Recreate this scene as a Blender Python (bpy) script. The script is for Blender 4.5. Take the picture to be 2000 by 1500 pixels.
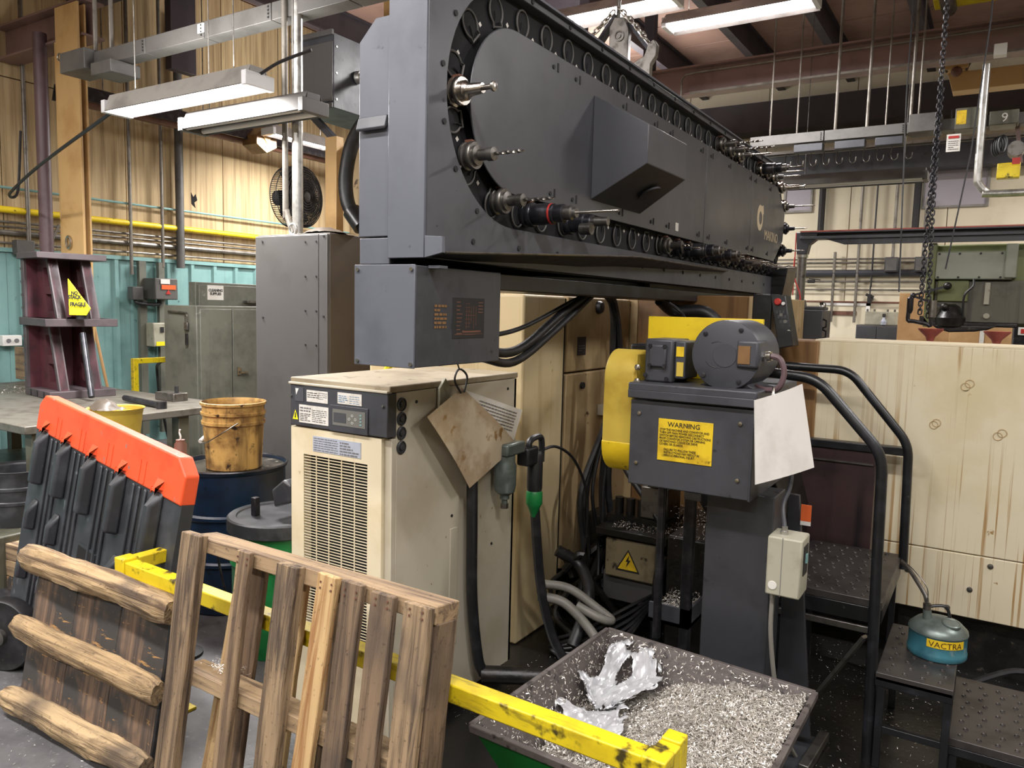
import bpy, math, random
from mathutils import Vector, Matrix, noise as mnoise
random.seed(7)
for o in list(bpy.data.objects): bpy.data.objects.remove(o)
scn = bpy.context.scene
COL = scn.collection

# ------------------------------------------------------------------ camera
cam_d = bpy.data.cameras.new('camera'); cam = bpy.data.objects.new('camera', cam_d); COL.objects.link(cam)
cam_d.sensor_width = 36.0; cam_d.lens = 27.0; cam_d.clip_start = 0.05; cam_d.clip_end = 100
rows = ((0.84533303, -0.07348592, 0.52916149), (0.53369107, 0.07128053, -0.84267012), (0.02420548, 0.99474565, 0.09947456))
cam.matrix_world = Matrix.Translation((0, 0, 1.6)) @ Matrix(rows).to_4x4()
scn.camera = cam

# ------------------------------------------------------------------ world, exposure
w = bpy.data.worlds.new('world'); scn.world = w; w.use_nodes = True
w.node_tree.nodes['Background'].inputs[0].default_value = (0.9, 0.92, 1.0, 1)
w.node_tree.nodes['Background'].inputs[1].default_value = 0.05
vs = scn.view_settings
vs.view_transform = 'Standard'; vs.look = 'None'; vs.gamma = 1.0; vs.use_curve_mapping = False
vs.exposure = 0.45
LAMP_W = 66.0          # watts of light per shop fixture

# ------------------------------------------------------------------ materials
def lin(h):
    h = h.lstrip('#'); o = []
    for i in (0, 2, 4):
        c = int(h[i:i+2], 16) / 255.0
        o.append(c/12.92 if c <= 0.04045 else ((c+0.055)/1.055)**2.4)
    return (*o, 1.0)
class NT:
    def __init__(s, name):
        s.m = bpy.data.materials.new(name); s.m.use_nodes = True; s.t = s.m.node_tree
        s.b = s.t.nodes['Principled BSDF']
    def n(s, typ, **k):
        d = s.t.nodes.new(typ)
        for a, v in k.items(): setattr(d, a, v)
        return d
    def l(s, a, b): s.t.links.new(a, b)
    def coord(s, kind, scale=(1, 1, 1), rot=(0, 0, 0)):
        if kind == 'P': src = s.n('ShaderNodeNewGeometry').outputs['Position']
        else: src = s.n('ShaderNodeTexCoord').outputs['Object']
        mp = s.n('ShaderNodeMapping'); mp.inputs['Scale'].default_value = scale; mp.inputs['Rotation'].default_value = rot
        s.l(src, mp.inputs['Vector']); return mp.outputs[0]
    def noise(s, vec, sc, det=4, rough=.55, dist=0):
        d = s.n('ShaderNodeTexNoise'); d.inputs['Scale'].default_value = sc; d.inputs['Detail'].default_value = det
        d.inputs['Roughness'].default_value = rough; d.inputs['Distortion'].default_value = dist
        s.l(vec, d.inputs['Vector']); return d.outputs['Fac']
    def ramp(s, fac, a, b):
        d = s.n('ShaderNodeMapRange'); d.interpolation_type = 'SMOOTHSTEP'
        d.inputs['From Min'].default_value = a; d.inputs['From Max'].default_value = b
        s.l(fac, d.inputs['Value']); return d.outputs[0]
    def math(s, op, a, b):
        d = s.n('ShaderNodeMath', operation=op)
        for i, x in enumerate((a, b)):
            if isinstance(x, (int, float)): d.inputs[i].default_value = x
            else: s.l(x, d.inputs[i])
        return d.outputs[0]
    def mix(s, fac, a, b):
        d = s.n('ShaderNodeMix', data_type='RGBA')
        for i, x in ((0, fac), (6, a), (7, b)):
            if isinstance(x, (int, float, tuple)): d.inputs[i].default_value = x
            else: s.l(x, d.inputs[i])
        return d.outputs[2]
    def bump(s, h, strength, dist=.01):
        d = s.n('ShaderNodeBump'); d.inputs['Strength'].default_value = strength; d.inputs['Distance'].default_value = dist
        s.l(h, d.inputs['Height']); s.l(d.outputs[0], s.b.inputs['Normal'])
MATS = {}
def mat(name, c, r=.5, m=0, c2=None, amt=(.45, .7), sc=4, streak=None, sa=(.5, .72), ss=(14, 14, .7), spot=None, spa=(.62, .7), spsc=30, bump=0, bsc=60, coord='P', rv=.12, coat=0):
    """paint or metal with blotches (c2), vertical runs (streak) and small marks (spot)"""
    k = NT(name); col = lin(c)
    v = k.coord(coord)
    n1 = k.noise(v, sc, 5, .6)
    if c2: col = k.mix(k.ramp(n1, *amt), col, lin(c2))
    if streak:
        n2 = k.noise(k.coord(coord, ss), 1.0, 4, .6, .4)
        n3 = k.noise(v, 1.7, 2)
        f = k.math('MULTIPLY', k.ramp(n2, *sa), k.ramp(n3, .3, .65))
        col = k.mix(f, col, lin(streak))
    if spot:
        n4 = k.noise(v, spsc, 3, .6)
        col = k.mix(k.ramp(n4, *spa), col, lin(spot))
    if isinstance(col, tuple): k.b.inputs['Base Color'].default_value = col
    else: k.l(col, k.b.inputs['Base Color'])
    k.b.inputs['Metallic'].default_value = m
    rr = k.math('ADD', k.math('MULTIPLY', n1, rv*2), r - rv)
    k.l(rr, k.b.inputs['Roughness'])
    if coat: k.b.inputs['Coat Weight'].default_value = coat; k.b.inputs['Coat Roughness'].default_value = .15
    if bump: k.bump(k.noise(v, bsc, 3), bump, .004)
    MATS[name] = k.m; return k.m
def plain(name, c, r=.5, m=0):
    k = NT(name); k.b.inputs['Base Color'].default_value = lin(c); k.b.inputs['Roughness'].default_value = r; k.b.inputs['Metallic'].default_value = m
    MATS[name] = k.m; return k.m
def glow(name, c, s):
    k = NT(name); k.b.inputs['Base Color'].default_value = lin(c); k.b.inputs['Emission Color'].default_value = lin(c); k.b.inputs['Emission Strength'].default_value = s
    MATS[name] = k.m; return k.m
def wood(name, a, b, dark, grain=34, knots=True, dirt=.5):
    k = NT(name)
    oi = k.n('ShaderNodeObjectInfo').outputs['Random']
    tc = k.n('ShaderNodeTexCoord').outputs['Object']
    add = k.n('ShaderNodeVectorMath', operation='ADD'); k.l(tc, add.inputs[0])
    cx = k.n('ShaderNodeCombineXYZ'); k.l(k.math('MULTIPLY', oi, 37.0), cx.inputs[0]); k.l(k.math('MULTIPLY', oi, 11.0), cx.inputs[1]); k.l(cx.outputs[0], add.inputs[1])
    mp = k.n('ShaderNodeMapping'); mp.inputs['Scale'].default_value = (1.6, grain, grain); k.l(add.outputs[0], mp.inputs[0])
    g = k.noise(mp.outputs[0], 1.0, 6, .65, .6)
    big = k.noise(add.outputs[0], 3.0, 3)
    base = k.mix(oi, lin(a), lin(b))
    col = k.mix(k.ramp(g, .42, .66), base, lin(dark))
    col = k.mix(k.math('MULTIPLY', k.ramp(big, .48, .72), dirt), col, lin('#4b4038'))
    fine = k.noise(add.outputs[0], 70, 2)
    col = k.mix(k.math('MULTIPLY', k.ramp(fine, .62, .74), .5), col, lin('#2b241e'))
    k.l(col, k.b.inputs['Base Color']); k.b.inputs['Roughness'].default_value = .82
    k.bump(g, .9 if dirt > .7 else .5, .012 if dirt > .7 else .004)
    MATS[name] = k.m; return k.m

mat('mag_gray', '#4c4d52', .42, c2='#414247', sc=5, streak='#5d5f65', sa=(.62, .8), spot='#2a2b2f', spa=(.7, .76), spsc=26)
mat('mag_lit', '#5a5d65', .4, c2='#4f525a', sc=4, streak='#676a72', sa=(.58, .8), spot='#3c3e44', spa=(.68, .76), spsc=18)  # magazine grey made lighter for covers facing the lamps, light put into colour
mat('mag_panel', '#47484c', .38, c2='#3e3f43', sc=3, spot='#26272a', spa=(.72, .78), spsc=20)
mat('track_black', '#0b0b0f', .8, c2='#121218', sc=8)
mat('black_paint', '#17181a', .35, c2='#24252a', sc=10, spot='#3a3a3c', spa=(.68, .74))
mat('dark_gray', '#3f4045', .45, c2='#323338', sc=6, streak='#4d4f54', sa=(.58, .8), spot='#26272b', spa=(.66, .72), spsc=14)
mat('cab_gray', '#504e4d', .45, c2='#484644', sc=3, streak='#4d4945', sa=(.6, .85))
mat('cab_brown', '#4c4339', .5, c2='#423930', sc=3)
mat('olive', '#66675c', .5, c2='#52534b', sc=4, streak='#4c4b43', sa=(.56, .78), spot='#8b8c80', spa=(.7, .78), spsc=7)
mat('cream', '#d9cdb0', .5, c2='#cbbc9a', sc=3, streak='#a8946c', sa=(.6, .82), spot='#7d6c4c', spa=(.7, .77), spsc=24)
mat('cream_shade', '#bdb5a2', .5, c2='#aea58f', sc=3, streak='#8f8163', sa=(.6, .82), spot='#7d6c4c', spa=(.7, .77), spsc=24)  # the cream darkened for chiller sides turned from the lamps, shade in the colour
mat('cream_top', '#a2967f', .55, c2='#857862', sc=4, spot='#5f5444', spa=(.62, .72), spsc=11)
mat('cream_machine', '#d2bf96', .48, c2='#c3ad7e', sc=2.5, streak='#a98c5c', sa=(.54, .8), ss=(16, 16, .5), spot='#7b6240', spa=(.71, .79), spsc=20)
mat('cream_dirty', '#b29b74', .5, c2='#988058', sc=2.5, streak='#7d633e', sa=(.5, .76), ss=(20, 20, .6), spot='#3f2c18', spa=(.64, .73), spsc=9)
mat('cream_wall', '#d6ccb0', .45, c2='#cabd98', sc=2, streak='#a07c48', sa=(.53, .62), ss=(48, 48, .5), spot='#9c7b4a', spa=(.72, .78), spsc=16)
mat('brown_panel', '#7d5c36', .5, c2='#5f4325', sc=4, streak='#4c331b', sa=(.5, .7))
mat('dark_red', '#3a2a2a', .4, c2='#251b1c', sc=5, streak='#181214', sa=(.5, .7))
mat('yellow_paint', '#e2c520', .45, c2='#cfae16', sc=6, spot='#6b5a20', spa=(.63, .72), spsc=16, streak='#b39a2a', sa=(.62, .8))
mat('yellow_guard', '#c4aa44', .5, c2='#b39532', sc=5, spot='#7b6a2c', spa=(.68, .76), spsc=12)
mat('safety_yellow', '#dcc41f', .42, c2='#c4a91a', sc=7, spot='#40381a', spa=(.56, .70), spsc=18, streak='#8c7a20', sa=(.55, .7), ss=(5, 30, 30))
mat('green_bin', '#1d7a34', .42, c2='#14612a', sc=5, spot='#0c2a15', spa=(.62, .72), spsc=12)
mat('bin_inside', '#57504d', .5, c2='#443d3b', sc=6, spot='#2a2524', spa=(.55, .68), spsc=25, bump=.3)
mat('chips', '#e2ddd4', .34, m=.6, c2='#b4ada3', sc=40, coord='P')
mat('chip_bed', '#8d867c', .6, m=.3, c2='#57514a', sc=70, bump=.6, bsc=140)
mat('foil', '#c9cacd', .33, m=.45, c2='#abacb0', sc=9)
mat('steel', '#b4b0a8', .28, m=1, c2='#8c867c', sc=16)
mat('tool_steel', '#bcb6ae', .26, m=1, c2='#8a847b', sc=26)
mat('dull_steel', '#7d7a75', .4, m=.9, c2='#56534e', sc=18)
mat('dark_steel', '#35353a', .35, m=.7, c2='#4b4a4c', sc=20)
mat('galv', '#b9b8b3', .34, m=.85, c2='#8f8e88', sc=14, streak='#6e6454', sa=(.6, .8))
mat('conduit', '#7b766e', .45, m=.5, c2='#5f5a52', sc=9)
mat('stand_gray', '#323337', .45, c2='#28292c', sc=6, streak='#3d3f43', sa=(.58, .8), spot='#1d1e20', spa=(.66, .72), spsc=14)
mat('hv_beige', '#80745a', .5, c2='#5f5540', sc=8, streak='#33291c', sa=(.5, .7), spot='#2a2118', spa=(.6, .7), spsc=14)
mat('purple_pipe', '#5e4a4d', .5, c2='#4f3d40', sc=6)
mat('brown_beam', '#846b66', .5, c2='#735b57', sc=3, streak='#5c4845', sa=(.6, .8))
mat('dark_beam', '#3a3338', .55, c2='#2f292e', sc=3)
mat('tan_column', '#c3a06c', .5, c2='#b08a56', sc=2.5, streak='#8a6a44', sa=(.62, .82))
mat('teal_sheet', '#7aa09d', .5, c2='#6b918e', sc=2, streak='#5a807c', sa=(.52, .74), ss=(9, 9, .35), spot='#4c6663', spa=(.68, .75), spsc=8)
mat('roof_deck', '#9a7b6d', .7, c2='#876a5e', sc=1.6, streak='#6a5148', sa=(.55, .75), ss=(1, 9, 1))
mat('white_wall', '#d8cfb6', .6, c2='#cbc0a4', sc=1.5, streak='#a99c7e', sa=(.6, .82), ss=(5, 5, .3))
mat('plain_wall', '#b9ad94', .7, c2='#a89b80', sc=1)
mat('blue_drum', '#0e2238', .4, c2='#091726', sc=5, spot='#0a1420', spa=(.62, .7))
mat('drum_lid', '#37352f', .18, c2='#57524a', sc=14, rv=.1, spot='#8c867a', spa=(.64, .7), spsc=20)
mat('green_drum', '#167a3c', .42, c2='#0f5c2c', sc=5)
mat('lid_black', '#2f3134', .4, c2='#45474a', sc=9)
mat('bucket', '#c09a58', .5, c2='#6a4a22', amt=(.42, .66), sc=6, streak='#3a2610', sa=(.46, .7), spot='#2a1b0c', spa=(.6, .7), spsc=16)
mat('pallet_black', '#303236', .42, c2='#424449', sc=7, spot='#6b6d70', spa=(.66, .74), spsc=9)
mat('pallet_orange', '#e4552c', .5, c2='#cf4822', sc=6, spot='#7c6c66', spa=(.66, .73), spsc=16)
mat('casting', '#4a4144', .5, c2='#3c3437', sc=6)
mat('casting_red', '#4c2029', .6, c2='#35141b', sc=6)
mat('bench_steel', '#77736a', .45, m=.4, c2='#5c574e', sc=9)
mat('green_machine', '#6d7447', .45, c2='#5a6039', sc=4, streak='#3f4329', sa=(.58, .78))
mat('green_grey', '#8c9182', .45, c2='#7c816f', sc=3)
mat('machine_grime', '#5c5a4c', .4, c2='#47463a', sc=5, streak='#33322a', sa=(.5, .7))
mat('busway', '#5d5b58', .5, m=.2, c2='#4e4c49', sc=4)
mat('reflector', '#8f8c86', .4, c2='#75726c', sc=4)
mat('rubber', '#1b1b1d', .45, c2='#2c2c2e', sc=14, spot='#47443f', spa=(.68, .76))
mat('grimy_black', '#141312', .35, c2='#211e1b', sc=12, spot='#4a443d', spa=(.66, .73), spsc=24, bump=.5, bsc=50)
mat('gray_hose', '#77746c', .5, c2='#5c5952', sc=10)
mat('paper', '#dcd9d2', .6, c2='#cfcac0', sc=5)
mat('sleeve_dirty', '#c2b39b', .2, c2='#a8947a', sc=5, amt=(.4, .6), spot='#8a6a42', spa=(.6, .7), spsc=12, rv=.1)
mat('sleeve_clear', '#dedbd6', .18, c2='#cfcbc4', sc=5, rv=.1)
mat('label_white', '#d6d3cc', .5, c2='#c6c2b8', sc=30)
mat('label_blue', '#aab0bd', .5, c2='#9aa1b0', sc=30)
plain('ink', '#1c1b1c', .6); plain('ink_grey', '#6d6c6e', .6); plain('ink_blue', '#5f86a8', .6)
mat('sign_yellow', '#dcbb26', .45, c2='#c09c1b', sc=12, spot='#6b5414', spa=(.62, .72), spsc=18)
plain('bright_yellow', '#e9df20', .5); plain('logo_tan', '#d3c2a2', .5); plain('red', '#b4312b', .45); plain('orange_label', '#d9622c', .5)
plain('white_mark', '#dcdbd6', .5); plain('void', '#050505', .9); plain('bulb_end', '#cfcfcf', .4); plain('lens_grey', '#6f6e69', .3)
mat('oil_can', '#3d7482', .35, c2='#2b5563', sc=9, spot='#7e8a88', spa=(.6, .7), spsc=14, m=.2)
mat('can_grey', '#68726e', .35, c2='#4f5855', sc=12, m=.4)
mat('tread', '#45413f', .4, m=.4, c2='#322e2d', sc=8, spot='#8c8882', spa=(.7, .75), spsc=40)
mat('ctl_box', '#a3a08e', .5, c2='#8d8a78', sc=7, spot='#6a6757', spa=(.66, .73), spsc=16)
mat('cardboard', '#c09a6b', .7, c2='#ad8859', sc=3)
mat('rust_brown', '#6b4636', .6, c2='#57372a', sc=10)
mat('red_funnel', '#a8584c', .55, c2='#8d463b', sc=8)
plain('clear_pane', '#a9a3ac', .25)
wood('pallet_wood', '#a88f6e', '#705b48', '#46382d', dirt=.75)
wood('fresh_wood', '#c9ad80', '#bf9f6e', '#94693f', dirt=.2)
wood('log_wood', '#bda37c', '#a98d66', '#5a4632', grain=34, dirt=.9)
wood('beam_wood', '#a58d6c', '#8f7658', '#584638')
# skid face: dark paint worn through to the boards
k = NT('skid_board')
v = k.coord('O', (2, 40, 14))
g = k.noise(v, 1.0, 5, .6, .3); worn = k.noise(k.coord('O', (34, 7, 5)), 1.0, 6, .72, .2)
col = k.mix(k.ramp(g, .36, .62), lin('#7a6350'), lin('#463d38'))
col = k.mix(k.ramp(k.noise(k.coord('O', (6, 5, 5)), 1., 3), .45, .6), col, lin('#3d3a38'))
col = k.mix(k.ramp(worn, .60, .65), col, lin('#a98250'))
k.l(col, k.b.inputs['Base Color']); k.b.inputs['Roughness'].default_value = .75; k.bump(g, .4, .004); MATS['skid_board'] = k.m
# plywood sheets of the building wall
k = NT('plywood')
g = k.noise(k.coord('P', (5, 16, .55)), 1.0, 6, .65, .5); big = k.noise(k.coord('P'), .7, 3)
run = k.noise(k.coord('P', (1, 34, .4)), 1.0, 3, .6)
col = k.mix(k.ramp(g, .38, .68), lin('#c2ab82'), lin('#9c8460'))
col = k.mix(k.math('MULTIPLY', k.ramp(run, .55, .7), .55), col, lin('#6f5a3e'))
col = k.mix(k.math('MULTIPLY', k.ramp(big, .5, .75), .5), col, lin('#8b7353'))
k.l(col, k.b.inputs['Base Color']); k.b.inputs['Roughness'].default_value = .75; MATS['plywood'] = k.m
# floor: concrete, soaked black with oil around the machine
k = NT('floor_concrete')
sep = k.n('ShaderNodeSeparateXYZ'); k.l(k.n('ShaderNodeNewGeometry').outputs['Position'], sep.inputs[0])
n = k.noise(k.coord('P'), 1.6, 5, .6); fine = k.noise(k.coord('P'), 45, 3, .6); mid = k.noise(k.coord('P'), 7, 4, .6)
col = k.mix(k.ramp(mid, .35, .7), lin('#5e5d5e'), lin('#4b4a4c'))
col = k.mix(k.math('MULTIPLY', k.ramp(fine, .6, .72), .5), col, lin('#8e8d8b'))
d = k.math('ADD', k.math('ADD', sep.outputs[0], 2.15), k.math('MULTIPLY', k.math('SUBTRACT', n, .5), .9))
far = k.math('SUBTRACT', 5.2, sep.outputs[1])
oil = k.math('MULTIPLY', k.ramp(d, -.25, .25), k.ramp(far, -.2, .3))
col = k.mix(oil, col, lin('#161514'))
k.l(col, k.b.inputs['Base Color'])
rr = k.mix(oil, (.62, .62, .62, 1), (.3, .3, .3, 1)); k.l(rr, k.b.inputs['Roughness'])
k.bump(fine, .25, .004); MATS['floor_concrete'] = k.m
glow('tube_lit', '#fff6fb', 14.0)

# ------------------------------------------------------------------ mesh builder
ORG = {}
def cat_rom(p, k):
    p = [Vector(q) for q in p]
    if len(p) < 3 or k < 2: return p
    out = []
    for i in range(len(p)-1):
        a = p[i-1] if i else p[0]*2-p[1]; b = p[i]; c = p[i+1]; d = p[i+2] if i+2 < len(p) else p[-1]*2-p[-2]
        for j in range(k):
            t = j/k
            out.append(.5*((2*b)+(c-a)*t+(2*a-5*b+4*c-d)*t*t+(3*b-a-3*c+d)*t**3))
    out.append(p[-1]); return out
def frame(ax):
    ax = ax.normalized(); h = Vector((0, 0, 1)) if abs(ax.z) < .9 else Vector((1, 0, 0))
    u = ax.cross(h).normalized(); return u, ax.cross(u).normalized()
class B:
    def __init__(s): s.v = []; s.f = []
    def add(s, vs, fs):
        o = len(s.v); s.v += [tuple(q) for q in vs]; s.f += [tuple(i+o for i in f) for f in fs]; return s
    def box(s, x0, x1, y0, y1, z0, z1):
        return s.add([(x0,y0,z0),(x1,y0,z0),(x1,y1,z0),(x0,y1,z0),(x0,y0,z1),(x1,y0,z1),(x1,y1,z1),(x0,y1,z1)],
                     [(0,3,2,1),(4,5,6,7),(0,1,5,4),(1,2,6,5),(2,3,7,6),(3,0,4,7)])
    def ob(s, c, size, R=None):
        R = R or Matrix.Identity(3); c = Vector(c); h = Vector(size)/2
        vs = [c+R@Vector((a*h.x, b*h.y, d*h.z)) for d in (-1, 1) for a, b in ((-1,-1),(1,-1),(1,1),(-1,1))]
        return s.add(vs, [(0,3,2,1),(4,5,6,7),(0,1,5,4),(1,2,6,5),(2,3,7,6),(3,0,4,7)])
    def bar(s, p0, p1, wd, ht=None, up=(0, 0, 1)):
        p0, p1 = Vector(p0), Vector(p1); a = (p1-p0); L = a.length; a.normalize(); up = Vector(up)
        if abs(a.dot(up)) > .95: up = Vector((0, 1, 0))
        y = up.cross(a).normalized(); z = a.cross(y)
        return s.ob((p0+p1)/2, (L, wd, ht or wd), Matrix((a, y, z)).transposed())
    def cyl(s, p0, p1, r0, r1=None, n=16, cap=True):
        p0, p1 = Vector(p0), Vector(p1); r1 = r0 if r1 is None else r1; u, w_ = frame(p1-p0)
        vs = []
        for p, r in ((p0, r0), (p1, r1)):
            for i in range(n):
                t = 2*math.pi*i/n; vs.append(p+r*(math.cos(t)*u+math.sin(t)*w_))
        fs = [(i, (i+1) % n, n+(i+1) % n, n+i) for i in range(n)]
        if cap: fs += [tuple(range(n))[::-1], tuple(range(n, 2*n))]
        return s.add(vs, fs)
    def lathe(s, o, ax, prof, n=24):
        o = Vector(o); ax = Vector(ax).normalized(); u, w_ = frame(ax); vs = []; fs = []
        for r, h in prof:
            for i in range(n):
                t = 2*math.pi*i/n; vs.append(o+ax*h+max(r, 1e-4)*(math.cos(t)*u+math.sin(t)*w_))
        m = len(prof)
        for j in range(m-1):
            for i in range(n): fs.append((j*n+i, j*n+(i+1) % n, (j+1)*n+(i+1) % n, (j+1)*n+i))
        fs += [tuple(range(n))[::-1], tuple(range((m-1)*n, m*n))]
        return s.add(vs, fs)
    def tube(s, pts, r, n=8, k=1, closed=False):
        p = cat_rom(pts, k) if not closed else [Vector(q) for q in pts]; m = len(p); vs = []; fs = []
        t0 = (p[1]-p[0]).normalized(); u, _ = frame(t0)
        for i, q in enumerate(p):
            if closed: t = (p[(i+1) % m]-p[i-1])
            else: t = (p[min(i+1, m-1)]-p[max(i-1, 0)])
            t.normalize(); u = (u-t*u.dot(t)); u.normalize(); w_ = t.cross(u)
            rr = r[i] if isinstance(r, list) else r
            for j in range(n):
                a = 2*math.pi*j/n; vs.append(q+rr*(math.cos(a)*u+math.sin(a)*w_))
        for i in range(m if closed else m-1):
            for j in range(n):
                a, b = i*n, ((i+1) % m)*n; fs.append((a+j, a+(j+1) % n, b+(j+1) % n, b+j))
        if not closed: fs += [tuple(range(n))[::-1], tuple(range((m-1)*n, m*n))]
        return s.add(vs, fs)
    def prism(s, poly, ax, a, b):
        n = len(poly)
        mk = {'x': lambda p, t: (t, p[0], p[1]), 'y': lambda p, t: (p[0], t, p[1]), 'z': lambda p, t: (p[0], p[1], t)}[ax]
        vs = [mk(p, a) for p in poly]+[mk(p, b) for p in poly]
        fs = [tuple(range(n)), tuple(range(n, 2*n))[::-1]]+[(i, n+i, n+(i+1) % n, (i+1) % n) for i in range(n)]
        return s.add(vs, fs)
    def poly(s, pts): return s.add(pts, [tuple(range(len(pts)))])
    def sphere(s, c, r, n=12, m=8, sz=1.0):
        return s.lathe((c[0], c[1], c[2]), (0, 0, 1), [(r*math.sin(math.pi*i/m), -r*sz*math.cos(math.pi*i/m)) for i in range(m+1)], n)
    def grid(s, fn, nu, nv):
        vs = [fn(i/nu, j/nv) for j in range(nv+1) for i in range(nu+1)]
        fs = [(j*(nu+1)+i, j*(nu+1)+i+1, (j+1)*(nu+1)+i+1, (j+1)*(nu+1)+i) for j in range(nv) for i in range(nu)]
        return s.add(vs, fs)
    def mesh(s, name, off=Vector()):
        me = bpy.data.meshes.new(name)
        me.from_pydata([(q[0]-off.x, q[1]-off.y, q[2]-off.z) for q in s.v], [], s.f)
        me.validate(); return me
    def build(s, name, m, parent=None, bev=0, seg=2, fix=True, base=None, stuff=False, raw=False):
        if raw: off = Vector()
        elif parent is not None: off = ORG.get(parent.name, Vector())
        elif base is not None: off = Vector(base)
        else:
            xs, ys, zs = zip(*s.v); off = Vector(((min(xs)+max(xs))/2, (min(ys)+max(ys))/2, min(zs)))
        me = s.mesh(name, off)
        if fix:
            import bmesh
            bm = bmesh.new(); bm.from_mesh(me); bmesh.ops.recalc_face_normals(bm, faces=bm.faces); bm.to_mesh(me); bm.free()
        me.materials.append(MATS[m]); me.shade_smooth(); me.set_sharp_from_angle(angle=math.radians(38))
        o = bpy.data.objects.new(name, me); COL.objects.link(o)
        if parent is not None: o.parent = parent
        else: o.location = off
        ORG[o.name] = off
        if bev:
            bv = o.modifiers.new('bevel', 'BEVEL'); bv.width = bev; bv.segments = seg; bv.limit_method = 'ANGLE'; bv.angle_limit = math.radians(40)
        if stuff: o['kind'] = 'stuff'
        return o
def tag(o, label, cat, group=None):
    o['label'] = label; o['category'] = cat
    if group: o['group'] = group
    return o
def thing(name, label, cat, loc=(0, 0, 0), group=None, local=False):
    o = bpy.data.objects.new(name, None); COL.objects.link(o); o.empty_display_size = .05
    o.location = loc; ORG[o.name] = Vector() if local else Vector(loc)
    return tag(o, label, cat, group)
def struct(o):
    o['kind'] = 'structure'; return o
def inst(o, parent, loc=None, rot=None, name=None):
    c = o.copy(); c.name = name or o.name.split('.')[0]; COL.objects.link(c); c.parent = parent
    if loc is not None: c.location = loc
    if rot is not None: c.rotation_euler = rot
    ORG[c.name] = ORG.get(o.name, Vector()); return c
def copy_tree(o, parent=None):
    c = o.copy(); COL.objects.link(c); c.parent = parent
    for ch in list(o.children): copy_tree(ch, c)
    return c
def text(s, size, m, parent, at, xd, yd, name='lettering', align='LEFT', ls=1.0, wx=1.0, lift=.0012, bold=0):
    cu = bpy.data.curves.new(name, 'FONT'); cu.body = s; cu.size = size; cu.align_x = align; cu.space_line = ls; cu.resolution_u = 2; cu.extrude = .0004; cu.offset = bold
    tmp = bpy.data.objects.new('tmp_text', cu); COL.objects.link(tmp)
    me = bpy.data.meshes.new_from_object(tmp.evaluated_get(bpy.context.evaluated_depsgraph_get()))
    bpy.data.objects.remove(tmp); bpy.data.curves.remove(cu)
    xd = Vector(xd).normalized(); yd = Vector(yd).normalized(); nn = xd.cross(yd); at = Vector(at)
    off = ORG.get(parent.name, Vector()) if parent is not None else at
    for vv in me.vertices: vv.co = at+xd*vv.co.x*wx+yd*vv.co.y+nn*(vv.co.z+lift)-off
    me.name = name; me.materials.clear(); me.materials.append(MATS[m])
    o = bpy.data.objects.new(name, me); COL.objects.link(o); o.parent = parent
    ORG[o.name] = off; return o
def lines_block(parent, m, at, xd, yd, wd, rows_, pitch, th, seed=1, name='printed_lines'):
    """rows of broken strokes: print too small to read"""
    rnd = random.Random(seed); b = B(); xd = Vector(xd).normalized(); yd = Vector(yd).normalized(); nn = xd.cross(yd); at = Vector(at)
    for i in range(rows_):
        x = 0
        end = wd*(1 if rnd.random() < .75 else rnd.uniform(.4, .9))
        while x < end-.003:
            l = min(rnd.uniform(.006, .02), end-x)
            p = at+xd*x-yd*pitch*i+nn*.0008
            b.poly([p, p+xd*l, p+xd*l-yd*th, p-yd*th]); x += l+rnd.uniform(.002, .004)
    return b.build(name, m, parent, fix=False, stuff=True)
XA, YA, ZA = Vector((1, 0, 0)), Vector((0, 1, 0)), Vector((0, 0, 1))

# ================================================================== the building
struct(B().box(-8.2, 6.2, -6.2, 12.2, -.12, 0).build('floor', 'floor_concrete'))
wl = struct(B().box(-8.2, -8.03, -6.2, 12.2, 0, 5.25).build('wall_left', 'brown_panel', base=(0, 0, 0)))
y = -6.1
pan = B().box(-8.03, -8.0, 0, 1.212, 2.0, 3.62).build('panel', 'plywood', wl, .003)
pan2 = B().box(-8.03, -8.0, 0, 1.212, 3.63, 5.2).build('panel', 'plywood', wl, .003)
while y < 12:
    for p in (pan, pan2):
        c = p if y < -6 else inst(p, wl)
        c.location = (0, y, 0)
    y += 1.22
def teal(y0):
    b = B(); pr = []
    for i in range(4):
        q = i*.305
        pr += [(q, 0), (q+.11, 0), (q+.13, .028), (q+.17, .028), (q+.19, 0)]
    pr.append((1.218, 0)); vs = []
    for q, d in pr: vs += [(-7.99+d, q, 0), (-7.99+d, q, 2.03)]
    return b.add(vs, [(2*i, 2*i+2, 2*i+3, 2*i+1) for i in range(len(pr)-1)])
ts = teal(0).build('wall_sheet', 'teal_sheet', wl, fix=False); yy = -6.1; first = True
while yy < 12:
    c = ts if first else inst(ts, wl)
    c.location = (0, yy, 0); first = False; yy += 1.22
B().box(-8.0, -7.955, -6.1, 12, 2.005, 2.045).build('ledge_trim', 'teal_sheet', wl)
hp = [(5.66, 2.83), (5.69, 2.78), (5.72, 2.82), (5.74, 2.75), (5.70, 2.72), (5.715, 2.66), (5.665, 2.70)]
B().prism(hp, 'x', -8.01, -7.996).build('torn_hole', 'void', wl)

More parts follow.
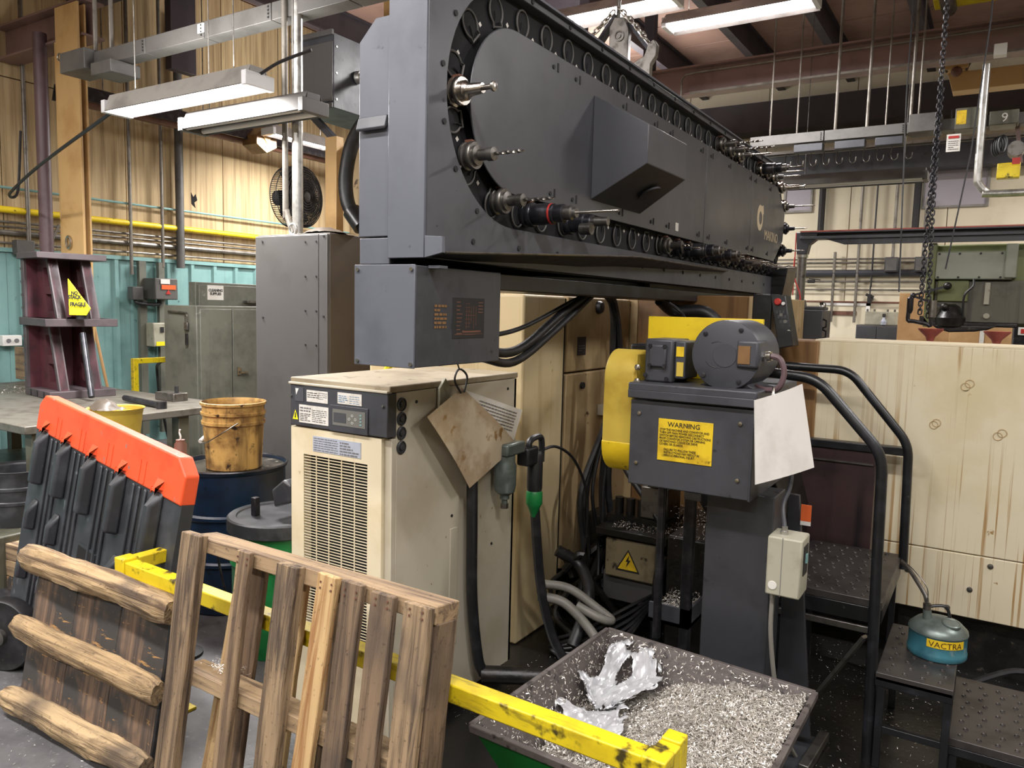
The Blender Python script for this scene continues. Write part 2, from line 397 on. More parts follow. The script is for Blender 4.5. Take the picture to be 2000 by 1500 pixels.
wb = struct(B().box(-8.2, 6.2, 12.03, 12.2, 0, 5.25).build('wall_back', 'plain_wall', base=(0, 0, 0)))
x = -8.0; first = True
bp = B().box(0, 1.21, 12.0, 12.03, 0, 2.19).build('panel', 'white_wall', wb, .003)
bp2 = B().box(0, 1.21, 12.0, 12.03, 2.2, 5.2).build('panel', 'white_wall', wb, .003)
while x < 6:
    for p in (bp, bp2):
        c = p if first else inst(p, wb)
        c.location = (x, 0, 0)
    first = False; x += 1.22
struct(B().box(6.03, 6.2, -6.2, 12.2, 0, 5.25).build('wall_right', 'plain_wall'))
struct(B().box(-8.2, 6.2, -6.2, -6.03, 0, 5.25).build('wall_front', 'plain_wall'))
ce = struct(B().box(-8.2, 6.2, -6.2, 12.2, 5.25, 5.4).build('ceiling', 'roof_deck', base=(0, 0, 0)))
dk = B().box(-8.2, 6.2, 0, .86, 5.215, 5.25).build('deck_board', 'roof_deck', ce, .006); first = True; y = -6.2
while y < 12:
    c = dk if first else inst(dk, ce)
    c.location = (0, y, 0); first = False; y += .88
rf = B()
rf.box(-.05, .05, -6.1, 12, 4.88, 4.9).box(-.008, .008, -6.1, 12, 4.9, 5.19).box(-.05, .05, -6.1, 12, 5.19, 5.212)
rf = rf.build('rafter', 'dark_beam', ce); first = True
for x in (-7.2, -5.4, -4.1, -2.95, -2.0, -1.0, .2, 1.8, 3.4, 5.0):
    c = rf if first else inst(rf, ce)
    c.location = (x, 0, 0); first = False
for i, (x0, x1, z0, z1) in enumerate(((-2.8, -2.45, 3.12, 3.44), (-.97, -.25, 3.10, 3.70))):
    wd = struct(B().box(x0, x1, 11.985, 11.997, z0, z1).build('window_%d' % (i+1), 'clear_pane'))
    f = B()
    for a in ((x0-.03, x0, z0-.03, z1+.03), (x1, x1+.03, z0-.03, z1+.03), (x0, x1, z0-.03, z0), (x0, x1, z1, z1+.03)): f.box(a[0], a[1], 11.965, 11.998, a[2], a[3])
    f.build('window_frame', 'reflector', wd)
dr = struct(B().box(-2.17, -1.6, 11.95, 11.998, 0, 1.74).build('door_1', 'white_wall'))
B().box(-2.17, -1.72, 11.93, 11.952, 1.60, 1.66).build('push_bar', 'rust_brown', dr)
fr = B().box(-2.22, -2.17, 11.93, 11.998, 0, 1.8).box(-1.6, -1.55, 11.93, 11.998, 0, 1.8).box(-2.22, -1.55, 11.93, 11.998, 1.74, 1.8)
fr.build('door_frame', 'white_mark', dr)

# ------------------------------------------------------------------ fluorescent shop fixtures
def fixture(label, c, L, ax, lit=True, tubes=2, hang=5.2, grp=None, wd=.32, lamp=True, power=1.0):
    """reflector trough with bare tubes, hung on two rods; ax 'x' or 'y'"""
    t = thing('fluorescent_light', label, 'light', c, grp, local=True)
    R = (lambda a, b, z: (a, b, z)) if ax == 'x' else (lambda a, b, z: (-b, a, z))
    def put(b): b.v = [R(*q) for q in b.v]; return b
    h = L/2
    put(B().box(-h, h, -.05, .05, .03, .09)).build('channel', 'reflector' if lit else 'busway', t, .004)
    b = B()
    for s in (-1, 1):
        b.add([(-h, s*.05, .09), (h, s*.05, .09), (h, s*wd/2, -.02), (-h, s*wd/2, -.02), (-h, s*.05, .084), (h, s*.05, .084), (h, s*(wd/2-.006), -.024), (-h, s*(wd/2-.006), -.024)],
              [(0,1,2,3),(4,5,6,7),(2,3,7,6),(0,3,7,4),(1,2,6,5)])
    put(b).build('reflector', 'reflector' if lit else 'busway', t)
    for i in range(tubes):
        q = (i-(tubes-1)/2)*.12
        put(B().cyl((-h+.02, q, -.005), (h-.02, q, -.005), .019, n=12)).build('tube', 'tube_lit' if lit else 'white_mark', t)
    for s in (-1, 1):
        put(B().box(s*h-.02, s*h+.02, -.1, .1, -.03, .05)).build('end_cap', 'bulb_end' if lit else 'busway', t, .004)
    for s in (-.7, .7):
        put(B().cyl((s*h, 0, .09), (s*h, 0, hang-c[2]), .0035, n=6)).build('hanger_rod', 'dull_steel', t)
    if lit and lamp:
        ld = bpy.data.lights.new('tube_light', 'AREA'); ld.shape = 'RECTANGLE'; ld.size = L*.95; ld.size_y = .2; ld.energy = LAMP_W*power*L/1.3; ld.color = (1.0, .975, .96)
        lo = bpy.data.objects.new('tube_light', ld); COL.objects.link(lo); lo.parent = t; lo.location = (0, 0, -.035)
        if ax == 'y': lo.rotation_euler = (0, 0, math.pi/2)
        lu = ld.copy(); lu.energy = ld.energy*.28; lu.name = 'uplight'
        ou = bpy.data.objects.new('uplight', lu); COL.objects.link(ou); ou.parent = t; ou.location = (0, 0, .12); ou.rotation_euler = (math.pi, 0, lo.rotation_euler.z)
    return t
fixture('lit twin-tube shop light hanging under the busway beside the tan column', (-4.31, 3.0, 2.82), 1.38, 'x', power=1.7, wd=.2)
fixture('unlit shop light trough hanging just below the lit one under the busway', (-3.95, 3.21, 2.70), 1.10, 'x', lit=False, wd=.2)
fixture('small lit tube light beside the heater tube on the plywood wall', (-6.93, 6.33, 3.448), .90, 'y', tubes=1, wd=.2, power=1.6)
fixture('bright shop light hanging above the black tool magazine', (-3.05, 5.95, 4.02), 1.5, 'x')
fixture('long shop light running on past the lifting bracket above the magazine', (-1.96, 6.43, 4.0), 1.2, 'x', lit=True)
fixture('unlit trough light below the right-hand busway, in front of the back wall', (-1.27, 8.0, 2.86), 1.24, 'x', lit=False, tubes=2)
OFF = 'shop lights over the aisle'
for x, y in ((-6.2, .2), (-4.2, .2), (-2.2, .2), (-.2, .2), (1.8, .2), (-5.2, -2.6), (-2.4, -2.6), (.4, -2.6), (2.6, 3.4), (2.6, 6.6), (2.4, 9.6), (-4.6, 9.6), (-5.4, 8.0)):  # rear-left one is added, hidden by the magazine, to brighten the back wall
    fixture('twin-tube shop light hung out of view to light the shop', (x, y, 4.15), 1.3, 'x', grp=OFF, power=2.2 if y > 9 else 1.0)

# ------------------------------------------------------------------ steelwork and services of the building
def ibeam(x0, x1, y, z0, z1, wd, tw=.012, tf=.02):
    return B().box(x0, x1, y-wd/2, y+wd/2, z0, z0+tf).box(x0, x1, y-tw/2, y+tw/2, z0+tf, z1-tf).box(x0, x1, y-wd/2, y+wd/2, z1-tf, z1)
t = thing('crane_beam', 'brown steel crane runway beam crossing under the roof in front of the back wall', 'beam', (0, 8, 3.86))
ibeam(-6.5, 6.0, 8.06, 3.86, 4.155, .16).build('flange_beam', 'brown_beam', t, .003)
B().tube([(-2.98, 7.93, 3.72), (-2.98, 7.93, 4.0), (-2.94, 7.93, 4.05), (-2.8, 7.93, 4.06), (4, 7.93, 4.06)], .012, 8).build('conduit', 'conduit', t)
B().box(-2.9, 5.5, 7.96, 7.98, 3.86, 3.88).build('cable_strip', 'conduit', t)
B().box(-.20, -.105, 7.86, 7.96, 3.82, 3.915).build('junction_box', 'white_mark', t, .004)
for i, x in enumerate((-5.5, -3.4, 1.4, 4.0)):
    B().box(x-.06, x+.06, 8.02, 8.1, 4.155, 4.9).build('hanger', 'dark_beam', t)
tag(B().box(-8, 6, 11.5, 11.95, 4.22, 4.62).build('girder', 'dark_beam'), 'dark steel girder, also standing in for shade along the top of the back wall', 'beam')  # its dark face also stands in for the shadowed upper wall
t = thing('wall_beam', 'blue-grey painted beam with cable hooks fixed high along the back wall', 'beam', (0, 11.7, 3.5))
B().box(-6, 6, 11.6, 11.9, 3.55, 3.85).build('beam_body', 'dark_gray', t, .004)
B().box(-6, 6, 11.5, 11.62, 3.86, 3.9).build('rail', 'galv', t)
hk = B().tube([(0, 11.5, 3.86), (0, 11.46, 3.72), (.03, 11.44, 3.66), (.07, 11.46, 3.68), (.08, 11.46, 3.74)], .008, 6, 3)
hk = hk.build('hook', 'dull_steel', t)
for i in range(9): inst(hk, t, (-2.55+i*.17, 0, 0))
hk.location = (-2.72, 0, 0)
tag(B().prism([(-.6, 4.0), (-.55, 3.82), (4, 3.82), (4, 4.0)], 'y', 8.9, 9.1).build('bridge_girder', 'tan_column', bev=.004), 'ochre crane bridge girder beyond the brown crane beam', 'beam')
t = thing('crane_beam', 'bright yellow crane bridge beam with a trolley wheel above the brown beam', 'beam', (-.3, 7.6, 4.2))
B().box(-.66, 4, 7.5, 7.75, 4.23, 4.36).build('bridge', 'safety_yellow', t, .01)
B().cyl((-.55, 7.5, 4.22), (-.55, 7.75, 4.22), .06, n=20).build('trolley_wheel', 'dull_steel', t)

def ptube(name, label, cat, pts, r, m, n=8, k=1, grp=None):
    return tag(B().tube(pts, r, n, k).build(name, m), label, cat, grp)
# left wall services
ptube('pipe', 'thin green pipe running level along the plywood wall above the yellow pipe', 'pipe', [(-7.94, 0, 2.6), (-7.94, 11, 2.6)], .012, 'teal_sheet')
ptube('gas_pipe', 'yellow gas pipe running level along the plywood wall', 'pipe', [(-7.93, 0, 2.395), (-7.93, 11, 2.395)], .032, 'yellow_paint', 12)
for z, r, l in ((2.285, .012, 'thin grey conduit just under the yellow gas pipe'), (2.24, .009, 'hair-thin grey conduit between the gas pipe and the stout grey pipe'), (2.185, .026, 'stout grey pipe below the yellow gas pipe on the plywood wall'), (2.09, .012, 'thin grey conduit just above the teal wall sheets')):
    ptube('conduit', l, 'pipe', [(-7.96, 0, z), (-7.96, 11, z)], r, 'conduit')
for y, r, z0, z1, m, l in ((3.83, .02, 1.2, 5.2, 'conduit', 'thin upright conduit beside the purple pipe, ending at an outlet box'), (4.86, .018, 1.85, 5.2, 'conduit', 'upright conduit dropping behind the teal-mounted grey switch'), (5.23, .018, 1.95, 5.2, 'conduit', 'upright grey conduit between two others on the plywood wall'), (5.45, .045, 1.95, 4.6, 'busway', 'thick grey upright pipe on the plywood wall right of the conduits')):
    ptube('conduit', l, 'pipe', [(-7.91, y, z0), (-7.91, y, z1)], r, m, 10)
t = thing('outlet_box', 'small grey junction box at the top edge of the teal sheets', 'box', (-7.9, 3.78, 1.96))
B().box(-7.96, -7.86, 3.70, 3.86, 1.98, 2.12).build('box_body', 'busway', t, .006)
B().tube([(-7.88, 3.86, 2.06), (-7.88, 4.0, 2.1), (-7.88, 4.1, 2.3)], .012, 6, 3).build('conduit_stub', 'conduit', t)
t = thing('outlet_box', 'steel outlet box at the foot of a conduit on the teal sheets', 'box', (-7.9, 3.63, 1.12))
B().box(-7.96, -7.88, 3.55, 3.72, 1.12, 1.22).build('box_body', 'white_mark', t, .005)
B().cyl((-7.879, 3.6, 1.17), (-7.87, 3.6, 1.17), .02, n=12).build('socket', 'ink_grey', t)
B().cyl((-7.879, 3.67, 1.17), (-7.87, 3.67, 1.17), .02, n=12).build('socket', 'ink_grey', t)
# tan column and the purple pipe beside it
t = thing('building_column', 'tan painted steel column rising behind the stacked castings', 'column', (-6.75, 3.7, 0))
B().box(-6.88, -6.54, 3.6, 3.62, 0, 4.0).build('flange', 'tan_column', t, .002)
B().box(-6.72, -6.70, 3.62, 3.67, 0, 4.0).build('web', 'tan_column', t)
B().box(-6.88, -6.56, 3.67, 3.685, 0, 4.0).build('flange', 'tan_column', t, .002)
B().box(-6.98, -6.90, 3.64, 3.8, 0, 3.75).build('side_post', 'tan_column', t, .004)
b = B().tube([(-6.75+.035*math.cos(a*math.pi/8), 3.585, 2.06+.05*math.sin(a*math.pi/8)) for a in range(16)], .01, 6, closed=True)
b.build('lifting_eye', 'steel', t)
ptube('pipe', 'thick purple-brown pipe standing beside the tan column', 'pipe', [(-7.17, 3.62, 0), (-7.17, 3.62, 3.85)], .055, 'purple_pipe', 14)
tag(ibeam(-8, -6.55, 3.74, 3.75, 4.05, .2).build('roof_beam', 'brown_beam', bev=.003), 'brown beam running from the tan column to the plywood wall', 'beam')
tag(B().box(-8, -3.2, 4.3, 4.5, 4.45, 4.62).build('roof_beam', 'dark_beam', bev=.004), 'dark roof beam high above the left busway', 'beam')
tag(B().box(-7.6, -7.5, 5.1, 5.4, 4.0, 5.2).build('duct', 'dark_beam', bev=.004), 'dark upright duct hung below the roof over the heater tube', 'duct')
# radiant heater on the left wall
t = thing('tube_heater', 'long radiant tube heater with reflector hung along the plywood wall', 'heater', (-7.4, 5.5, 3.38))
B().prism([(-7.55, 3.40), (-7.5, 3.54), (-7.3, 3.54), (-7.25, 3.40), (-7.27, 3.40), (-7.31, 3.525), (-7.49, 3.525), (-7.53, 3.40)], 'y', 3.9, 8.2).build('heater_reflector', 'dark_steel', t)
B().cyl((-7.4, 3.95, 3.42), (-7.4, 8.1, 3.42), .05, n=14).build('radiant_tube', 'rust_brown', t)
B().prism([(5.86, 3.44), (6.0, 3.56), (6.14, 3.44), (6.14, 3.34), (6.0, 3.26), (5.86, 3.34)], 'x', -7.34, -7.1).build('burner_box', 'brown_panel', t, .004)
B().prism([(5.94, 3.44), (6.0, 3.5), (6.06, 3.44), (6.0, 3.36)], 'x', -7.1, -7.085).build('burner_plate', 'tan_column', t)
for y in (4.3, 5.4, 6.6): B().cyl((-7.4, y, 3.54), (-7.4, y, 5.2), .006, n=6).build('hanger_rod', 'dull_steel', t)
# busway, left
def busway(name, label, x0, x1, y, z0, z1, boxes, rods):
    t = thing(name, label, 'busway', ((x0+x1)/2, y, z0))
    n = max(1, int((x1-x0)/.62)); L = (x1-x0)/n
    for i in range(n): B().box(x0+i*L+.004, x0+(i+1)*L-.004, y-.06, y+.06, z0, z1).build('duct_section', 'busway', t, .003)
    b = B()
    for i in range(n):
        for dz in (.2, .4, .6, .8):
            b.cyl((x0+(i+.96)*L, y-.06, z0+(z1-z0)*dz), (x0+(i+.96)*L, y-.066, z0+(z1-z0)*dz), .006, n=6)
    b.build('rivet', 'ink', t, stuff=True)
    for (bx0, bx1, bz0, bz1, m) in boxes: B().box(bx0, bx1, y-.13, y+.1, bz0, bz1).build('tap_box', m, t, .006)
    for x, r in rods: B().cyl((x, y, z1), (x, y, 5.2), r, n=8).build('hanger_rod', 'conduit', t)
    return t
t = busway('busway', 'grey power busway hung level under the roof beside the tan column', -5.86, -2.6, 3.4, 3.315, 3.42, [(-6.2, -5.86, 3.29, 3.44, 'busway'), (-5.78, -5.52, 3.22, 3.31, 'busway'), (-3.86, -3.72, 3.44, 3.64, 'busway')], [(-5.93, .016), (-5.72, .016), (-3.0, .016)])
B().tube([(-6.2-.02+.02*math.cos(a), 3.28, 3.42+.025*math.sin(a)) for a in [i*math.pi/6 for i in range(12)]], .006, 6, closed=True).build('pull_ring', 'dull_steel', t)
B().poly([(-3.85, 3.268, 3.50), (-3.78, 3.268, 3.50), (-3.78, 3.268, 3.64), (-3.85, 3.268, 3.64)]).build('sticker', 'label_white', t)
B().poly([(-4.62, 3.338, 3.35), (-4.55, 3.338, 3.35), (-4.55, 3.338, 3.41), (-4.62, 3.338, 3.41)]).build('sticker', 'label_white', t)
ptube('power_cord', 'thin black cord sagging from the purple pipe to the lit shop light', 'cord', [(-7.3, 3.5, 3.02), (-7.28, 3.45, 2.5), (-7.1, 3.3, 2.45), (-6.2, 3.1, 2.58), (-5.0, 3.0, 2.84)], .012, 'rubber', 6, 6)
ptube('power_cord', 'black cord from the lit shop light up towards the galvanised pipe', 'cord', [(-3.62, 3.0, 2.86), (-3.5, 3.05, 2.93), (-3.3, 3.1, 2.98)], .009, 'rubber', 6, 4)
# busway, right
t = busway('busway', 'grey power busway with tap boxes hung in front of the back wall', -2.1, 1.2, 7.5, 3.15, 3.24, [(-.76, -.52, 3.14, 3.29, 'busway'), (-.42, -.2, 3.13, 3.30, 'machine_grime'), (-.18, .02, 3.14, 3.25, 'machine_grime')], [(-1.93, .007), (-1.69, .007), (-1.36, .013), (-1.10, .013), (-.76, .013), (-.70, .008), (-.95, .007)])
B().poly([(-.41, 7.368, 3.17), (-.34, 7.368, 3.17), (-.34, 7.368, 3.28), (-.41, 7.368, 3.28)]).build('sticker', 'sign_yellow', t)
for x0, x1 in ((-1.7, -1.45), (-1.35, -1.1), (-1.02, -.8)):
    B().box(x0, x1, 7.45, 7.55, 3.07, 3.14).build('tap_off', 'dark_gray', t, .006)
text('9', .1, 'white_mark', t, (-.1, 7.37, 3.16), XA, ZA, 'number_mark')
t = thing('warning_tag', 'white tag with a red heading hanging from the right busway', 'tag', (-.41, 7.36, 2.95))
B().box(-.468, -.367, 7.36, 7.364, 2.955, 3.095).build('card', 'paper', t)
B().box(-.455, -.38, 7.356, 7.36, 3.06, 3.08).build('red_heading', 'red', t)
lines_block(t, 'ink_grey', (-.455, 7.358, 3.04), XA, ZA, .075, 5, .016, .005, 3)
ptube('conduit', 'galvanised conduit dropping from the busway tap box and bending right', 'pipe', [(-.225, 7.3, 3.6), (-.225, 7.3, 2.78), (-.215, 7.3, 2.68), (-.16, 7.3, 2.61), (-.08, 7.3, 2.59), (1.0, 7.3, 2.59)], .03, 'galv', 10, 3)
t = thing('cable_reel', 'black cable reel with dangling loops hung below the right busway', 'reel', (-.03, 7.6, 2.8))
for i in range(4):
    B().tube([(-.12+.015*i+.03*math.cos(a), 7.55-.03*i, 3.0+.07*math.sin(a)) for a in [j*math.pi/8 for j in range(16)]], .009, 6, closed=True).build('coil', 'rubber', t)
B().cyl((.02, 7.5, 2.97), (.02, 7.66, 2.97), .06, n=20).build('drum', 'dull_steel', t)
B().box(-.1, .06, 7.5, 7.6, 2.74, 2.86).build('bracket', 'safety_yellow', t, .006)
B().bar((.0, 7.55, 3.25), (.06, 7.55, 2.86), .03, .02).build('hanger', 'brown_beam', t)
B().box(.0, .055, 7.47, 7.475, 2.84, 2.89).build('sticker', 'red', t)
t = thing('hoist_trolley', 'small ochre trolley clamp on the bridge girder beside the conduit', 'trolley', (-.5, 8.85, 3.95))
B().box(-.62, -.42, 8.78, 8.95, 4.0, 4.1).build('clamp', 'tan_column', t, .01)
B().sphere((-.52, 8.8, 3.98), .05).build('pulley', 'rust_brown', t)
B().bar((-.66, 8.8, 4.12), (-.6, 8.8, 3.98), .02).build('arm', 'dull_steel', t)
B().bar((-.38, 8.8, 4.12), (-.44, 8.8, 3.98), .02).build('arm', 'dull_steel', t)
# back wall pipes and conduits
for z, r, m, l in ((2.2, .05, 'dark_gray', 'thick dark pipe running level across the back wall'), (2.08, .014, 'conduit', 'thin dark conduit just below the thick pipe on the back wall'), (1.965, .012, 'conduit', 'second thin conduit lower on the back wall'), (1.79, .014, 'rust_brown', 'lowest thin rail across the back wall above the grey cabinet'), (2.35, .012, 'conduit', 'thin conduit above the thick pipe on the back wall'), (2.40, .012, 'conduit', 'uppermost thin conduit on the back wall below the jib arm')):
    ptube('conduit', l, 'pipe', [(-4, 11.93, z), (3, 11.93, z)], r, m, 8)
for x, r, z0, z1, m, l in ((-2.27, .045, 2.8, 3.55, 'ink', 'black upright stripe of pipe left on the back wall'), (-1.05, .045, 2.8, 3.7, 'ink', 'black upright pipe beside the grey window panel'), (-1.74, .02, 1.5, 3.6, 'conduit', 'paired upright conduit left of the hanging cord'), (-1.55, .012, 2.0, 3.7, 'rubber', 'black cord hanging straight down the back wall'), (-1.3, .02, 2.4, 3.5, 'conduit', 'upright conduit feeding the left grey switch box'), (-.93, .02, 2.4, 3.2, 'conduit', 'upright conduit feeding the right grey switch box'), (-2.05, .02, 1.5, 2.5, 'conduit', 'short upright conduit beside the white door')):
    ptube('conduit', l, 'pipe', [(x, 11.9, z0), (x, 11.9, z1)], r, m, 8)
for x, l in ((-1.3, 'grey switch box on the back wall beside the paired conduits'), (-.93, 'grey switch box on the back wall nearest the green machine')):
    t = thing('switch_box', l, 'box', (x, 11.8, 2.2), 'switch boxes on the back wall')
    B().box(x-.085, x+.085, 11.78, 11.95, 2.21, 2.41).build('box_body', 'dark_gray', t, .008)
    B().box(x-.07, x+.07, 11.77, 11.782, 2.225, 2.395).build('box_cover', 'busway', t, .004)
t = thing('air_valve', 'black valve fitting at the end of the hanging cord on the back wall', 'valve', (-1.55, 11.85, 1.8))
B().cyl((-1.55, 11.85, 1.78), (-1.55, 11.85, 1.9), .03, n=12).build('body', 'ink', t)
B().box(-1.58, -1.52, 11.85, 12.0, 1.82, 1.86).build('wall_bracket', 'ink', t)
B().cyl((-1.6, 11.85, 1.9), (-1.5, 11.85, 1.86), .02, n=10).build('handle', 'ink', t)
B().cyl((-1.55, 11.85, 1.9), (-1.55, 11.85, 2.02), .01, n=8).build('stem', 'rubber', t)
t = thing('pipe_valve', 'small black lever valve on the conduit of the back wall', 'valve', (-2.35, 11.88, 2.06))
B().cyl((-2.4, 11.88, 2.08), (-2.3, 11.88, 2.08), .025, n=10).build('body', 'ink', t)
B().bar((-2.38, 11.86, 2.12), (-2.22, 11.86, 2.1), .015).build('lever', 'ink', t)
t = thing('storage_cabinet', 'blue-grey two-door cabinet against the back wall', 'cabinet', (-1.27, 10.7, 0))
B().box(-1.51, -1.03, 10.52, 10.95, 0, 1.49).build('body', 'cab_gray', t, .006)
for x0, x1 in ((-1.5, -1.275), (-1.265, -1.04)): B().box(x0, x1, 10.5, 10.52, .06, 1.47).build('door', 'dark_gray', t, .004)
t = thing('control_unit', 'beige control unit standing on the far blue-grey cabinet', 'box', (-1.25, 10.7, 1.49))
B().box(-1.42, -1.07, 10.55, 10.9, 1.49, 1.655).build('body', 'ctl_box', t, .008)
for x in (-1.4, -1.32, -1.17, -1.09): B().cyl((x, 10.6, 1.655), (x, 10.6, 1.685), .012, n=8).build('lug', 'dull_steel', t)
t = thing('spray_bottle', 'blue and black spray bottle in front of the beige control unit', 'bottle', (-1.2, 10.52, 1.49))
B().lathe((-1.2, 10.525, 1.495), ZA, [(.03, 0), (.035, .04), (.015, .07), (.012, .1)], 12).build('bottle_body', 'label_blue', t)
B().box(-1.215, -1.185, 10.5, 10.55, 1.59, 1.63).build('trigger', 'ink', t)
tag(B().box(-.98, -.36, 9.9, 10.0, 0, 1.87).build('cardboard_sheet', 'cardboard', bev=.003), 'tall tan cardboard sheet standing behind the hoist chains', 'cardboard')
t = thing('carton', 'low tan cardboard carton beyond the cream machine wall', 'box', (-.05, 9.4, 0))
B().box(-.42, .2, 9.2, 9.6, 0, 1.62).build('carton_body', 'cardboard', t, .004)
B().box(-.15, -.11, 9.19, 9.2, 0, 1.62).build('tape', 'label_white', t)

# ================================================================== tool magazine
CY, CZ, RC = 2.21, 2.235, .316          # centre of the near chain wheel, chain radius
EY = 5.72                               # centre of the far chain wheel
def arc(cy, cz, r, a0, a1, n): return [(cy+r*math.cos(math.radians(a0+(a1-a0)*i/n)), cz+r*math.sin(math.radians(a0+(a1-a0)*i/n))) for i in range(n+1)]
mg = thing('tool_magazine', 'big dark grey tool magazine with a chain of tool pockets around its face', 'machine', (-1.5, 3.8, 1.7))
# outer face plate: C-shaped sheet around the chain track
ring = [(1.75, 1.735), (5.82, 1.735), (5.82, 1.862), (CY, 1.862)] + arc(CY, CZ, .373, 270, 90, 28)[1:] + [(5.58, 2.608), (5.58, 2.632), (1.75, 2.632)]
B().prism(ring, 'x', -1.445, -1.40).build('face_plate', 'mag_gray', mg, .0025)
B().box(-1.445, -1.385, 1.75, 5.58, 2.632, 2.64).build('top_lip', 'mag_lit', mg)
B().box(-1.54, -1.402, 1.742, 1.75, 1.735, 2.64).build('end_cover', 'mag_lit', mg, .002)
back = [(1.75, 1.735), (EY, 1.735)] + arc(EY, CZ, .42, -70, 70, 18) + [(EY, 2.632), (1.75, 2.632)]
B().prism(back, 'x', -1.54, -1.47).build('back_plate', 'dark_gray', mg)
track = arc(CY, CZ, .372, 90, 270, 28) + arc(EY, CZ, .372, -90, 90, 20)
B().prism(track, 'x', -1.47, -1.437).build('chain_track', 'track_black', mg)
# inner face panels, three sheets with open joints
R1 = .262
B().prism(arc(CY, CZ, R1, 90, 270, 28) + [(4.152, CZ-R1), (4.152, CZ+R1)], 'x', -1.403, -1.397).build('face_panel', 'mag_panel', mg, .0025)
B().prism([(4.158, CZ-R1), (5.062, CZ-R1), (5.062, CZ+R1), (4.158, CZ+R1)], 'x', -1.403, -1.397).build('face_panel', 'mag_panel', mg, .0025)
B().prism([(5.068, CZ-R1), (5.72, CZ-R1), (5.95, CZ-.1), (5.97, CZ+.1), (5.72, CZ+R1), (5.068, CZ+R1)], 'x', -1.403, -1.397).build('face_panel', 'mag_panel', mg, .0025)
core = arc(CY, CZ, .20, 90, 270, 20) + arc(EY, CZ, .20, -90, 90, 16)
B().prism(core, 'x', -1.437, -1.403).build('panel_core', 'track_black', mg)
# hood boxed out from the face
h0 = [(-1.397, 2.775, 2.03), (-1.397, 3.27, 2.03), (-1.397, 3.27, 2.43), (-1.397, 2.775, 2.43)]
h1 = [(-1.165, 2.78, 2.155), (-1.165, 3.20, 2.155), (-1.165, 3.20, 2.30), (-1.165, 2.78, 2.30)]
hd_ = B().add(h0+h1, [(4,5,6,7),(0,1,5,4),(1,2,6,5),(2,3,7,6),(3,0,4,7),(0,3,2,1)]).build('hood', 'mag_panel', mg, .003)
B().lathe((-1.27, 3.06, 2.088), (.45, 0, -.9), [(.05, 0), (.05, .008), (.012, .009)], 20).build('hood_port', 'dark_gray', hd_)
# rear section with handle lip and bands
rear = [(-1.664, 1.718), (-1.541, 1.718), (-1.541, 2.42), (-1.60, 2.42), (-1.664, 2.365)]
B().prism([(-1.664, 2.135), (-1.541, 2.135), (-1.541, 2.43), (-1.60, 2.43), (-1.664, 2.37)], 'y', 1.752, 5.6).build('rear_cover', 'mag_lit', mg, .003)
B().box(-1.664, -1.541, 1.752, 5.6, 1.80, 2.128).build('rear_cover', 'mag_lit', mg, .003)
B().box(-1.662, -1.541, 1.754, 5.6, 1.718, 1.797).build('rear_cover', 'mag_lit', mg, .003)
B().prism([(1.752, 2.150), (1.744, 2.150), (1.734, 2.115), (1.738, 2.108), (1.752, 2.125)], 'x', -1.66, -1.548).build('handle_lip', 'dark_gray', mg, .002)
# drip tray under the chain
A_ = (-1.335, 1.752, 1.747)
tr = B()
lip = [A_, (-1.295, 2.405, 1.785), (-1.30, 3.05, 1.822), (-1.375, 4.56, 1.842)]
inn = [(-1.54, 1.752, 1.716), (-1.54, 2.365, 1.716), (-1.54, 3.1, 1.735), (-1.42, 4.56, 1.83)]
for i in range(3): tr.poly([lip[i], lip[i+1], inn[i+1], inn[i]]); tr.poly([tuple(c+(.0, 0, .004)[j] for j, c in enumerate(q)) for q in (lip[i], lip[i+1], inn[i+1], inn[i])])
tr.build('drip_tray', 'black_paint', mg, fix=False)
B().tube([(q[0], q[1], q[2]+.002) for q in lip], .004, 6).build('tray_edge', 'dull_steel', mg)
B().prism([(-1.397, 1.797), (-1.335, 1.793), (-1.333, 1.748), (-1.397, 1.735)], 'y', 1.738, 1.752).build('tray_end', 'mag_lit', mg, .001)
B().box(-1.40, -1.36, 1.76, 1.80, 1.706, 1.714).build('tray_clip', 'mag_lit', mg)
# underside structure
B().box(-1.66, -1.43, 1.9, 6.0, 1.655, 1.712).build('support_beam', 'black_paint', mg, .004)
B().prism([(3.6, 1.715), (5.75, 1.715), (5.75, 1.86), (4.55, 1.835), (3.6, 1.76)], 'x', -1.50, -1.47).build('tray_back', 'cab_brown', mg)
B().prism([(-1.52, 1.86), (-1.285, 1.945), (-1.32, 1.72), (-1.50, 1.715)], 'y', 5.70, 5.98).build('end_bracket', 'black_paint', mg, .004)
b = B()
for yv in (3.9, 4.3, 4.7, 5.1, 5.4): b.cyl((-1.471, yv, 1.76+.012*(yv-3.9)), (-1.464, yv, 1.76+.012*(yv-3.9)), .012, n=8)
b.build('tray_bolt', 'ink', mg, stuff=True)
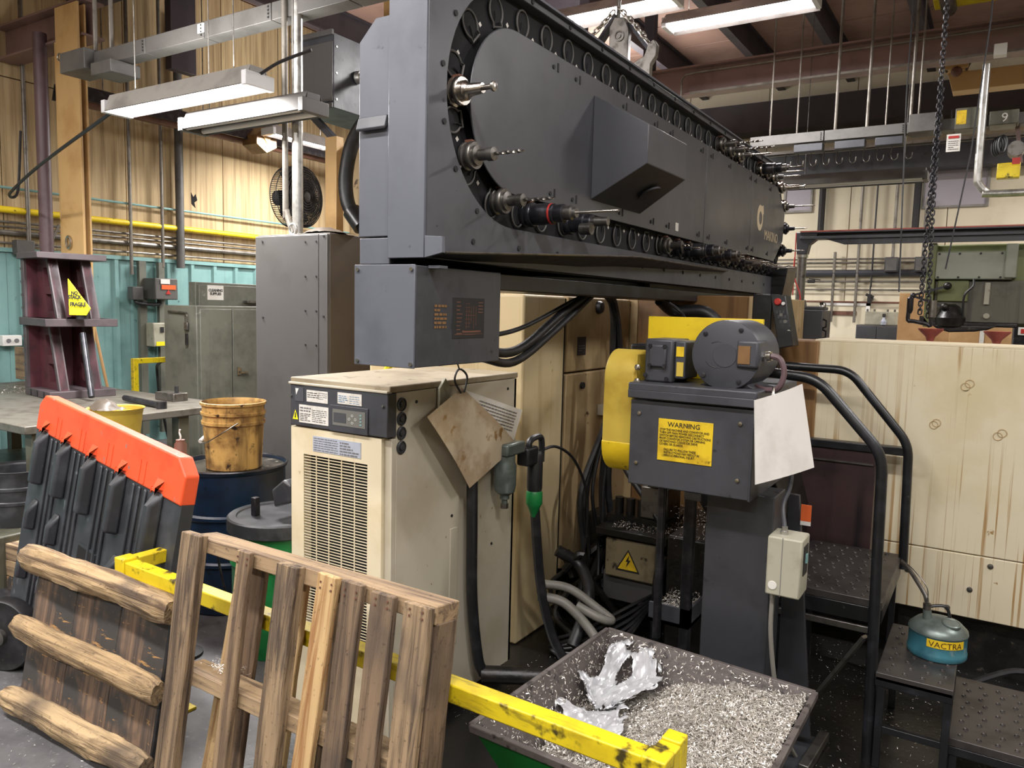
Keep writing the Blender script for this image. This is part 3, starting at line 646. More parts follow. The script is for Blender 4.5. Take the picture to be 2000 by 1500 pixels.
# bolts and slots on the face
b = B()
for i in range(14):
    yy = 1.98+i*.27
    b.cyl((-1.401, yy, 1.80), (-1.396, yy, 1.80), .009, n=8)
    b.cyl((-1.401, yy+.05, 2.62), (-1.396, yy+.05, 2.62), .008, n=8)
for a in (105, 125, 148, 172, 195, 215, 238):
    b.cyl((-1.401, CY+.40*math.cos(math.radians(a)), CZ+.40*math.sin(math.radians(a))), (-1.396, CY+.40*math.cos(math.radians(a)), CZ+.40*math.sin(math.radians(a))), .009, n=8)
for yy in (2.45, 2.62, 3.05, 3.40, 3.6, 4.05, 4.22, 4.55, 5.0, 5.12, 5.5):
    b.cyl((-1.398, yy, 2.01), (-1.393, yy, 2.01), .008, n=8)
    b.box(-1.398, -1.394, yy+.028, yy+.036, 2.0, 2.03)
    b.cyl((-1.398, yy, 2.45), (-1.393, yy, 2.45), .008, n=8)
    b.box(-1.398, -1.394, yy+.028, yy+.036, 2.44, 2.47)
b.build('screw', 'ink', mg, stuff=True)
# maker's mark and lettering
lg = B()
for i in range(24):
    a0, a1 = 2*math.pi*i/24, 2*math.pi*(i+1)/24
    def pt(a, k, dy=0): return (-1.396, 5.29+dy+.075*k*math.cos(a), 2.235+.085*k*math.sin(a)+(.02 if k == 1 else 0)*0)
    k0 = .52
    lg.poly([pt(a0, 1), pt(a1, 1), pt(a1, k0, .012), pt(a0, k0, .012)])
lg.build('emblem', 'logo_tan', mg, fix=False)
B().poly([(-1.3955, 5.27, 2.30), (-1.3955, 5.36, 2.325), (-1.3955, 5.375, 2.27), (-1.3955, 5.34, 2.25)]).build('emblem', 'logo_tan', mg, fix=False)
text('MAKINO', .095, 'logo_tan', mg, (-1.397, 5.42, 2.105), YA, ZA, 'maker_lettering')
B().box(-1.397, -1.395, 3.72, 3.76, 2.0, 2.04).build('sticker', 'label_white', mg)
# chain pockets: a ring outline, flat on the inner side, with a spring finger
pk = B(); pts = []
for i in range(20):
    a = math.radians(-60+300*i/19)
    pts.append((0, .047*math.cos(a+math.pi/2-math.radians(90)+math.radians(0)), .058*math.sin(a)))
prof = [(0, .045*math.sin(math.radians(t)), .052*math.cos(math.radians(t))) for t in range(-140, 141, 14)]
pk.tube(prof+[(0, .03, -.058), (0, -.03, -.058)], .0045, 6, closed=True)
pk.tube([(.0, -.02, -.05), (.002, -.012, -.02), (.004, -.014, .0)], .003, 5)
pk.lathe((-.006, 0, 0), XA, [(.043, 0), (.043, .003)], 16)
pocket = pk.build('tool_pocket', 'track_black', mg, raw=True)
me = pocket.data; me.materials.append(MATS['busway'])
nq = (len(prof)+2)*6
for i, p in enumerate(me.polygons): p.material_index = 1 if i < nq else 0
def chain_pos(s):
    """point and outward angle along the chain, s in metres from the start of the upper run"""
    up = EY-CY; half = math.pi*RC; tot = 2*up+2*half; s %= tot
    if s < up: return CY+s, CZ+RC, 0
    s -= up
    if s < half: a = s/RC; return EY+RC*math.sin(a), CZ+RC*math.cos(a), -a
    s -= half
    if s < up: return EY-s, CZ-RC, math.pi
    s -= up; a = s/RC; return CY-RC*math.sin(a), CZ-RC*math.cos(a), math.pi-a
TOT = 2*(EY-CY)+2*math.pi*RC; NP = int(TOT/.163); PIT = TOT/NP
L0 = ORG[mg.name]; slots = []
for i in range(NP):
    yv, zv, a = chain_pos(i*PIT-.085+.163)
    slots.append((yv, zv, a))
    c = pocket if i == 0 else inst(pocket, mg)
    c.location = (-1.429-L0.x, yv-L0.y, zv-L0.z); c.rotation_euler = (a, 0, 0); c.scale = (.82, .82, .82)
    ORG[c.name] = Vector()
pm = B().poly([(0, -.009, 0), (0, 0, -.009), (0, .009, 0), (0, 0, .009)])
pmk = pm.build('pocket_number', 'label_white', mg, fix=False, raw=True)
for i in range(NP):
    yv, zv, a = chain_pos(i*PIT+.078-.085+.163)
    zz = zv+(-.03 if zv > CZ else .03)
    c = pmk if i == 0 else inst(pmk, mg)
    c.location = (-1.435-L0.x, yv-L0.y, zz-L0.z)
# hanging terminal box under the near end
tb_ = B().box(-1.626, -1.40, 1.705, 2.145, 1.42, 1.712).build('terminal_box', 'dark_gray', mg, .003)
B().box(-1.630, -1.399, 1.699, 1.705, 1.418, 1.714).build('terminal_cover', 'mag_lit', tb_, .002)
b = B()
for q in ((-1.615, 1.70), (-1.41, 1.70), (-1.615, 1.43), (-1.41, 1.43)): b.cyl((q[0], 1.699, q[1]), (q[0], 1.694, q[1]), .006, n=8)
b.build('cover_screw', 'steel', tb_, stuff=True)
pl = B().box(-1.4, -1.3985, 1.88, 2.05, 1.50, 1.625).build('diagram_plate', 'ink', tb_, .001)
dg = B(); rnd = random.Random(4)
for i in range(9):
    zz = 1.61-i*.012; y0 = 1.90; dg.box(-1.3985, -1.3978, y0, y0+rnd.uniform(.015, .03), zz, zz+.003)
    dg.box(-1.3985, -1.3978, 1.945, 1.945+rnd.uniform(.02, .06), zz-.003, zz-.0018)
for i in range(5): dg.box(-1.3985, -1.3978, 1.95+.013*i, 1.9512+.013*i, 1.53+.01*(i % 3), 1.60)
for i in range(4): dg.box(-1.3985, -1.3978, 2.015, 2.04, 1.61-i*.01, 1.613-i*.01)
dg.box(-1.3985, -1.3978, 1.89, 2.04, 1.512, 1.5135).box(-1.3985, -1.3978, 1.93, 2.03, 1.518, 1.524)
dg.build('diagram_print', 'rust_brown', tb_, stuff=True)
lines_block(tb_, 'brown_panel', (-1.3992, 1.79, 1.602), YA, ZA, .06, 6, .0125, .007, 11, 'faded_print')

# ------------------------------------------------------------------ tools standing in the pockets
TG = 'cutting tools in the magazine chain'
def tool(kind, yv, zv, label, length=.12, dark=False, roll=0):
    t = thing('cutting_tool', label, 'tool', (-1.432, yv, zv), TG, local=True)
    ms = 'dark_steel' if dark else 'tool_steel'
    fl = B().lathe((0, 0, 0), XA, [(.046, 0), (.05, .004), (.05, .014), (.042, .018), (.042, .026), (.05, .03), (.05, .042), (.047, .046)], 28)
    fl.build('flange', ms if kind != 'drill' else 'dull_steel', t)
    B().box(.006, .034, -.012, .012, .046, .056).build('drive_key', 'rust_brown', t)
    L = length; t.scale = (.9, .86, .86)
    if kind == 'mill':
        B().lathe((.046, 0, 0), XA, [(.034, 0), (.034, .012), (.028, .016), (.022, .03), (.018, L), (.017, L+.002)], 24).build('shank', ms, t)
        B().cyl((.046+L, 0, 0), (.05+L+.035, 0, 0), .009, n=12).build('cutter', 'steel', t)
        B().lathe((.06+L+.02, 0, 0), XA, [(.008, 0), (.017, .006), (.017, .014), (.01, .016)], 14).build('cutter_head', 'steel', t)
    elif kind == 'drill':
        B().lathe((.046, 0, 0), XA, [(.036, 0), (.036, .01), (.02, .014), (.02, .05), (.024, .052), (.024, .075), (.014, .078)], 20).build('collet_chuck', 'dull_steel', t)
        fb = B(); n = 26
        prof = [(0, 1), (.5, .75), (1, 1)]
        vs = []; fs = []
        for i in range(n+1):
            u = i/n; a = u*9.0; r = .0068*(1 if u < .93 else (1-u)/.07+.05)
            for q in range(6):
                rr = r*(1.0 if q % 3 else .55); th = a+q*math.pi/3
                vs.append((.12+u*L, rr*math.cos(th), rr*math.sin(th)))
        for i in range(n):
            for q in range(6): fs.append((i*6+q, i*6+(q+1) % 6, i*6+6+(q+1) % 6, i*6+6+q))
        fb.add(vs, fs).build('twist_drill', 'steel', t)
    elif kind == 'boring':
        B().lathe((.046, 0, 0), XA, [(.04, 0), (.043, .02), (.043, .05), (.04, .055), (.04, .09), (.034, .094), (.034, .10), (.036, .105), (.036, .13), (.03, .135)], 24).build('body', 'dark_steel', t)
        B().lathe((.12, 0, 0), XA, [(.041, .0), (.042, .004), (.041, .008)], 24).build('colour_ring', 'red' if L > .1 else 'dull_steel', t)
        B().lathe((.18, 0, 0), XA, [(.028, 0), (.028, .03), (.02, .036), (.02, .05)], 18).build('nose', 'dull_steel', t)
        B().cyl((.23, 0, 0), (.23+L, 0, 0), .005, n=8).build('reamer', 'tool_steel', t)
    elif kind == 'head':
        B().lathe((.046, 0, 0), XA, [(.04, 0), (.043, .02), (.043, .06), (.036, .065), (.036, .09), (.032, .095)], 24).build('body', 'dark_steel', t)
        B().cyl((.1, -.03, -.03), (.15, -.03, -.03), .026, n=16).build('side_head', 'dull_steel', t)
        B().cyl((.13, .02, .005), (.2, .02, .005), .022, .018, n=16).build('nose', 'dull_steel', t)
    else:   # slim finger tool
        B().lathe((.046, 0, 0), XA, [(.034, 0), (.034, .012), (.018, .02), (.016, .06), (.009, .064)], 16).build('collet_chuck', 'dark_steel' if dark else 'dull_steel', t)
        B().lathe((.11, 0, 0), XA, [(.006, 0), (.006, L*.8), (.0015, L)], 10).build('cutter', 'steel', t)
    return t
tool('mill', 1.905, 2.235, 'bright conical milling tool standing out of the near curve of the magazine', .075)
tool('drill', 1.975, 2.06, 'tool holder with a thin twist drill below the bright milling tool', .12)
tool('drill', 2.15, 1.945, 'tool holder with a twist drill at the bottom of the curve', .13)
tool('boring', 2.335, 1.922, 'black boring tool with a red ring and a long reamer', .17, True)
tool('head', 2.62, 1.922, 'black double-headed tool next to the empty lower pockets', .1, True)
LOWS = [(3.63, 'drill', .06), (3.80, 'slim', .05), (3.965, 'boring', .02), (4.12, 'slim', .06), (4.28, 'boring', .05), (4.45, 'slim', .09), (4.61, 'drill', .1), (4.77, 'slim', .12), (4.94, 'slim', .11), (5.1, 'drill', .09), (5.26, 'slim', .12), (5.42, 'slim', .1), (5.58, 'slim', .13)]
for yv, kd, L in LOWS: tool(kd, yv, CZ-RC, 'dark tool in the crowded far end of the lower chain run', L, True)
for yv, kd, L, lb in ((4.42, 'drill', .17, 'long twist drill, first of three side by side on the upper chain run'), (4.60, 'drill', .20, 'longest twist drill on the upper chain run'), (4.78, 'slim', .14, 'pale slim cutter after the two long drills on the upper run'), (5.28, 'boring', .10, 'large bright boring head near the far end of the upper run'), (5.44, 'slim', .18, 'smooth pin gauge beyond the bright boring head'), (5.62, 'slim', .12, 'short pin tool beyond the smooth pin gauge')):
    tool(kd, yv, CZ+RC, lb, L)
for a, kd, L, lb in ((62, 'mill', .12, 'bright stub tool with a black bar at the top of the far curve'), (30, 'slim', .16, 'thin pointed tool on the far curve beside the panel edge'), (0, 'slim', .10, 'dark stub tool level with the maker\'s lettering on the far curve'), (-32, 'slim', .10, 'lowest dark tool on the far curve of the magazine')):
    tool(kd, EY+RC*math.cos(math.radians(a)), CZ+RC*math.sin(math.radians(a)), lb, L, dark=a < 20)

# ================================================================== machine body behind
mb = thing('machining_centre', 'cream machining centre body with streaked panels behind chiller and conveyor', 'machine', (-2.2, 4.0, 0))
B().box(-2.77, -1.83, 3.0, 3.40, .0, 1.66).build('body_panel', 'cream_machine', mb, .012)
B().box(-2.75, -1.845, 3.40, 3.43, .02, 1.65).build('joint_gap', 'void', mb)
B().box(-2.77, -1.83, 3.43, 4.2, .25, 1.268).build('body_panel', 'cream_dirty', mb, .008)
B().box(-2.77, -1.83, 3.43, 4.2, 1.276, 1.66).build('body_panel', 'cream_dirty', mb, .008)
B().box(-2.77, -1.9, 3.43, 4.2, 0, .25).build('base_casting', 'grimy_black', mb)
B().box(-2.77, -1.785, 4.205, 4.58, .25, 1.69).build('body_panel', 'cream_dirty', mb, .008)
mc = thing('machine_column', 'tall tan machine column rising behind the tool magazine', 'machine', (-3.3, 5.2, 0))
B().box(-4.48, -2.85, 4.6, 5.9, 0, 2.88).build('column_cover', 'cream_dirty', mc, .02)
B().box(-4.3, -3.0, 4.7, 5.8, 2.88, 2.94).build('column_cap', 'dark_gray', mc, .01)
B().lathe((-1.83, 3.77, 1.61), XA, [(.035, 0), (.035, .012), (.028, .025), (.005, .028)], 20).build('plug', 'rubber', mb)
B().box(-1.83, -1.826, 3.54, 3.63, 1.36, 1.455).build('name_plate', 'ink', mb)
lines_block(mb, 'ink_grey', (-1.826, 3.55, 1.41), YA, ZA, .07, 3, .012, .004, 5)
B().cyl((-1.83, 3.6, 1.2), (-1.815, 3.6, 1.2), .018, n=12).build('bolt_hole', 'ink', mb)
B().box(-1.83, -1.79, 3.80, 4.1, 1.02, 1.08).build('ledge', 'cream_shade', mb, .004)
mb = thing('machine_guard', 'cream splash guard wall with rust drips and a dark lower door beside the steps', 'guard', (0, 4.0, 0))
B().box(-1.78, -1.14, 4.2, 5.3, .3, 1.69).build('guard_wall', 'brown_panel', mb, .005)
B().box(-1.14, -1.08, 4.18, 5.3, .3, 1.69).build('guard_corner', 'cream_dirty', mb, .005)
B().box(-1.14, -.715, 3.88, 4.15, .3, 1.475).build('door_panel', 'brown_panel', mb, .006)
B().box(-.735, .95, 3.90, 3.93, .56, 1.475).build('front_guard', 'cream_wall', mb, .004)
B().box(-.735, .95, 3.90, 3.93, .27, .556).build('front_guard', 'cream_wall', mb, .004)
B().box(-.735, .95, 3.90, 4.3, 1.475, 1.483).build('guard_cap', 'cream', mb)
b = B()
for q in ((-.27, .44), (-.02, .40), (.2, .36), (.05, .52), (-.1, .30), (.25, .48)): b.lathe((q[0], 3.90, q[1]), -YA, [(.012, 0), (.012, .004), (.004, .006)], 10)
b.build('guard_bolt', 'dull_steel', mb, stuff=True)
for q in ((-.10, 1.30), (-.085, 1.315), (-.21, 1.12), (-.2, 1.13), (.05, 1.11), (.035, 1.095)):
    B().tube([(q[0]+.017*math.cos(i*math.pi/8), 3.899, q[1]+.017*math.sin(i*math.pi/8)) for i in range(16)], .0022, 5, closed=True).build('rust_ring', 'cream_dirty', mb)
B().box(-.95, -.42, 3.78, 3.88, .42, .985).build('lower_door', 'dark_red', mb, .004)
B().box(-.98, -.29, 3.77, 3.83, .985, 1.02).build('kick_bar', 'black_paint', mb, .003)
B().box(-.95, -.43, 3.77, 3.782, .925, .931).build('door_seam', 'dull_steel', mb)
B().box(-1.75, .9, 4.16, 5.3, 0, .28).build('bed_casting', 'grimy_black', mb)
B().box(-.3, .95, 3.98, 4.1, .0, .26).build('plinth', 'grimy_black', mb)
# pendant operator panel
t = thing('operator_panel', 'black operator pendant with round buttons beside the yellow back plate', 'control panel', (-.86, 3.7, 1.30))
B().box(-.99, -.90, 3.70, 3.86, 1.40, 1.69).build('housing', 'black_paint', t, .006)
B().add([(-.905,3.68,1.69),(-.838,3.68,1.685),(-.785,3.66,1.455),(-.85,3.66,1.44),(-.905,3.80,1.69),(-.838,3.80,1.685),(-.785,3.78,1.455),(-.85,3.78,1.44)], [(0,1,2,3),(4,5,6,7),(0,1,5,4),(1,2,6,5),(2,3,7,6),(3,0,4,7)]).build('key_face', 'black_paint', t, .003)
B().lathe((-.868, 3.679, 1.655), -YA, [(.016, 0), (.016, .012), (.012, .016)], 16).build('stop_button', 'red', t)
for dx, dz, m in ((.026, -.008, 'white_mark'), (.058, -.135, 'label_white'), (.045, -.19, 'label_white'), (.06, -.195, 'lens_grey'), (.03, -.15, 'lens_grey'), (.02, -.06, 'lens_grey'), (.04, -.09, 'lens_grey')):
    B().lathe((-.868+dx, 3.672, 1.655+dz), -YA, [(.008, 0), (.008, .006)], 10).build('button', m, t)
b = B()
for i in range(4):
    for j in range(3): b.box(-.872+.014*j+i*.009, -.861+.014*j+i*.009, 3.668, 3.676, 1.60-.022*i, 1.615-.022*i)
b.build('key', 'dark_gray', t, stuff=True)
B().box(-.91, -.86, 3.70, 3.78, 1.30, 1.44).build('arm', 'black_paint', t, .004)

# ================================================================== chiller
ch = thing('oil_chiller', 'cream oil chiller cabinet with dark control panel and louvred front', 'chiller', (-1.95, 2.36, 0))
X0, X1, Y0, Y1 = -2.19, -1.716, 1.96, 2.77
B().box(X0+.02, X1-.02, Y0+.03, Y1-.02, .03, 1.30).build('inner_case', 'void', ch)
B().box(X1-.02, X1, Y0+.035, Y1, .05, 1.30).build('side_panel', 'cream_shade', ch, .003)
B().box(X0, X0+.02, Y0+.035, Y1, .05, 1.30).build('side_panel', 'cream_shade', ch, .003)
B().box(X0, X1, Y1-.02, Y1, .05, 1.30).build('rear_panel', 'cream_shade', ch, .003)
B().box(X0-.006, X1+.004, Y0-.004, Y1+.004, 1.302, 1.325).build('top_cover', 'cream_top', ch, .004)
B().box(X1-.03, X1+.001, Y0+.01, Y0+.034, .05, 1.142).build('corner_post', 'cream_shade', ch, .003)
B().box(X0+.02, X1-.02, Y0+.05, Y1-.04, 0, .05).build('plinth', 'grimy_black', ch)
# dark control fascia
before = set(bpy.data.objects)
B().box(X0+.002, X1+.001, Y0-.012, Y0+.035, 1.088, 1.266).build('fascia', 'dark_gray', ch, .004)
B().box(X0-.004, X1+.002, Y0-.016, Y0+.01, 1.266, 1.276).build('fascia_rim', 'cream_shade', ch, .002)
F = Y0-.0125
def lab(x0, x1, z0, z1, m, name='label'): return B().box(x0, x1, F-.001, F, z0, z1).build(name, m, ch)
bpl = lab(-2.165, -2.125, 1.195, 1.255, 'mag_gray', 'brand_plate')
B().poly([(-2.162, F-.0015, 1.25), (-2.146, F-.0015, 1.25), (-2.158, F-.0015, 1.222)]).build('brand_mark', 'white_mark', bpl, fix=False)
lb = lab(-2.11, -2.015, 1.198, 1.248, 'label_white'); lines_block(lb, 'ink', (-2.106, F-.001, 1.238), XA, ZA, .05, 3, .009, .003, 2); lines_block(lb, 'ink_grey', (-2.058, F-.001, 1.24), XA, ZA, .04, 4, .008, .002, 9)
lb = lab(-1.972, -1.87, 1.205, 1.252, 'label_white'); lines_block(lb, 'ink_blue', (-1.968, F-.001, 1.24), XA, ZA, .04, 4, .008, .003, 6); lines_block(lb, 'ink_blue', (-1.92, F-.001, 1.24), XA, ZA, .04, 4, .009, .002, 7)
lb = lab(-2.145, -2.012, 1.105, 1.182, 'label_white'); lines_block(lb, 'ink_grey', (-2.14, F-.001, 1.172), XA, ZA, .05, 2, .012, .006, 12); lines_block(lb, 'ink', (-2.14, F-.001, 1.145), XA, ZA, .048, 5, .007, .0025, 13); lines_block(lb, 'ink', (-2.085, F-.001, 1.165), XA, ZA, .065, 7, .008, .002, 14)
B().poly([(-2.176, F-.0006, 1.115), (-2.150, F-.0006, 1.115), (-2.163, F-.0006, 1.158)]).build('hazard_triangle', 'bright_yellow', ch, fix=False)
B().poly([(-2.166, F-.001, 1.122), (-2.160, F-.001, 1.122), (-2.161, F-.001, 1.145), (-2.165, F-.001, 1.145)]).build('hazard_mark', 'ink', ch, fix=False)
cfm = B().box(-2.003, -1.842, F-.004, F, 1.088, 1.198).build('control_frame', 'dark_gray', ch, .002)
B().box(-1.99, -1.852, F-.005, F-.004, 1.115, 1.182).build('control_plate', 'lens_grey', cfm)
B().box(-1.985, -1.932, F-.0058, F-.005, 1.128, 1.168).build('display', 'mag_panel', cfm)
for dx, dz in ((0, .015), (0, -.015), (-.013, 0), (.013, 0)):
    q = (-1.905+dx, 1.147+dz); s = .0045
    bb = B()
    for a in ((-s, s, s-.0012, s), (-s, s, -s, -s+.0012), (-s, -s+.0012, -s, s), (s-.0012, s, -s, s)): bb.box(q[0]+a[0], q[0]+a[1], F-.0062, F-.005, q[1]+a[2], q[1]+a[3])
    bb.build('arrow_key', 'white_mark', cfm)
for dz in (.02, .007, -.006, -.019): B().box(-1.874, -1.866, F-.0062, F-.005, 1.144+dz, 1.150+dz).build('status_key', 'teal_sheet', cfm)
for x in (-2.182, -1.735): B().lathe((x, F, 1.215), -YA, [(.005, 0), (.005, .004)], 10).build('screw', 'steel', ch)
for o in set(bpy.data.objects)-before:      # fascia stands from 1.148 to 1.30 m
    for vv in o.data.vertices:
        vv.co.z = 1.148+(vv.co.z-1.088)*.854
        if o.name.split('.')[0] not in ('fascia', 'fascia_rim', 'screw'): vv.co.x = -2.19+1.95+(vv.co.x+2.19-1.95)*1.12
# front panel with louvre opening
gx0, gx1, gz0, gz1 = -2.125, -1.81, .33, 1.045
b = B().box(X0, gx0, Y0-.006, Y0+.03, .08, 1.143).box(gx1, X1-.03, Y0-.006, Y0+.03, .08, 1.143).box(gx0, gx1, Y0-.006, Y0+.03, gz1, 1.143).box(gx0, gx1, Y0-.006, Y0+.03, .08, gz0)
b.build('front_panel', 'cream', ch)
dpl = B().box(-2.075, -1.84, Y0-.0075, Y0-.006, 1.062, 1.118).build('data_plate', 'label_blue', ch)
lines_block(dpl, 'ink_grey', (-2.07, Y0-.0075, 1.112), XA, ZA, .12, 6, .0085, .003, 21); lines_block(dpl, 'ink_grey', (-1.94, Y0-.0075, 1.110), XA, ZA, .09, 5, .010, .005, 22)
for i in range(1, 5):
    xx = gx0+(gx1-gx0)*i/5; B().box(xx-.0018, xx+.0018, Y0-.004, Y0-.001, gz0, gz1).build('grille_bar', 'cream', ch)
ns = 66; pt = (gz1-gz0)/ns
sl = B().add([(gx0, Y0-.003, 0), (gx1, Y0-.003, 0), (gx1, Y0-.003, .0034), (gx0, Y0-.003, .0034), (gx0, Y0-.002, 0), (gx1, Y0-.002, 0), (gx1, Y0-.002, .0034), (gx0, Y0-.002, .0034)], [(0,1,2,3),(7,6,5,4),(0,4,5,1),(3,2,6,7),(0,3,7,4),(1,5,6,2)])
sl = sl.build('louvre_slat', 'cream', ch)
for i in range(ns):
    c = sl if i == 0 else inst(sl, ch)
    c.location = (0, 0, gz0+i*pt)
# round plugs on the side
for z in (1.258, 1.208, 1.158, 1.108):
    B().lathe((X1, 2.02, z), XA, [(.024, 0), (.024, .004), (.020, .007), (.0185, .003), (.011, .003), (.010, .008), (.004, .009)], 26).build('side_plug', 'lid_black', ch)
for q in ((2.6, .62), (2.32, .80), (2.1, 1.26), (2.7, 1.26), (2.12, .3)): B().lathe((X1, q[0], q[1]), XA, [(.006, 0), (.006, .003)], 8).build('screw', 'ink', ch)
B().box(X1-.001, X1+.004, 2.31, 2.36, .28, .75).build('side_seam', 'cream_shade', ch, .002)

# ------------------------------------------------------------------ documents hanging at the chiller
def sheet(name, label, cat, c4, m, th=.0015, bend=0, grp=None):
    a, b_, c, d = [Vector(q) for q in c4]; nrm = (b_-a).cross(d-a).normalized()
    if nrm.x < 0: nrm = -nrm
    bl = B(); N = 8
    def fn(side):
        def f(u, v): 
            p = a*(1-u)*(1-v)+b_*u*(1-v)+c*u*v+d*(1-u)*v
            return p+nrm*(bend*math.sin(math.pi*u)*(1-.3*v)+side*th/2)
        return f
    bl.grid(fn(1), N, N).grid(fn(-1), N, N)
    t = thing(name, label, cat, (a+c)/2)
    bl.build('sheet', m, t, fix=False)
    return t, a, b_, c, d, nrm
t, a, b_, c, d, nn = sheet('document_sleeve', 'white printed chart in a sleeve hanging behind the oily one', 'document', [(-1.672, 2.34, 1.285), (-1.668, 2.742, 1.17), (-1.664, 2.65, 1.0), (-1.668, 2.25, 1.12)], 'paper')
xd = (b_-a).normalized(); yd = -(d-a).normalized(); s = 1 if xd.cross(yd).x > 0 else -1
lines_block(t, 'ink_grey', a+xd*.1-yd*.02+Vector((.003, 0, 0)), xd, yd, .28, 9, .013, .004, 31)
t, a, b_, c, d, nn = sheet('document_sleeve', 'oil-stained brown document sleeve hanging on the side of the cream chiller', 'document', [(-1.668, 2.305, 1.298), (-1.655, 2.69, 1.03), (-1.645, 2.335, .915), (-1.655, 2.085, 1.213)], 'sleeve_dirty', bend=.012)
B().tube([(-1.66, 2.29, 1.28), (-1.66, 2.25, 1.33), (-1.655, 2.27, 1.37), (-1.655, 2.32, 1.34), (-1.66, 2.31, 1.28)], .004, 6, 5).build('hanging_loop', 'rubber', t)
B().tube([(-1.655, 2.27, 1.37), (-1.64, 2.235, 1.40), (-1.63, 2.22, 1.425)], .003, 6, 3).build('hook_wire', 'dull_steel', t)
t = thing('magnet_clip', 'dirty clear clip holding the hanging documents to the chiller top', 'clip', (-1.7, 2.25, 1.19))
B().prism([(2.215, 1.20), (2.27, 1.205), (2.285, 1.295), (2.25, 1.335), (2.215, 1.30)], 'x', -1.712, -1.70).build('clip_plate', 'ctl_box', t, .002)
# filter, regulator, hoses at the back corner of the chiller
t = thing('air_filter', 'grey filter bowl with a hex plug behind the hanging documents', 'filter', (-1.66, 2.6, .82))
B().lathe((-1.655, 2.6, .80), ZA, [(.012, 0), (.012, .018), (.02, .02), (.02, .035), (.04, .05), (.046, .08), (.046, .16), (.04, .17), (.04, .20)], 22).build('bowl', 'can_grey', t)
B().cyl((-1.655, 2.6, .78), (-1.655, 2.6, .80), .016, n=6).build('hex_plug', 'dull_steel', t)
B().box(-1.69, -1.62, 2.56, 2.7, 1.0, 1.05).build('head', 'can_grey', t, .008)
t = thing('air_regulator', 'black air regulator with a green bowl at the chiller corner', 'regulator', (-1.66, 2.84, .78))
B().box(-1.69, -1.63, 2.74, 2.83, .93, 1.01).build('body', 'rubber', t, .01)
B().lathe((-1.655, 2.84, .80), ZA, [(.03, 0), (.034, .02), (.034, .17), (.028, .18)], 18).build('handle', 'rubber', t)
B().lathe((-1.655, 2.84, .74), ZA, [(.01, -.05), (.03, 0), (.036, .01), (.036, .06), (.03, .07)], 18).build('bowl', 'green_drum', t)
B().tube([(-1.655, 2.78, .97), (-1.65, 2.78, 1.03), (-1.65, 2.83, 1.045), (-1.65, 2.88, 1.03), (-1.65, 2.885, .93)], .014, 8, 4).build('elbow', 'rubber', t)
ptube('hose', 'thick black hose dropping down the side of the chiller', 'hose', [(-1.675, 2.395, .93), (-1.675, 2.40, .75), (-1.675, 2.41, .45), (-1.67, 2.45, .2), (-1.66, 2.48, .12)], .022, 'rubber', 12, 5)
tag(B().lathe((-1.675, 2.395, .90), ZA, [(.016, 0), (.018, .02), (.014, .025), (.014, .05)], 12).build('hose_fitting', 'dull_steel'), 'brass fitting on top of the thick chiller hose', 'fitting')
ptube('pipe', 'oily black pipe running from the chiller hose towards the bin', 'pipe', [(-1.66, 2.47, .12), (-1.4, 2.6, .13), (-1.1, 2.75, .13)], .035, 'grimy_black', 12, 2)
ptube('cable', 'black wrapped cable bundle dropping from the air regulator', 'cable', [(-1.655, 2.85, .72), (-1.65, 2.87, .55), (-1.64, 2.90, .35), (-1.60, 2.93, .15), (-1.55, 2.95, .04)], .022, 'rubber', 8, 5)
ptube('cable', 'thin black cable arching from the regulator to the machine base', 'cable', [(-1.65, 2.87, .98), (-1.64, 3.0, .98), (-1.62, 3.14, .9), (-1.62, 3.28, .72), (-1.63, 3.32, .5), (-1.64, 3.27, .3)], .007, 'rubber', 6, 6)
for i, (pts, r, m, l) in enumerate((
    ([(-1.66, 2.93, .36), (-1.55, 3.0, .34), (-1.42, 3.04, .26), (-1.36, 3.05, .22), (-1.40, 3.0, .24), (-1.5, 2.98, .28)], .02, 'gray_hose', 'grey hose looping out from behind the chiller corner'),
    ([(-1.66, 2.91, .31), (-1.55, 2.95, .29), (-1.44, 2.97, .2), (-1.34, 2.96, .1)], .022, 'gray_hose', 'second grey hose tapering to the floor beside the bin'),
    ([(-1.7, 3.15, .45), (-1.6, 3.2, .38), (-1.5, 3.1, .28), (-1.5, 2.95, .1)], .028, 'rubber', 'stout black hose bent at the machine base'))):
    ptube('hose', l, 'hose', pts, r, m, 10, 6)
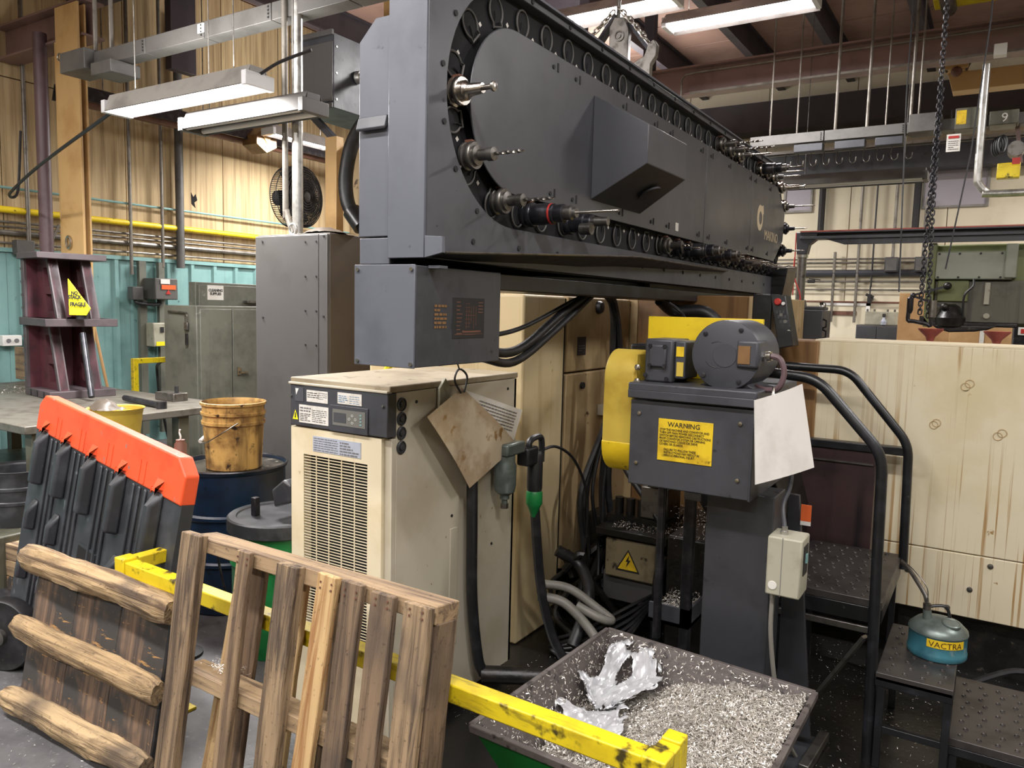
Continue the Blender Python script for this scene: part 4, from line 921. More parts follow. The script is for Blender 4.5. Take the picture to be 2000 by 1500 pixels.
# ------------------------------------------------------------------ cable runs below the magazine
top = (-1.55, 3.35, 1.65)
CB = 'black hoses dropping from the magazine to the machine base'
runs = [
 ([(-1.52, 2.148, 1.49), (-1.54, 2.5, 1.52), (-1.56, 2.95, 1.63), (-1.56, 3.2, 1.69)], .009, 'thin black cable from the terminal box up to the magazine underside'),
 ([(-1.50, 2.148, 1.455), (-1.52, 2.45, 1.44), (-1.55, 2.85, 1.58), (-1.57, 3.22, 1.70)], .018, 'thick black hose from the terminal box rising to the magazine underside'),
 ([(-1.48, 2.148, 1.428), (-1.5, 2.4, 1.40), (-1.54, 2.75, 1.50), (-1.56, 3.2, 1.69)], .016, 'lower of the thick black hoses leaving the terminal box')]
for pts, r, l in runs: ptube('cable', l, 'cable', pts, r, 'rubber', 10, 7)
for i in range(7):
    dx, dy = random.uniform(-.03, .05), random.uniform(-.05, .07)
    pts = [(-1.58, 3.26+i*.012, 1.69), (-1.60+dx*.5, 3.46+dy*.3, 1.62), (-1.63+dx, 3.58+dy, 1.40), (-1.66+dx, 3.60+dy, 1.05), (-1.68+dx, 3.48+dy+.04*i-.1, .7), (-1.66+dx, 3.36+.05*i, .4), (-1.62+dx, 3.25+.06*i, .16)]
    ptube('cable', 'black hose hanging from the magazine down to the grimy machine base', 'cable', pts, random.uniform(.009, .019), 'rubber', 8, 6, CB)
ptube('cable', 'black hose sweeping from the magazine cables down to the conveyor foot', 'cable', [(-1.6, 3.52, 1.4), (-1.6, 3.5, 1.0), (-1.52, 3.5, .82), (-1.36, 3.45, .66), (-1.22, 3.38, .52)], .017, 'rubber', 10, 7)
ptube('cable', 'short black hose from the magazine into the back of the yellow plate', 'cable', [(-1.55, 3.4, 1.68), (-1.5, 3.75, 1.67), (-1.38, 3.85, 1.58), (-1.3, 3.6, 1.45), (-1.24, 3.2, 1.38)], .009, 'rubber', 8, 7)
ptube('cable', 'thick black trunk hose under the far half of the magazine', 'cable', [(-1.55, 3.95, 1.66), (-1.5, 4.05, 1.60), (-1.35, 4.08, 1.60), (-1.25, 4.1, 1.52)], .035, 'rubber', 10, 6)
ptube('cable', 'black cable crossing to the dirty junction behind the yellow belt guard', 'cable', [(-1.66, 3.6, 1.3), (-1.5, 3.5, 1.36), (-1.36, 3.3, 1.42), (-1.2, 3.1, 1.42)], .012, 'rubber', 8, 6)
t = thing('cable_gland_box', 'black junction block behind the yellow belt guard', 'box', (-1.25, 3.1, 1.36))
B().box(-1.30, -1.18, 3.0, 3.12, 1.36, 1.46).build('body', 'rubber', t, .008)
B().cyl((-1.30, 3.06, 1.42), (-1.36, 3.06, 1.42), .018, n=10).build('gland', 'rubber', t)
# grimy base: valve block, HV box, pipes, chip pile
t = thing('hv_box', 'oily beige high-voltage box with a yellow lightning triangle at the machine base', 'box', (-1.37, 3.35, .2))
B().box(-1.54, -1.25, 3.33, 3.6, .2, .34).build('lower_case', 'cab_gray', t, .006)
B().box(-1.515, -1.26, 3.29, 3.5, .33, .515).build('cover', 'hv_beige', t, .008)
B().box(-1.56, -1.2, 3.27, 3.62, .53, .565).build('drip_lid', 'grimy_black', t, .004)
B().box(-1.255, -1.225, 3.30, 3.36, .34, .50).build('latch', 'grimy_black', t, .008)
def tri(c, s, f): return [(c[0]-s, c[1], c[2]-s*.85), (c[0]+s, c[1], c[2]-s*.85), (c[0], c[1], c[2]+s*.9)]
hb_ = B().poly(tri((-1.395, 3.2885, .42), .062, 0)).build('hazard_border', 'ink', t, fix=False)
B().poly(tri((-1.395, 3.2878, .419), .05, 0)).build('hazard_triangle', 'sign_yellow', hb_, fix=False)
zz = 3.287; B().poly([(-1.388, zz, .452), (-1.407, zz, .415), (-1.396, zz, .417), (-1.404, zz, .387), (-1.381, zz, .425), (-1.392, zz, .424)]).build('lightning_bolt', 'ink', hb_, fix=False)
t = thing('valve_block', 'grimy valve manifold with a steel block above the high-voltage box', 'valve', (-1.35, 3.5, .565))
B().box(-1.40, -1.26, 3.42, 3.6, .60, .76).build('block', 'dull_steel', t, .008)
B().box(-1.36, -1.27, 3.40, 3.55, .76, .82).build('block_cap', 'dull_steel', t, .006)
for i in range(4): B().cyl((-1.52+i*.06, 3.45, .565), (-1.52+i*.06, 3.45, .68), .022, n=10).build('spool', 'grimy_black', t)
B().cyl((-1.42, 3.44, .86), (-1.36, 3.38, .86), .035, n=14).build('solenoid', 'rubber', t)
B().cyl((-1.36, 3.5, .80), (-1.36, 3.5, .94), .03, n=12).build('solenoid', 'rubber', t)
B().box(-1.56, -1.25, 3.4, 3.62, .565, .60).build('manifold_base', 'grimy_black', t)
ptube('pipe', 'upright black pipe with a union beside the high-voltage box', 'pipe', [(-1.2, 3.18, 0), (-1.2, 3.18, .34), (-1.2, 3.20, .44), (-1.2, 3.26, .47)], .026, 'dark_steel', 12, 3)
GB = 'thin oily cables curving under the high-voltage box'
for i in range(6):
    z = .26-.03*i
    ptube('cable', 'thin oily cable curving from under the high-voltage box to the floor', 'cable', [(-1.24, 3.3, .30), (-1.32, 3.16-.02*i, z), (-1.5, 3.05-.02*i, z-.12+.01*i), (-1.66, 3.02, max(.02, z-.2))], .008, 'rubber', 6, 6, GB)
HB = 'oily hoses heaped at the machine base'
for i in range(16):
    a = random.uniform(0, 6.28); p = Vector((-1.68+random.uniform(-.08, .1), 3.3+random.uniform(-.15, .55), random.uniform(.05, .5)))
    pts = [p, p+Vector((random.uniform(-.05, .12), random.uniform(-.1, .12), random.uniform(-.12, .12))), p+Vector((random.uniform(0, .25), random.uniform(-.2, .2), random.uniform(-.25, .05)))]
    pts = [(max(-1.8, q.x), q.y, max(.03, q.z)) for q in map(Vector, pts)]
    ptube('hose', 'oily black hose lying in the heap at the machine base', 'hose', pts, random.uniform(.012, .026), 'grimy_black', 8, 5, HB)
tag(B().box(-1.80, -1.2, 3.63, 4.08, .0, .52).build('machine_sump', 'grimy_black', bev=.02), 'black oily sump tank behind the cables at the machine base', 'tank')

# ================================================================== chip conveyor
cv = thing('chip_conveyor', 'grey chip conveyor head with motor, gearbox and yellow guards on a stand', 'conveyor', (-.87, 2.8, 0))
B().box(-1.09, -.665, 2.565, 3.12, .985, 1.285).build('inner_case', 'grimy_black', cv)
B().box(-1.095, -.66, 2.55, 2.565, .975, 1.283).build('front_cover', 'dark_gray', cv, .004)
B().box(-.665, -.655, 2.55, 3.12, .972, 1.283).build('side_cover', 'dark_gray', cv, .003)
B().box(-1.10, -.645, 2.53, 3.12, 1.315, 1.345).build('lid', 'dark_gray', cv, .006)
B().box(-1.10, -.645, 2.53, 2.545, 1.29, 1.32).build('lid_lip', 'dark_gray', cv, .003)
B().box(-.655, -.645, 2.53, 3.12, 1.29, 1.32).build('lid_lip', 'dark_gray', cv, .003)
b = B()
for q, m in (((-1.06, 1.235), 0), ((-.70, 1.232), 1), ((-1.065, 1.055), 1), ((-.70, 1.04), 0)):
    b.lathe((q[0], 2.55, q[1]), -YA, [(.008, 0), (.007, .005), (.002, .006)], 10)
b.build('cover_bolt', 'steel', cv)
sg = B().box(-.986, -.79, 2.547, 2.55, 1.076, 1.224).build('warning_plate', 'sign_yellow', cv, .001)
text('WARNING', .024, 'ink', sg, (-.893, 2.547, 1.198), XA, ZA, 'heading', 'CENTER')
text('STOP THE MACHINE AND CONVEYOR AND\nTURN OFF MAIN POWER DISCONNECT\nSWITCH BEFORE REMOVING OBSTRUCTIONS\nFROM CONVEYOR SYSTEM OR OPENING\nOR REMOVING CONVEYOR DRIVE\nCOVERS OR GUARDS.', .0112, 'ink', sg, (-.98, 2.547, 1.183), XA, ZA, 'warning_text', ls=.92, wx=.80)
text('FAILURE TO FOLLOW THESE\nINSTRUCTIONS MAY RESULT IN\nSERIOUS PERSONAL INJURY.', .0112, 'ink', sg, (-.962, 2.547, 1.113), XA, ZA, 'warning_text', ls=.92, wx=.80)
# stand, legs and incline
B().box(-.835, -.60, 2.66, 2.82, 0.0, .975).build('stand', 'stand_gray', cv, .004)
B().prism([(-.60, .05), (-.60, .95), (-.56, .95), (-.47, .05)], 'y', 2.86, 2.88).build('stand_gusset', 'stand_gray', cv, .003)
B().box(-.72, -.44, 2.6, 2.95, 0, .02).build('stand_foot', 'stand_gray', cv, .003)
B().box(-1.0, -.96, 2.9, 2.94, 0, .98).build('support_leg', 'dark_steel', cv, .003)
B().box(-1.075, -1.045, 2.8, 2.83, .3, .98).build('drain_pipe', 'dark_steel', cv, .008)
B().prism([(3.0, 1.28), (3.12, 1.28), (3.74, .72), (3.74, .42), (3.0, .98)], 'x', -1.07, -.69).build('incline_case', 'grimy_black', cv, .005)
B().box(-.88, -.82, 2.545, 2.56, .95, .975).build('chip_scraper', 'grimy_black', cv)
tr_ = B().box(-1.13, -.96, 2.9, 3.15, .33, .345).box(-1.13, -.96, 2.9, 2.91, .33, .41).box(-.97, -.96, 2.9, 3.15, .33, .41).build('catch_tray', 'dark_gray', cv)
# drive: yellow back plate, belt guard, gearbox, motor
B().box(-1.163, -.722, 2.85, 2.875, 1.345, 1.578).build('back_plate', 'yellow_paint', cv, .002)
st = arc(2.70, 1.10, .108, 180, 360, 16) + arc(2.70, 1.345, .108, 0, 180, 16)
bg_ = B().prism(st, 'x', -1.225, -1.105).build('belt_guard', 'yellow_guard', cv, .006)
tipg = arc(2.70, 1.10, .1095, 180, 360, 16) + [(2.8095, 1.13), (2.5905, 1.115)]
B().prism(tipg, 'x', -1.2265, -1.1035).build('guard_tip', 'yellow_paint', bg_, .006)
B().prism([(2.60, .99), (2.72, .985), (2.72, 1.44), (2.60, 1.44)], 'x', -1.105, -1.097).build('guard_plate', 'yellow_guard', bg_)
for z in (1.395, 1.345): B().lathe((-1.088, 2.585, z), -YA, [(.012, 0), (.012, .006), (.006, .008), (.006, .014)], 6).build('guard_nut', 'steel', bg_)
gb = B().box(-1.07, -.965, 2.60, 2.78, 1.345, 1.50).build('gearbox', 'dark_gray', cv, .008)
B().box(-1.05, -.985, 2.588, 2.60, 1.40, 1.48).build('gearbox_cover', 'dark_gray', gb, .006)
b = B()
for q in ((-1.045, 1.405), (-.99, 1.405), (-1.045, 1.475), (-.99, 1.475), (-1.06, 1.37), (-.98, 1.36)): b.lathe((q[0], 2.59, q[1]), -YA, [(.008, 0), (.008, .006)], 6)
b.build('gearbox_bolt', 'dark_steel', gb)
B().box(-.965, -.925, 2.62, 2.76, 1.36, 1.495).build('gearbox_flange', 'dark_gray', gb, .006)
B().box(-.958, -.93, 2.617, 2.62, 1.44, 1.475).build('gear_plate', 'sign_yellow', gb)
B().box(-.955, -.93, 2.617, 2.62, 1.37, 1.42).build('gear_plate', 'yellow_guard', gb)
mz = 1.455
mt_ = B().lathe((-.775, 2.59, mz), YA, [(.04, -.006), (.041, -.004), (.10, 0), (.117, .004), (.12, .012), (.12, .25), (.11, .262), (.03, .27)], 40).build('motor', 'dark_gray', cv)
B().tube([(-.80+.045*math.cos(i*math.pi/12), 2.588, mz+.045*math.sin(i*math.pi/12)) for i in range(-10, 9)], .002, 6).build('end_groove', 'ink', mt_)
b = B()
for a in (60, 135, 225, 300): b.lathe((-.775+.1*math.cos(math.radians(a)), 2.592, mz+.1*math.sin(math.radians(a))), -YA, [(.008, 0), (.008, .006), (.003, .007)], 10)
b.build('motor_bolt', 'dark_steel', mt_)
B().box(-.735, -.66, 2.578, 2.70, mz-.04, mz+.055).build('terminal_box', 'dark_gray', mt_, .010)
B().box(-.728, -.688, 2.575, 2.579, mz-.025, mz+.035).build('name_plate', 'brown_panel', mt_)
B().cyl((-.66, 2.63, mz), (-.63, 2.625, mz+.004), .016, n=14).build('cable_gland', 'steel', mt_)
B().cyl((-.652, 2.63, mz), (-.642, 2.628, mz+.002), .021, n=6).build('gland_nut', 'steel', mt_)
B().tube([(-.63, 2.625, mz+.004), (-.60, 2.62, mz-.005), (-.585, 2.62, mz-.05), (-.60, 2.62, mz-.10), (-.64, 2.64, mz-.112), (-.69, 2.68, mz-.108)], .010, 8, 5).build('motor_cable', 'purple_pipe', mt_)
B().prism([(-.87, 1.345), (-.84, 1.36), (-.81, 1.40), (-.74, 1.40), (-.71, 1.36), (-.68, 1.345)], 'y', 2.62, 2.82).build('motor_foot', 'dark_gray', mt_, .003)
# grey start box hung on the stand
t = thing('switch_box', 'beige start switch box hanging on the right of the conveyor stand', 'box', (-.55, 2.66, .64))
B().box(-.602, -.49, 2.60, 2.72, .655, .857).build('box_body', 'ctl_box', t, .006)
B().box(-.5535, -.552, 2.598, 2.6, .655, .857).build('lid_seam', 'ink_grey', t)
B().lathe((-.578, 2.60, .69), -YA, [(.015, 0), (.014, .003)], 18).build('knockout', 'label_white', t)
B().box(-.49, -.487, 2.63, 2.69, .73, .83).build('switch_plate', 'ink', t)
B().box(-.487, -.482, 2.65, 2.67, .77, .80).build('rocker', 'teal_sheet', t)
B().lathe((-.56, 2.65, .857), ZA, [(.014, 0), (.014, .012), (.010, .014), (.010, .028)], 12).build('gland', 'galv', t)
B().lathe((-.585, 2.64, .655), -ZA, [(.012, 0), (.012, .01), (.009, .012), (.009, .022)], 12).build('gland', 'galv', t)
ptube('cable', 'thin cable from the conveyor down into the beige switch box', 'cable', [(-.56, 2.65, .88), (-.575, 2.68, .95), (-.57, 2.75, 1.02), (-.6, 2.9, 1.2)], .008, 'dark_gray', 8, 5)
ptube('cable', 'grey cable hanging from the bottom of the beige switch box to the floor', 'cable', [(-.585, 2.64, .635), (-.58, 2.63, .5), (-.555, 2.65, .3), (-.52, 2.72, .1), (-.50, 2.78, .012)], .008, 'gray_hose', 8, 6)
t = thing('warning_sticker', 'small orange and white sticker beside the switch box', 'sticker', (-.52, 2.855, .84))
B().box(-.55, -.515, 2.852, 2.856, .86, .92).build('orange_half', 'orange_label', t)
B().box(-.55, -.515, 2.852, 2.856, .845, .86).build('white_half', 'white_mark', t)
# plastic sleeve on the lid corner
t, a, b_, c, d, nn = sheet('document_sleeve', 'blank white document sleeve hanging from the conveyor motor cable', 'document', [(-.635, 2.455, 1.325), (-.545, 2.714, 1.366), (-.487, 2.696, 1.089), (-.61, 2.426, 1.062)], 'sleeve_clear', bend=.012)
B().tube([(-.60, 2.56, 1.335), (-.605, 2.575, 1.36), (-.61, 2.59, 1.352), (-.61, 2.58, 1.33)], .003, 6, 3).build('tie_ring', 'steel', t)

# ================================================================== scrap bin with chips
bn = thing('scrap_bin', 'green steel hopper bin full of metal chips under the conveyor', 'bin', (-.77, 2.05, 0))
ri = [(-1.15, 1.66, .45), (-.40, 1.63, .45), (-.39, 2.41, .45), (-1.115, 2.47, .45)]
bo = [(-.98, 1.78, .12), (-.52, 1.78, .12), (-.52, 2.30, .12), (-.98, 2.30, .12)]
wl_ = B(); ins = B()
for i in range(4):
    j = (i+1) % 4; cxy = Vector((-.77, 2.05, 0))
    def inn_(p, k=.02): q = Vector(p); dv = (cxy-q); dv.z = 0; dv.normalize(); return q+dv*k
    wl_.poly([bo[i], bo[j], ri[j], ri[i]])
    ins.poly([inn_(bo[i]), inn_(bo[j]), inn_(ri[j], .012), inn_(ri[i], .012)])
    wl_.poly([ri[i], ri[j], inn_(ri[j], .012), inn_(ri[i], .012)])
wl_.poly(bo); ins.poly([Vector(q)+Vector((0, 0, .01)) for q in bo])
wl_.build('hopper_shell', 'green_bin', bn, fix=False); ins.build('hopper_lining', 'bin_inside', bn, fix=False)
for i in range(4):
    p, q = Vector(ri[i]), Vector(ri[(i+1) % 4]); B().bar(p+Vector((0, 0, -.008)), q+Vector((0, 0, -.008)), .018, .022).build('rim', 'bin_inside', bn, .003)
B().add([(-.463, 1.80, .22), (-.402, 1.80, .42), (-.402, 2.05, .42), (-.463, 2.05, .22)], [(0, 1, 2, 3)]).build('side_label', 'cream', bn, fix=False)
for x in (-.95, -.56):
    B().box(x, x+.06, 1.82, 2.28, .06, .125).build('fork_sleeve', 'green_bin', bn, .003)
for x in (-.93, -.53):
    for yv in (1.87, 2.22): B().cyl((x-.02, yv, .05), (x+.02, yv, .05), .05, n=18).build('caster', 'rubber', bn)
def hz(x, y):
    s = max(0, min(1, (x+1.02)/.42)); s = s*s*(3-2*s)
    r = max(0, min(1, (y-1.6)/.5))
    z = .285+.125*s+.03*r-.05*max(0, min(1, (x+.95)/.1))*0
    z += .02*mnoise.noise(Vector((x*7, y*7, 1.3)))+.008*mnoise.noise(Vector((x*22, y*22, 5)))
    if x > -.62: z += .015
    if y > 2.3: z -= (y-2.3)*.9*(1 if x < -.5 else .3)
    return z
def inside(x, y):
    # clear of the sloping hopper walls at the heap height
    z = hz(x, y); f = (z-.12)/.33
    xl = -.98+(-1.13+.98)*f; xr = -.52+(-.40+.52)*f; yf = 1.78+(1.65-1.78)*f; yb = 2.30+(2.43-2.30)*f
    return xl+.01 < x < xr-.005 and yf+.005 < y < yb-.005
def bedfn(u, v):
    f = .82; x = -1.105+u*(.695); y = 1.665+v*(.755)
    z = hz(x, y); return (x, y, z-.012)
bed = B(); nu = 40
vs = []; idx = {}
for j in range(nu+1):
    for i in range(nu+1):
        x, y, z = bedfn(i/nu, j/nu); 
        if inside(x, y): idx[(i, j)] = len(vs); vs.append((x, y, z))
fs = [(idx[(i, j)], idx[(i+1, j)], idx[(i+1, j+1)], idx[(i, j+1)]) for i in range(nu) for j in range(nu) if all(k_ in idx for k_ in ((i, j), (i+1, j), (i+1, j+1), (i, j+1)))]
import numpy as np
def chip_mesh(name, P, N, ln=(.006, .013), wd=(.0014, .0028), parent=None, seed=1, label=None, m='chips'):
    """P points, N normals: one curled sliver per point, all in one mesh"""
    rg = np.random.default_rng(seed); n = len(P); P = np.array(P, float); N = np.array(N, float); N /= np.linalg.norm(N, axis=1)[:, None]
    d = rg.normal(size=(n, 3)); d -= (d*N).sum(1)[:, None]*N*rg.uniform(.5, 1.0, (n, 1)); d /= np.linalg.norm(d, axis=1)[:, None]
    side = np.cross(d, N)+rg.normal(scale=.35, size=(n, 3)); side /= np.linalg.norm(side, axis=1)[:, None]
    up = np.cross(side, d); L = rg.uniform(*ln, (n, 1)); W = rg.uniform(*wd, (n, 1))/2; K = rg.uniform(.15, .5, (n, 1))*L*rg.choice([-1, 1, 1], (n, 1))
    V = np.empty((n, 8, 3))
    for q, t in enumerate((-.5, -.17, .17, .5)):
        c = P+d*L*t+up*(K*(.25-t*t)*1.6)+N*.002
        V[:, 2*q] = c-side*W; V[:, 2*q+1] = c+side*W
    base = np.arange(n)[:, None, None]*8
    Fq = np.array([[0, 1, 3, 2], [2, 3, 5, 4], [4, 5, 7, 6]])[None]+base
    me = bpy.data.meshes.new(name)
    off = ORG[parent.name] if parent is not None else Vector()
    V = V.reshape(-1, 3)-np.array(off); F_ = Fq.reshape(-1, 4)
    me.vertices.add(len(V)); me.vertices.foreach_set('co', V.astype(np.float32).ravel())
    me.loops.add(F_.size); me.loops.foreach_set('vertex_index', F_.astype(np.int32).ravel())
    me.polygons.add(len(F_)); me.polygons.foreach_set('loop_start', (np.arange(len(F_))*4).astype(np.int32))
    me.update(calc_edges=True); me.validate(); me.materials.append(MATS[m])
    o = bpy.data.objects.new(name, me); COL.objects.link(o); o['kind'] = 'stuff'
    if parent is not None: o.parent = parent
    ORG[o.name] = off; return o
rg = random.Random(5); P = []; Nn = []
while len(P) < 30000:
    x, y = rg.uniform(-1.11, -.405), rg.uniform(1.65, 2.44)
    if not inside(x, y): continue
    if x < -.93 and rg.random() < .55: continue
    e = .01; gx = (hz(x+e, y)-hz(x-e, y))/(2*e); gy = (hz(x, y+e)-hz(x, y-e))/(2*e)
    P.append((x, y, hz(x, y)+rg.uniform(-.008, .006))); Nn.append((-gx, -gy, 1))
# chips sticking to the lining
def on_wall(i, n, dens):
    j = (i+1) % 4; a, b_, c, d = [Vector(q) for q in (bo[i], bo[j], ri[j], ri[i])]
    nr = (b_-a).cross(d-a).normalized(); ctr = Vector((-.77, 2.05, .3))
    if (ctr-a).dot(nr) < 0: nr = -nr
    for _ in range(n):
        u, v = rg.random(), rg.random()**dens
        p = a*(1-u)*(1-v)+b_*u*(1-v)+c*u*v+d*(1-u)*v+nr*.022
        P.append(tuple(p)); Nn.append(tuple(nr))
on_wall(3, 1500, .8); on_wall(2, 1300, .8); on_wall(0, 700, .8)
heap = thing('metal_chips', 'heap of curled silvery metal chips filling the green bin', 'chips', (-.75, 2.05, .2)); 
bdm = B(); bdm.add(vs, fs); bdm.build('chip_bed', 'chip_bed', heap, fix=False, stuff=True)
chip_mesh('chip_curls', P, Nn, parent=heap, seed=2)
# foil-like plastic film
def film(name, label, rows4, amp, seed, tears=()):
    """rows4: list of polylines (world) from top to bottom; lofted and crumpled"""
    b = B(); nr = len(rows4); nu, nv = 44, 36; R_ = [cat_rom(r, 8) for r in rows4]
    def samp(r, u): f = u*(len(r)-1); i = min(int(f), len(r)-2); return r[i].lerp(r[i+1], f-i)
    def fn(u, v):
        f = v*(nr-1); i = min(int(f), nr-2); t = f-i; p = samp(R_[i], u).lerp(samp(R_[i+1], u), t)
        e = min(u, 1-u, v, 1-v)
        q = Vector((u*7+seed, v*7, seed*2.1))
        n1 = abs(mnoise.noise(q)); n2 = mnoise.noise(q*2.7); n3 = mnoise.noise(q*6)
        jag = .015*mnoise.noise(Vector((u*11, v*11, seed+9)))*(1 if e < .03 else 0)
        return p+Vector((jag+.006*n2, jag+.006*n3, amp*(n1*1.2+.35*n2+.2*n3)+.008))
    b.grid(fn, nu, nv); 
    cen = [b.v[(nv//2)*(nu+1)+nu//2]]
    keep = []
    for j in range(nv):
        for i in range(nu):
            u, v = (i+.5)/nu, (j+.5)/nv
            e = min(u, 1-u, v, 1-v)
            if e < .09 and mnoise.noise(Vector((u*6+seed*3, v*6, 2.2))) > .12-.9*(.09-e)*0: continue
            if any((u-a)**2/c**2+(v-b2)**2/d**2 < 1 for a, b2, c, d in tears): continue
            keep.append(b.f[j*nu+i])
    b.f = keep
    o = b.build(name, 'foil', fix=False); so = o.modifiers.new('solid', 'SOLIDIFY'); so.thickness = .001
    return tag(o, label, 'film')
film('plastic_film', 'crumpled silvery film draped over the back of the chip heap', [
    [(-1.05, 2.43, .43), (-1.0, 2.44, .43), (-.95, 2.45, .42), (-.90, 2.42, .41)],
    [(-1.06, 2.36, .42), (-1.0, 2.34, .37), (-.93, 2.34, .36), (-.86, 2.36, .38)],
    [(-1.06, 2.24, .38), (-1.0, 2.25, .35), (-.92, 2.24, .37), (-.83, 2.26, .40)],
    [(-1.09, 2.19, .40), (-1.01, 2.15, .35), (-.93, 2.15, .37), (-.86, 2.19, .39)],
    [(-1.0, 2.10, .36), (-.97, 2.09, .35), (-.93, 2.07, .37), (-.91, 2.10, .38)]], .016, 1.0, [(.42, .30, .10, .16)])
film('plastic_film', 'smaller folded silvery film lying nearer the yellow rail on the chips', [
    [(-1.13, 2.07, .38), (-1.04, 2.07, .34), (-.96, 2.09, .35), (-.89, 2.12, .37)],
    [(-1.06, 2.0, .33), (-.99, 2.01, .36), (-.93, 2.03, .36), (-.86, 2.06, .38)],
    [(-1.0, 1.93, .32), (-.95, 1.92, .35), (-.9, 1.93, .36), (-.83, 1.97, .38)],
    [(-.95, 1.88, .33), (-.91, 1.87, .35), (-.87, 1.88, .36), (-.82, 1.90, .37)]], .013, 4.0)
film('plastic_film', 'torn scrap of film at the front edge of the chip heap', [
    [(-.86, 1.73, .37), (-.80, 1.73, .38), (-.74, 1.74, .39)], [(-.87, 1.69, .37), (-.8, 1.685, .38), (-.73, 1.70, .39)], [(-.86, 1.67, .37), (-.8, 1.665, .38), (-.74, 1.67, .38)]], .012, 7.0)
tag(B().tube([(-.58, 1.70, .41), (-.53, 1.74, .44), (-.49, 1.78, .43)], [.010, .014, .008, .004][:3], 7).build('steel_scrap', 'foil'), 'bright twisted metal scrap at the front right of the chips', 'scrap')

# loose chips on the dark floor, and in the catch tray
P = []; Nn = []
for _ in range(3800):
    x, y = rg.uniform(-1.7, .9), rg.uniform(2.3, 3.95)
    if -1.1 < x < -.4 and y < 2.5: continue
    P.append((x, y, .002)); Nn.append((0, 0, 1))
for _ in range(500): P.append((rg.uniform(-3.6, -1.2), rg.uniform(.6, 1.5), .001)); Nn.append((0, 0, 1))
fl = chip_mesh('floor_chips', P, Nn, (.004, .010), (.001, .002), seed=8); tag(fl, 'metal chips scattered over the oily black floor', 'chips')
P = []; Nn = []
for _ in range(2200):
    if rg.random() < .35: P.append((rg.uniform(-1.12, -.97), rg.uniform(2.92, 3.14), .35+rg.random()*.05))
    elif rg.random() < .55: P.append((rg.uniform(-1.15, -.9), rg.uniform(3.15, 3.45), .55+rg.random()*.2))
    else: P.append((rg.uniform(-1.5, -1.22), rg.uniform(3.29, 3.6), .568+rg.random()*.01))
    Nn.append((rg.uniform(-.4, .4), -.4, 1))
tp = chip_mesh('caught_chips', P, Nn, (.005, .012), (.0012, .0024), seed=12); tag(tp, 'small drifts of metal chips caught under the conveyor head', 'chips')
tag(B().box(-1.16, -.89, 3.16, 3.46, .0, .62).build('coolant_tank', 'grimy_black', bev=.01), 'black coolant tank under the conveyor head, chips on top', 'tank')

# ================================================================== yellow guard rail
rl = thing('guard_rail', 'yellow square-tube guard rail with square returns at both ends', 'rail', (-1.6, 1.535, 0))
S = .05
B().box(-2.60, -.575, 1.51, 1.56, .60, .65).build('rail', 'safety_yellow', rl, .004)
B().box(-2.66, -2.60, 1.505, 1.565, .56, .66).build('corner_sleeve', 'safety_yellow', rl, .004)
B().box(-2.655, -2.605, 1.565, 1.68, .605, .655).build('return_arm', 'safety_yellow', rl, .004)
B().box(-2.655, -2.605, 1.68, 1.725, 0, .655).build('post', 'safety_yellow', rl, .004)
B().box(-2.655, -2.607, 1.512, 1.558, 0, .56).build('post', 'safety_yellow', rl, .004)
B().box(-.575, -.52, 1.505, 1.56, .595, .655).build('corner_sleeve', 'safety_yellow', rl, .004)
B().box(-.572, -.522, 1.56, 1.60, .60, .65).build('return_arm', 'safety_yellow', rl, .004)
B().box(-.57, -.523, 1.60, 1.645, 0, .655).build('post', 'safety_yellow', rl, .004)
B().box(-.57, -.524, 1.51, 1.555, 0, .595).build('post', 'safety_yellow', rl, .004)
for x in (-2.63, -.547):
    B().box(x-.07, x+.07, 1.46, 1.76 if x < -1 else 1.65, 0, .01).build('foot_plate', 'safety_yellow', rl)
rl.rotation_euler = (0, 0, math.radians(-1.85))

# ================================================================== slatted wooden pallet leaning on the rail
def board(name, parent, p0, p1, wd, th, m, normal=(0, -1, 0), seed=0):
    """rough plank with its grain along its own x axis"""
    p0, p1 = Vector(p0), Vector(p1); ax = (p1-p0); L = ax.length; ax.normalize(); nn = Vector(normal); nn = (nn-ax*nn.dot(ax)).normalized(); yy = nn.cross(ax)
    rn = random.Random(seed); n = 8; b = B(); vs = []; fs = []
    for i in range(n+1):
        x = -L/2+L*i/n; j = lambda: rn.uniform(-.0022, .0022)
        ex = rn.uniform(-.004, .004) if i in (0, n) else 0
        for sy, sz in ((-1, -1), (1, -1), (1, 1), (-1, 1)): vs.append((x+ex, sy*wd/2+j(), sz*th/2+j()*.5))
    for i in range(n):
        for q in range(4): fs.append((i*4+q, i*4+(q+1) % 4, i*4+4+(q+1) % 4, i*4+4+q))
    fs += [(3, 2, 1, 0), (n*4, n*4+1, n*4+2, n*4+3)]
    b.add(vs, fs); me = b.mesh(name); import bmesh
    bm = bmesh.new(); bm.from_mesh(me); bmesh.ops.recalc_face_normals(bm, faces=bm.faces); bm.to_mesh(me); bm.free()
    me.materials.append(MATS[m]); o = bpy.data.objects.new(name, me); COL.objects.link(o); o.parent = parent
    o.matrix_local = Matrix.Translation((p0+p1)/2) @ Matrix((ax, yy, nn)).transposed().to_4x4()
    bv = o.modifiers.new('bevel', 'BEVEL'); bv.width = .0025; bv.segments = 1
    ORG[o.name] = Vector(); return o
pa = thing('wooden_pallet', 'slatted wooden pallet leaning against the yellow rail in front of the chiller', 'pallet', (-1.575, 1.288, -.012), local=True)
pa.rotation_euler = (math.radians(-8.2), 0, math.radians(-.9))
sx = lambda x: x+1.56
H = .905
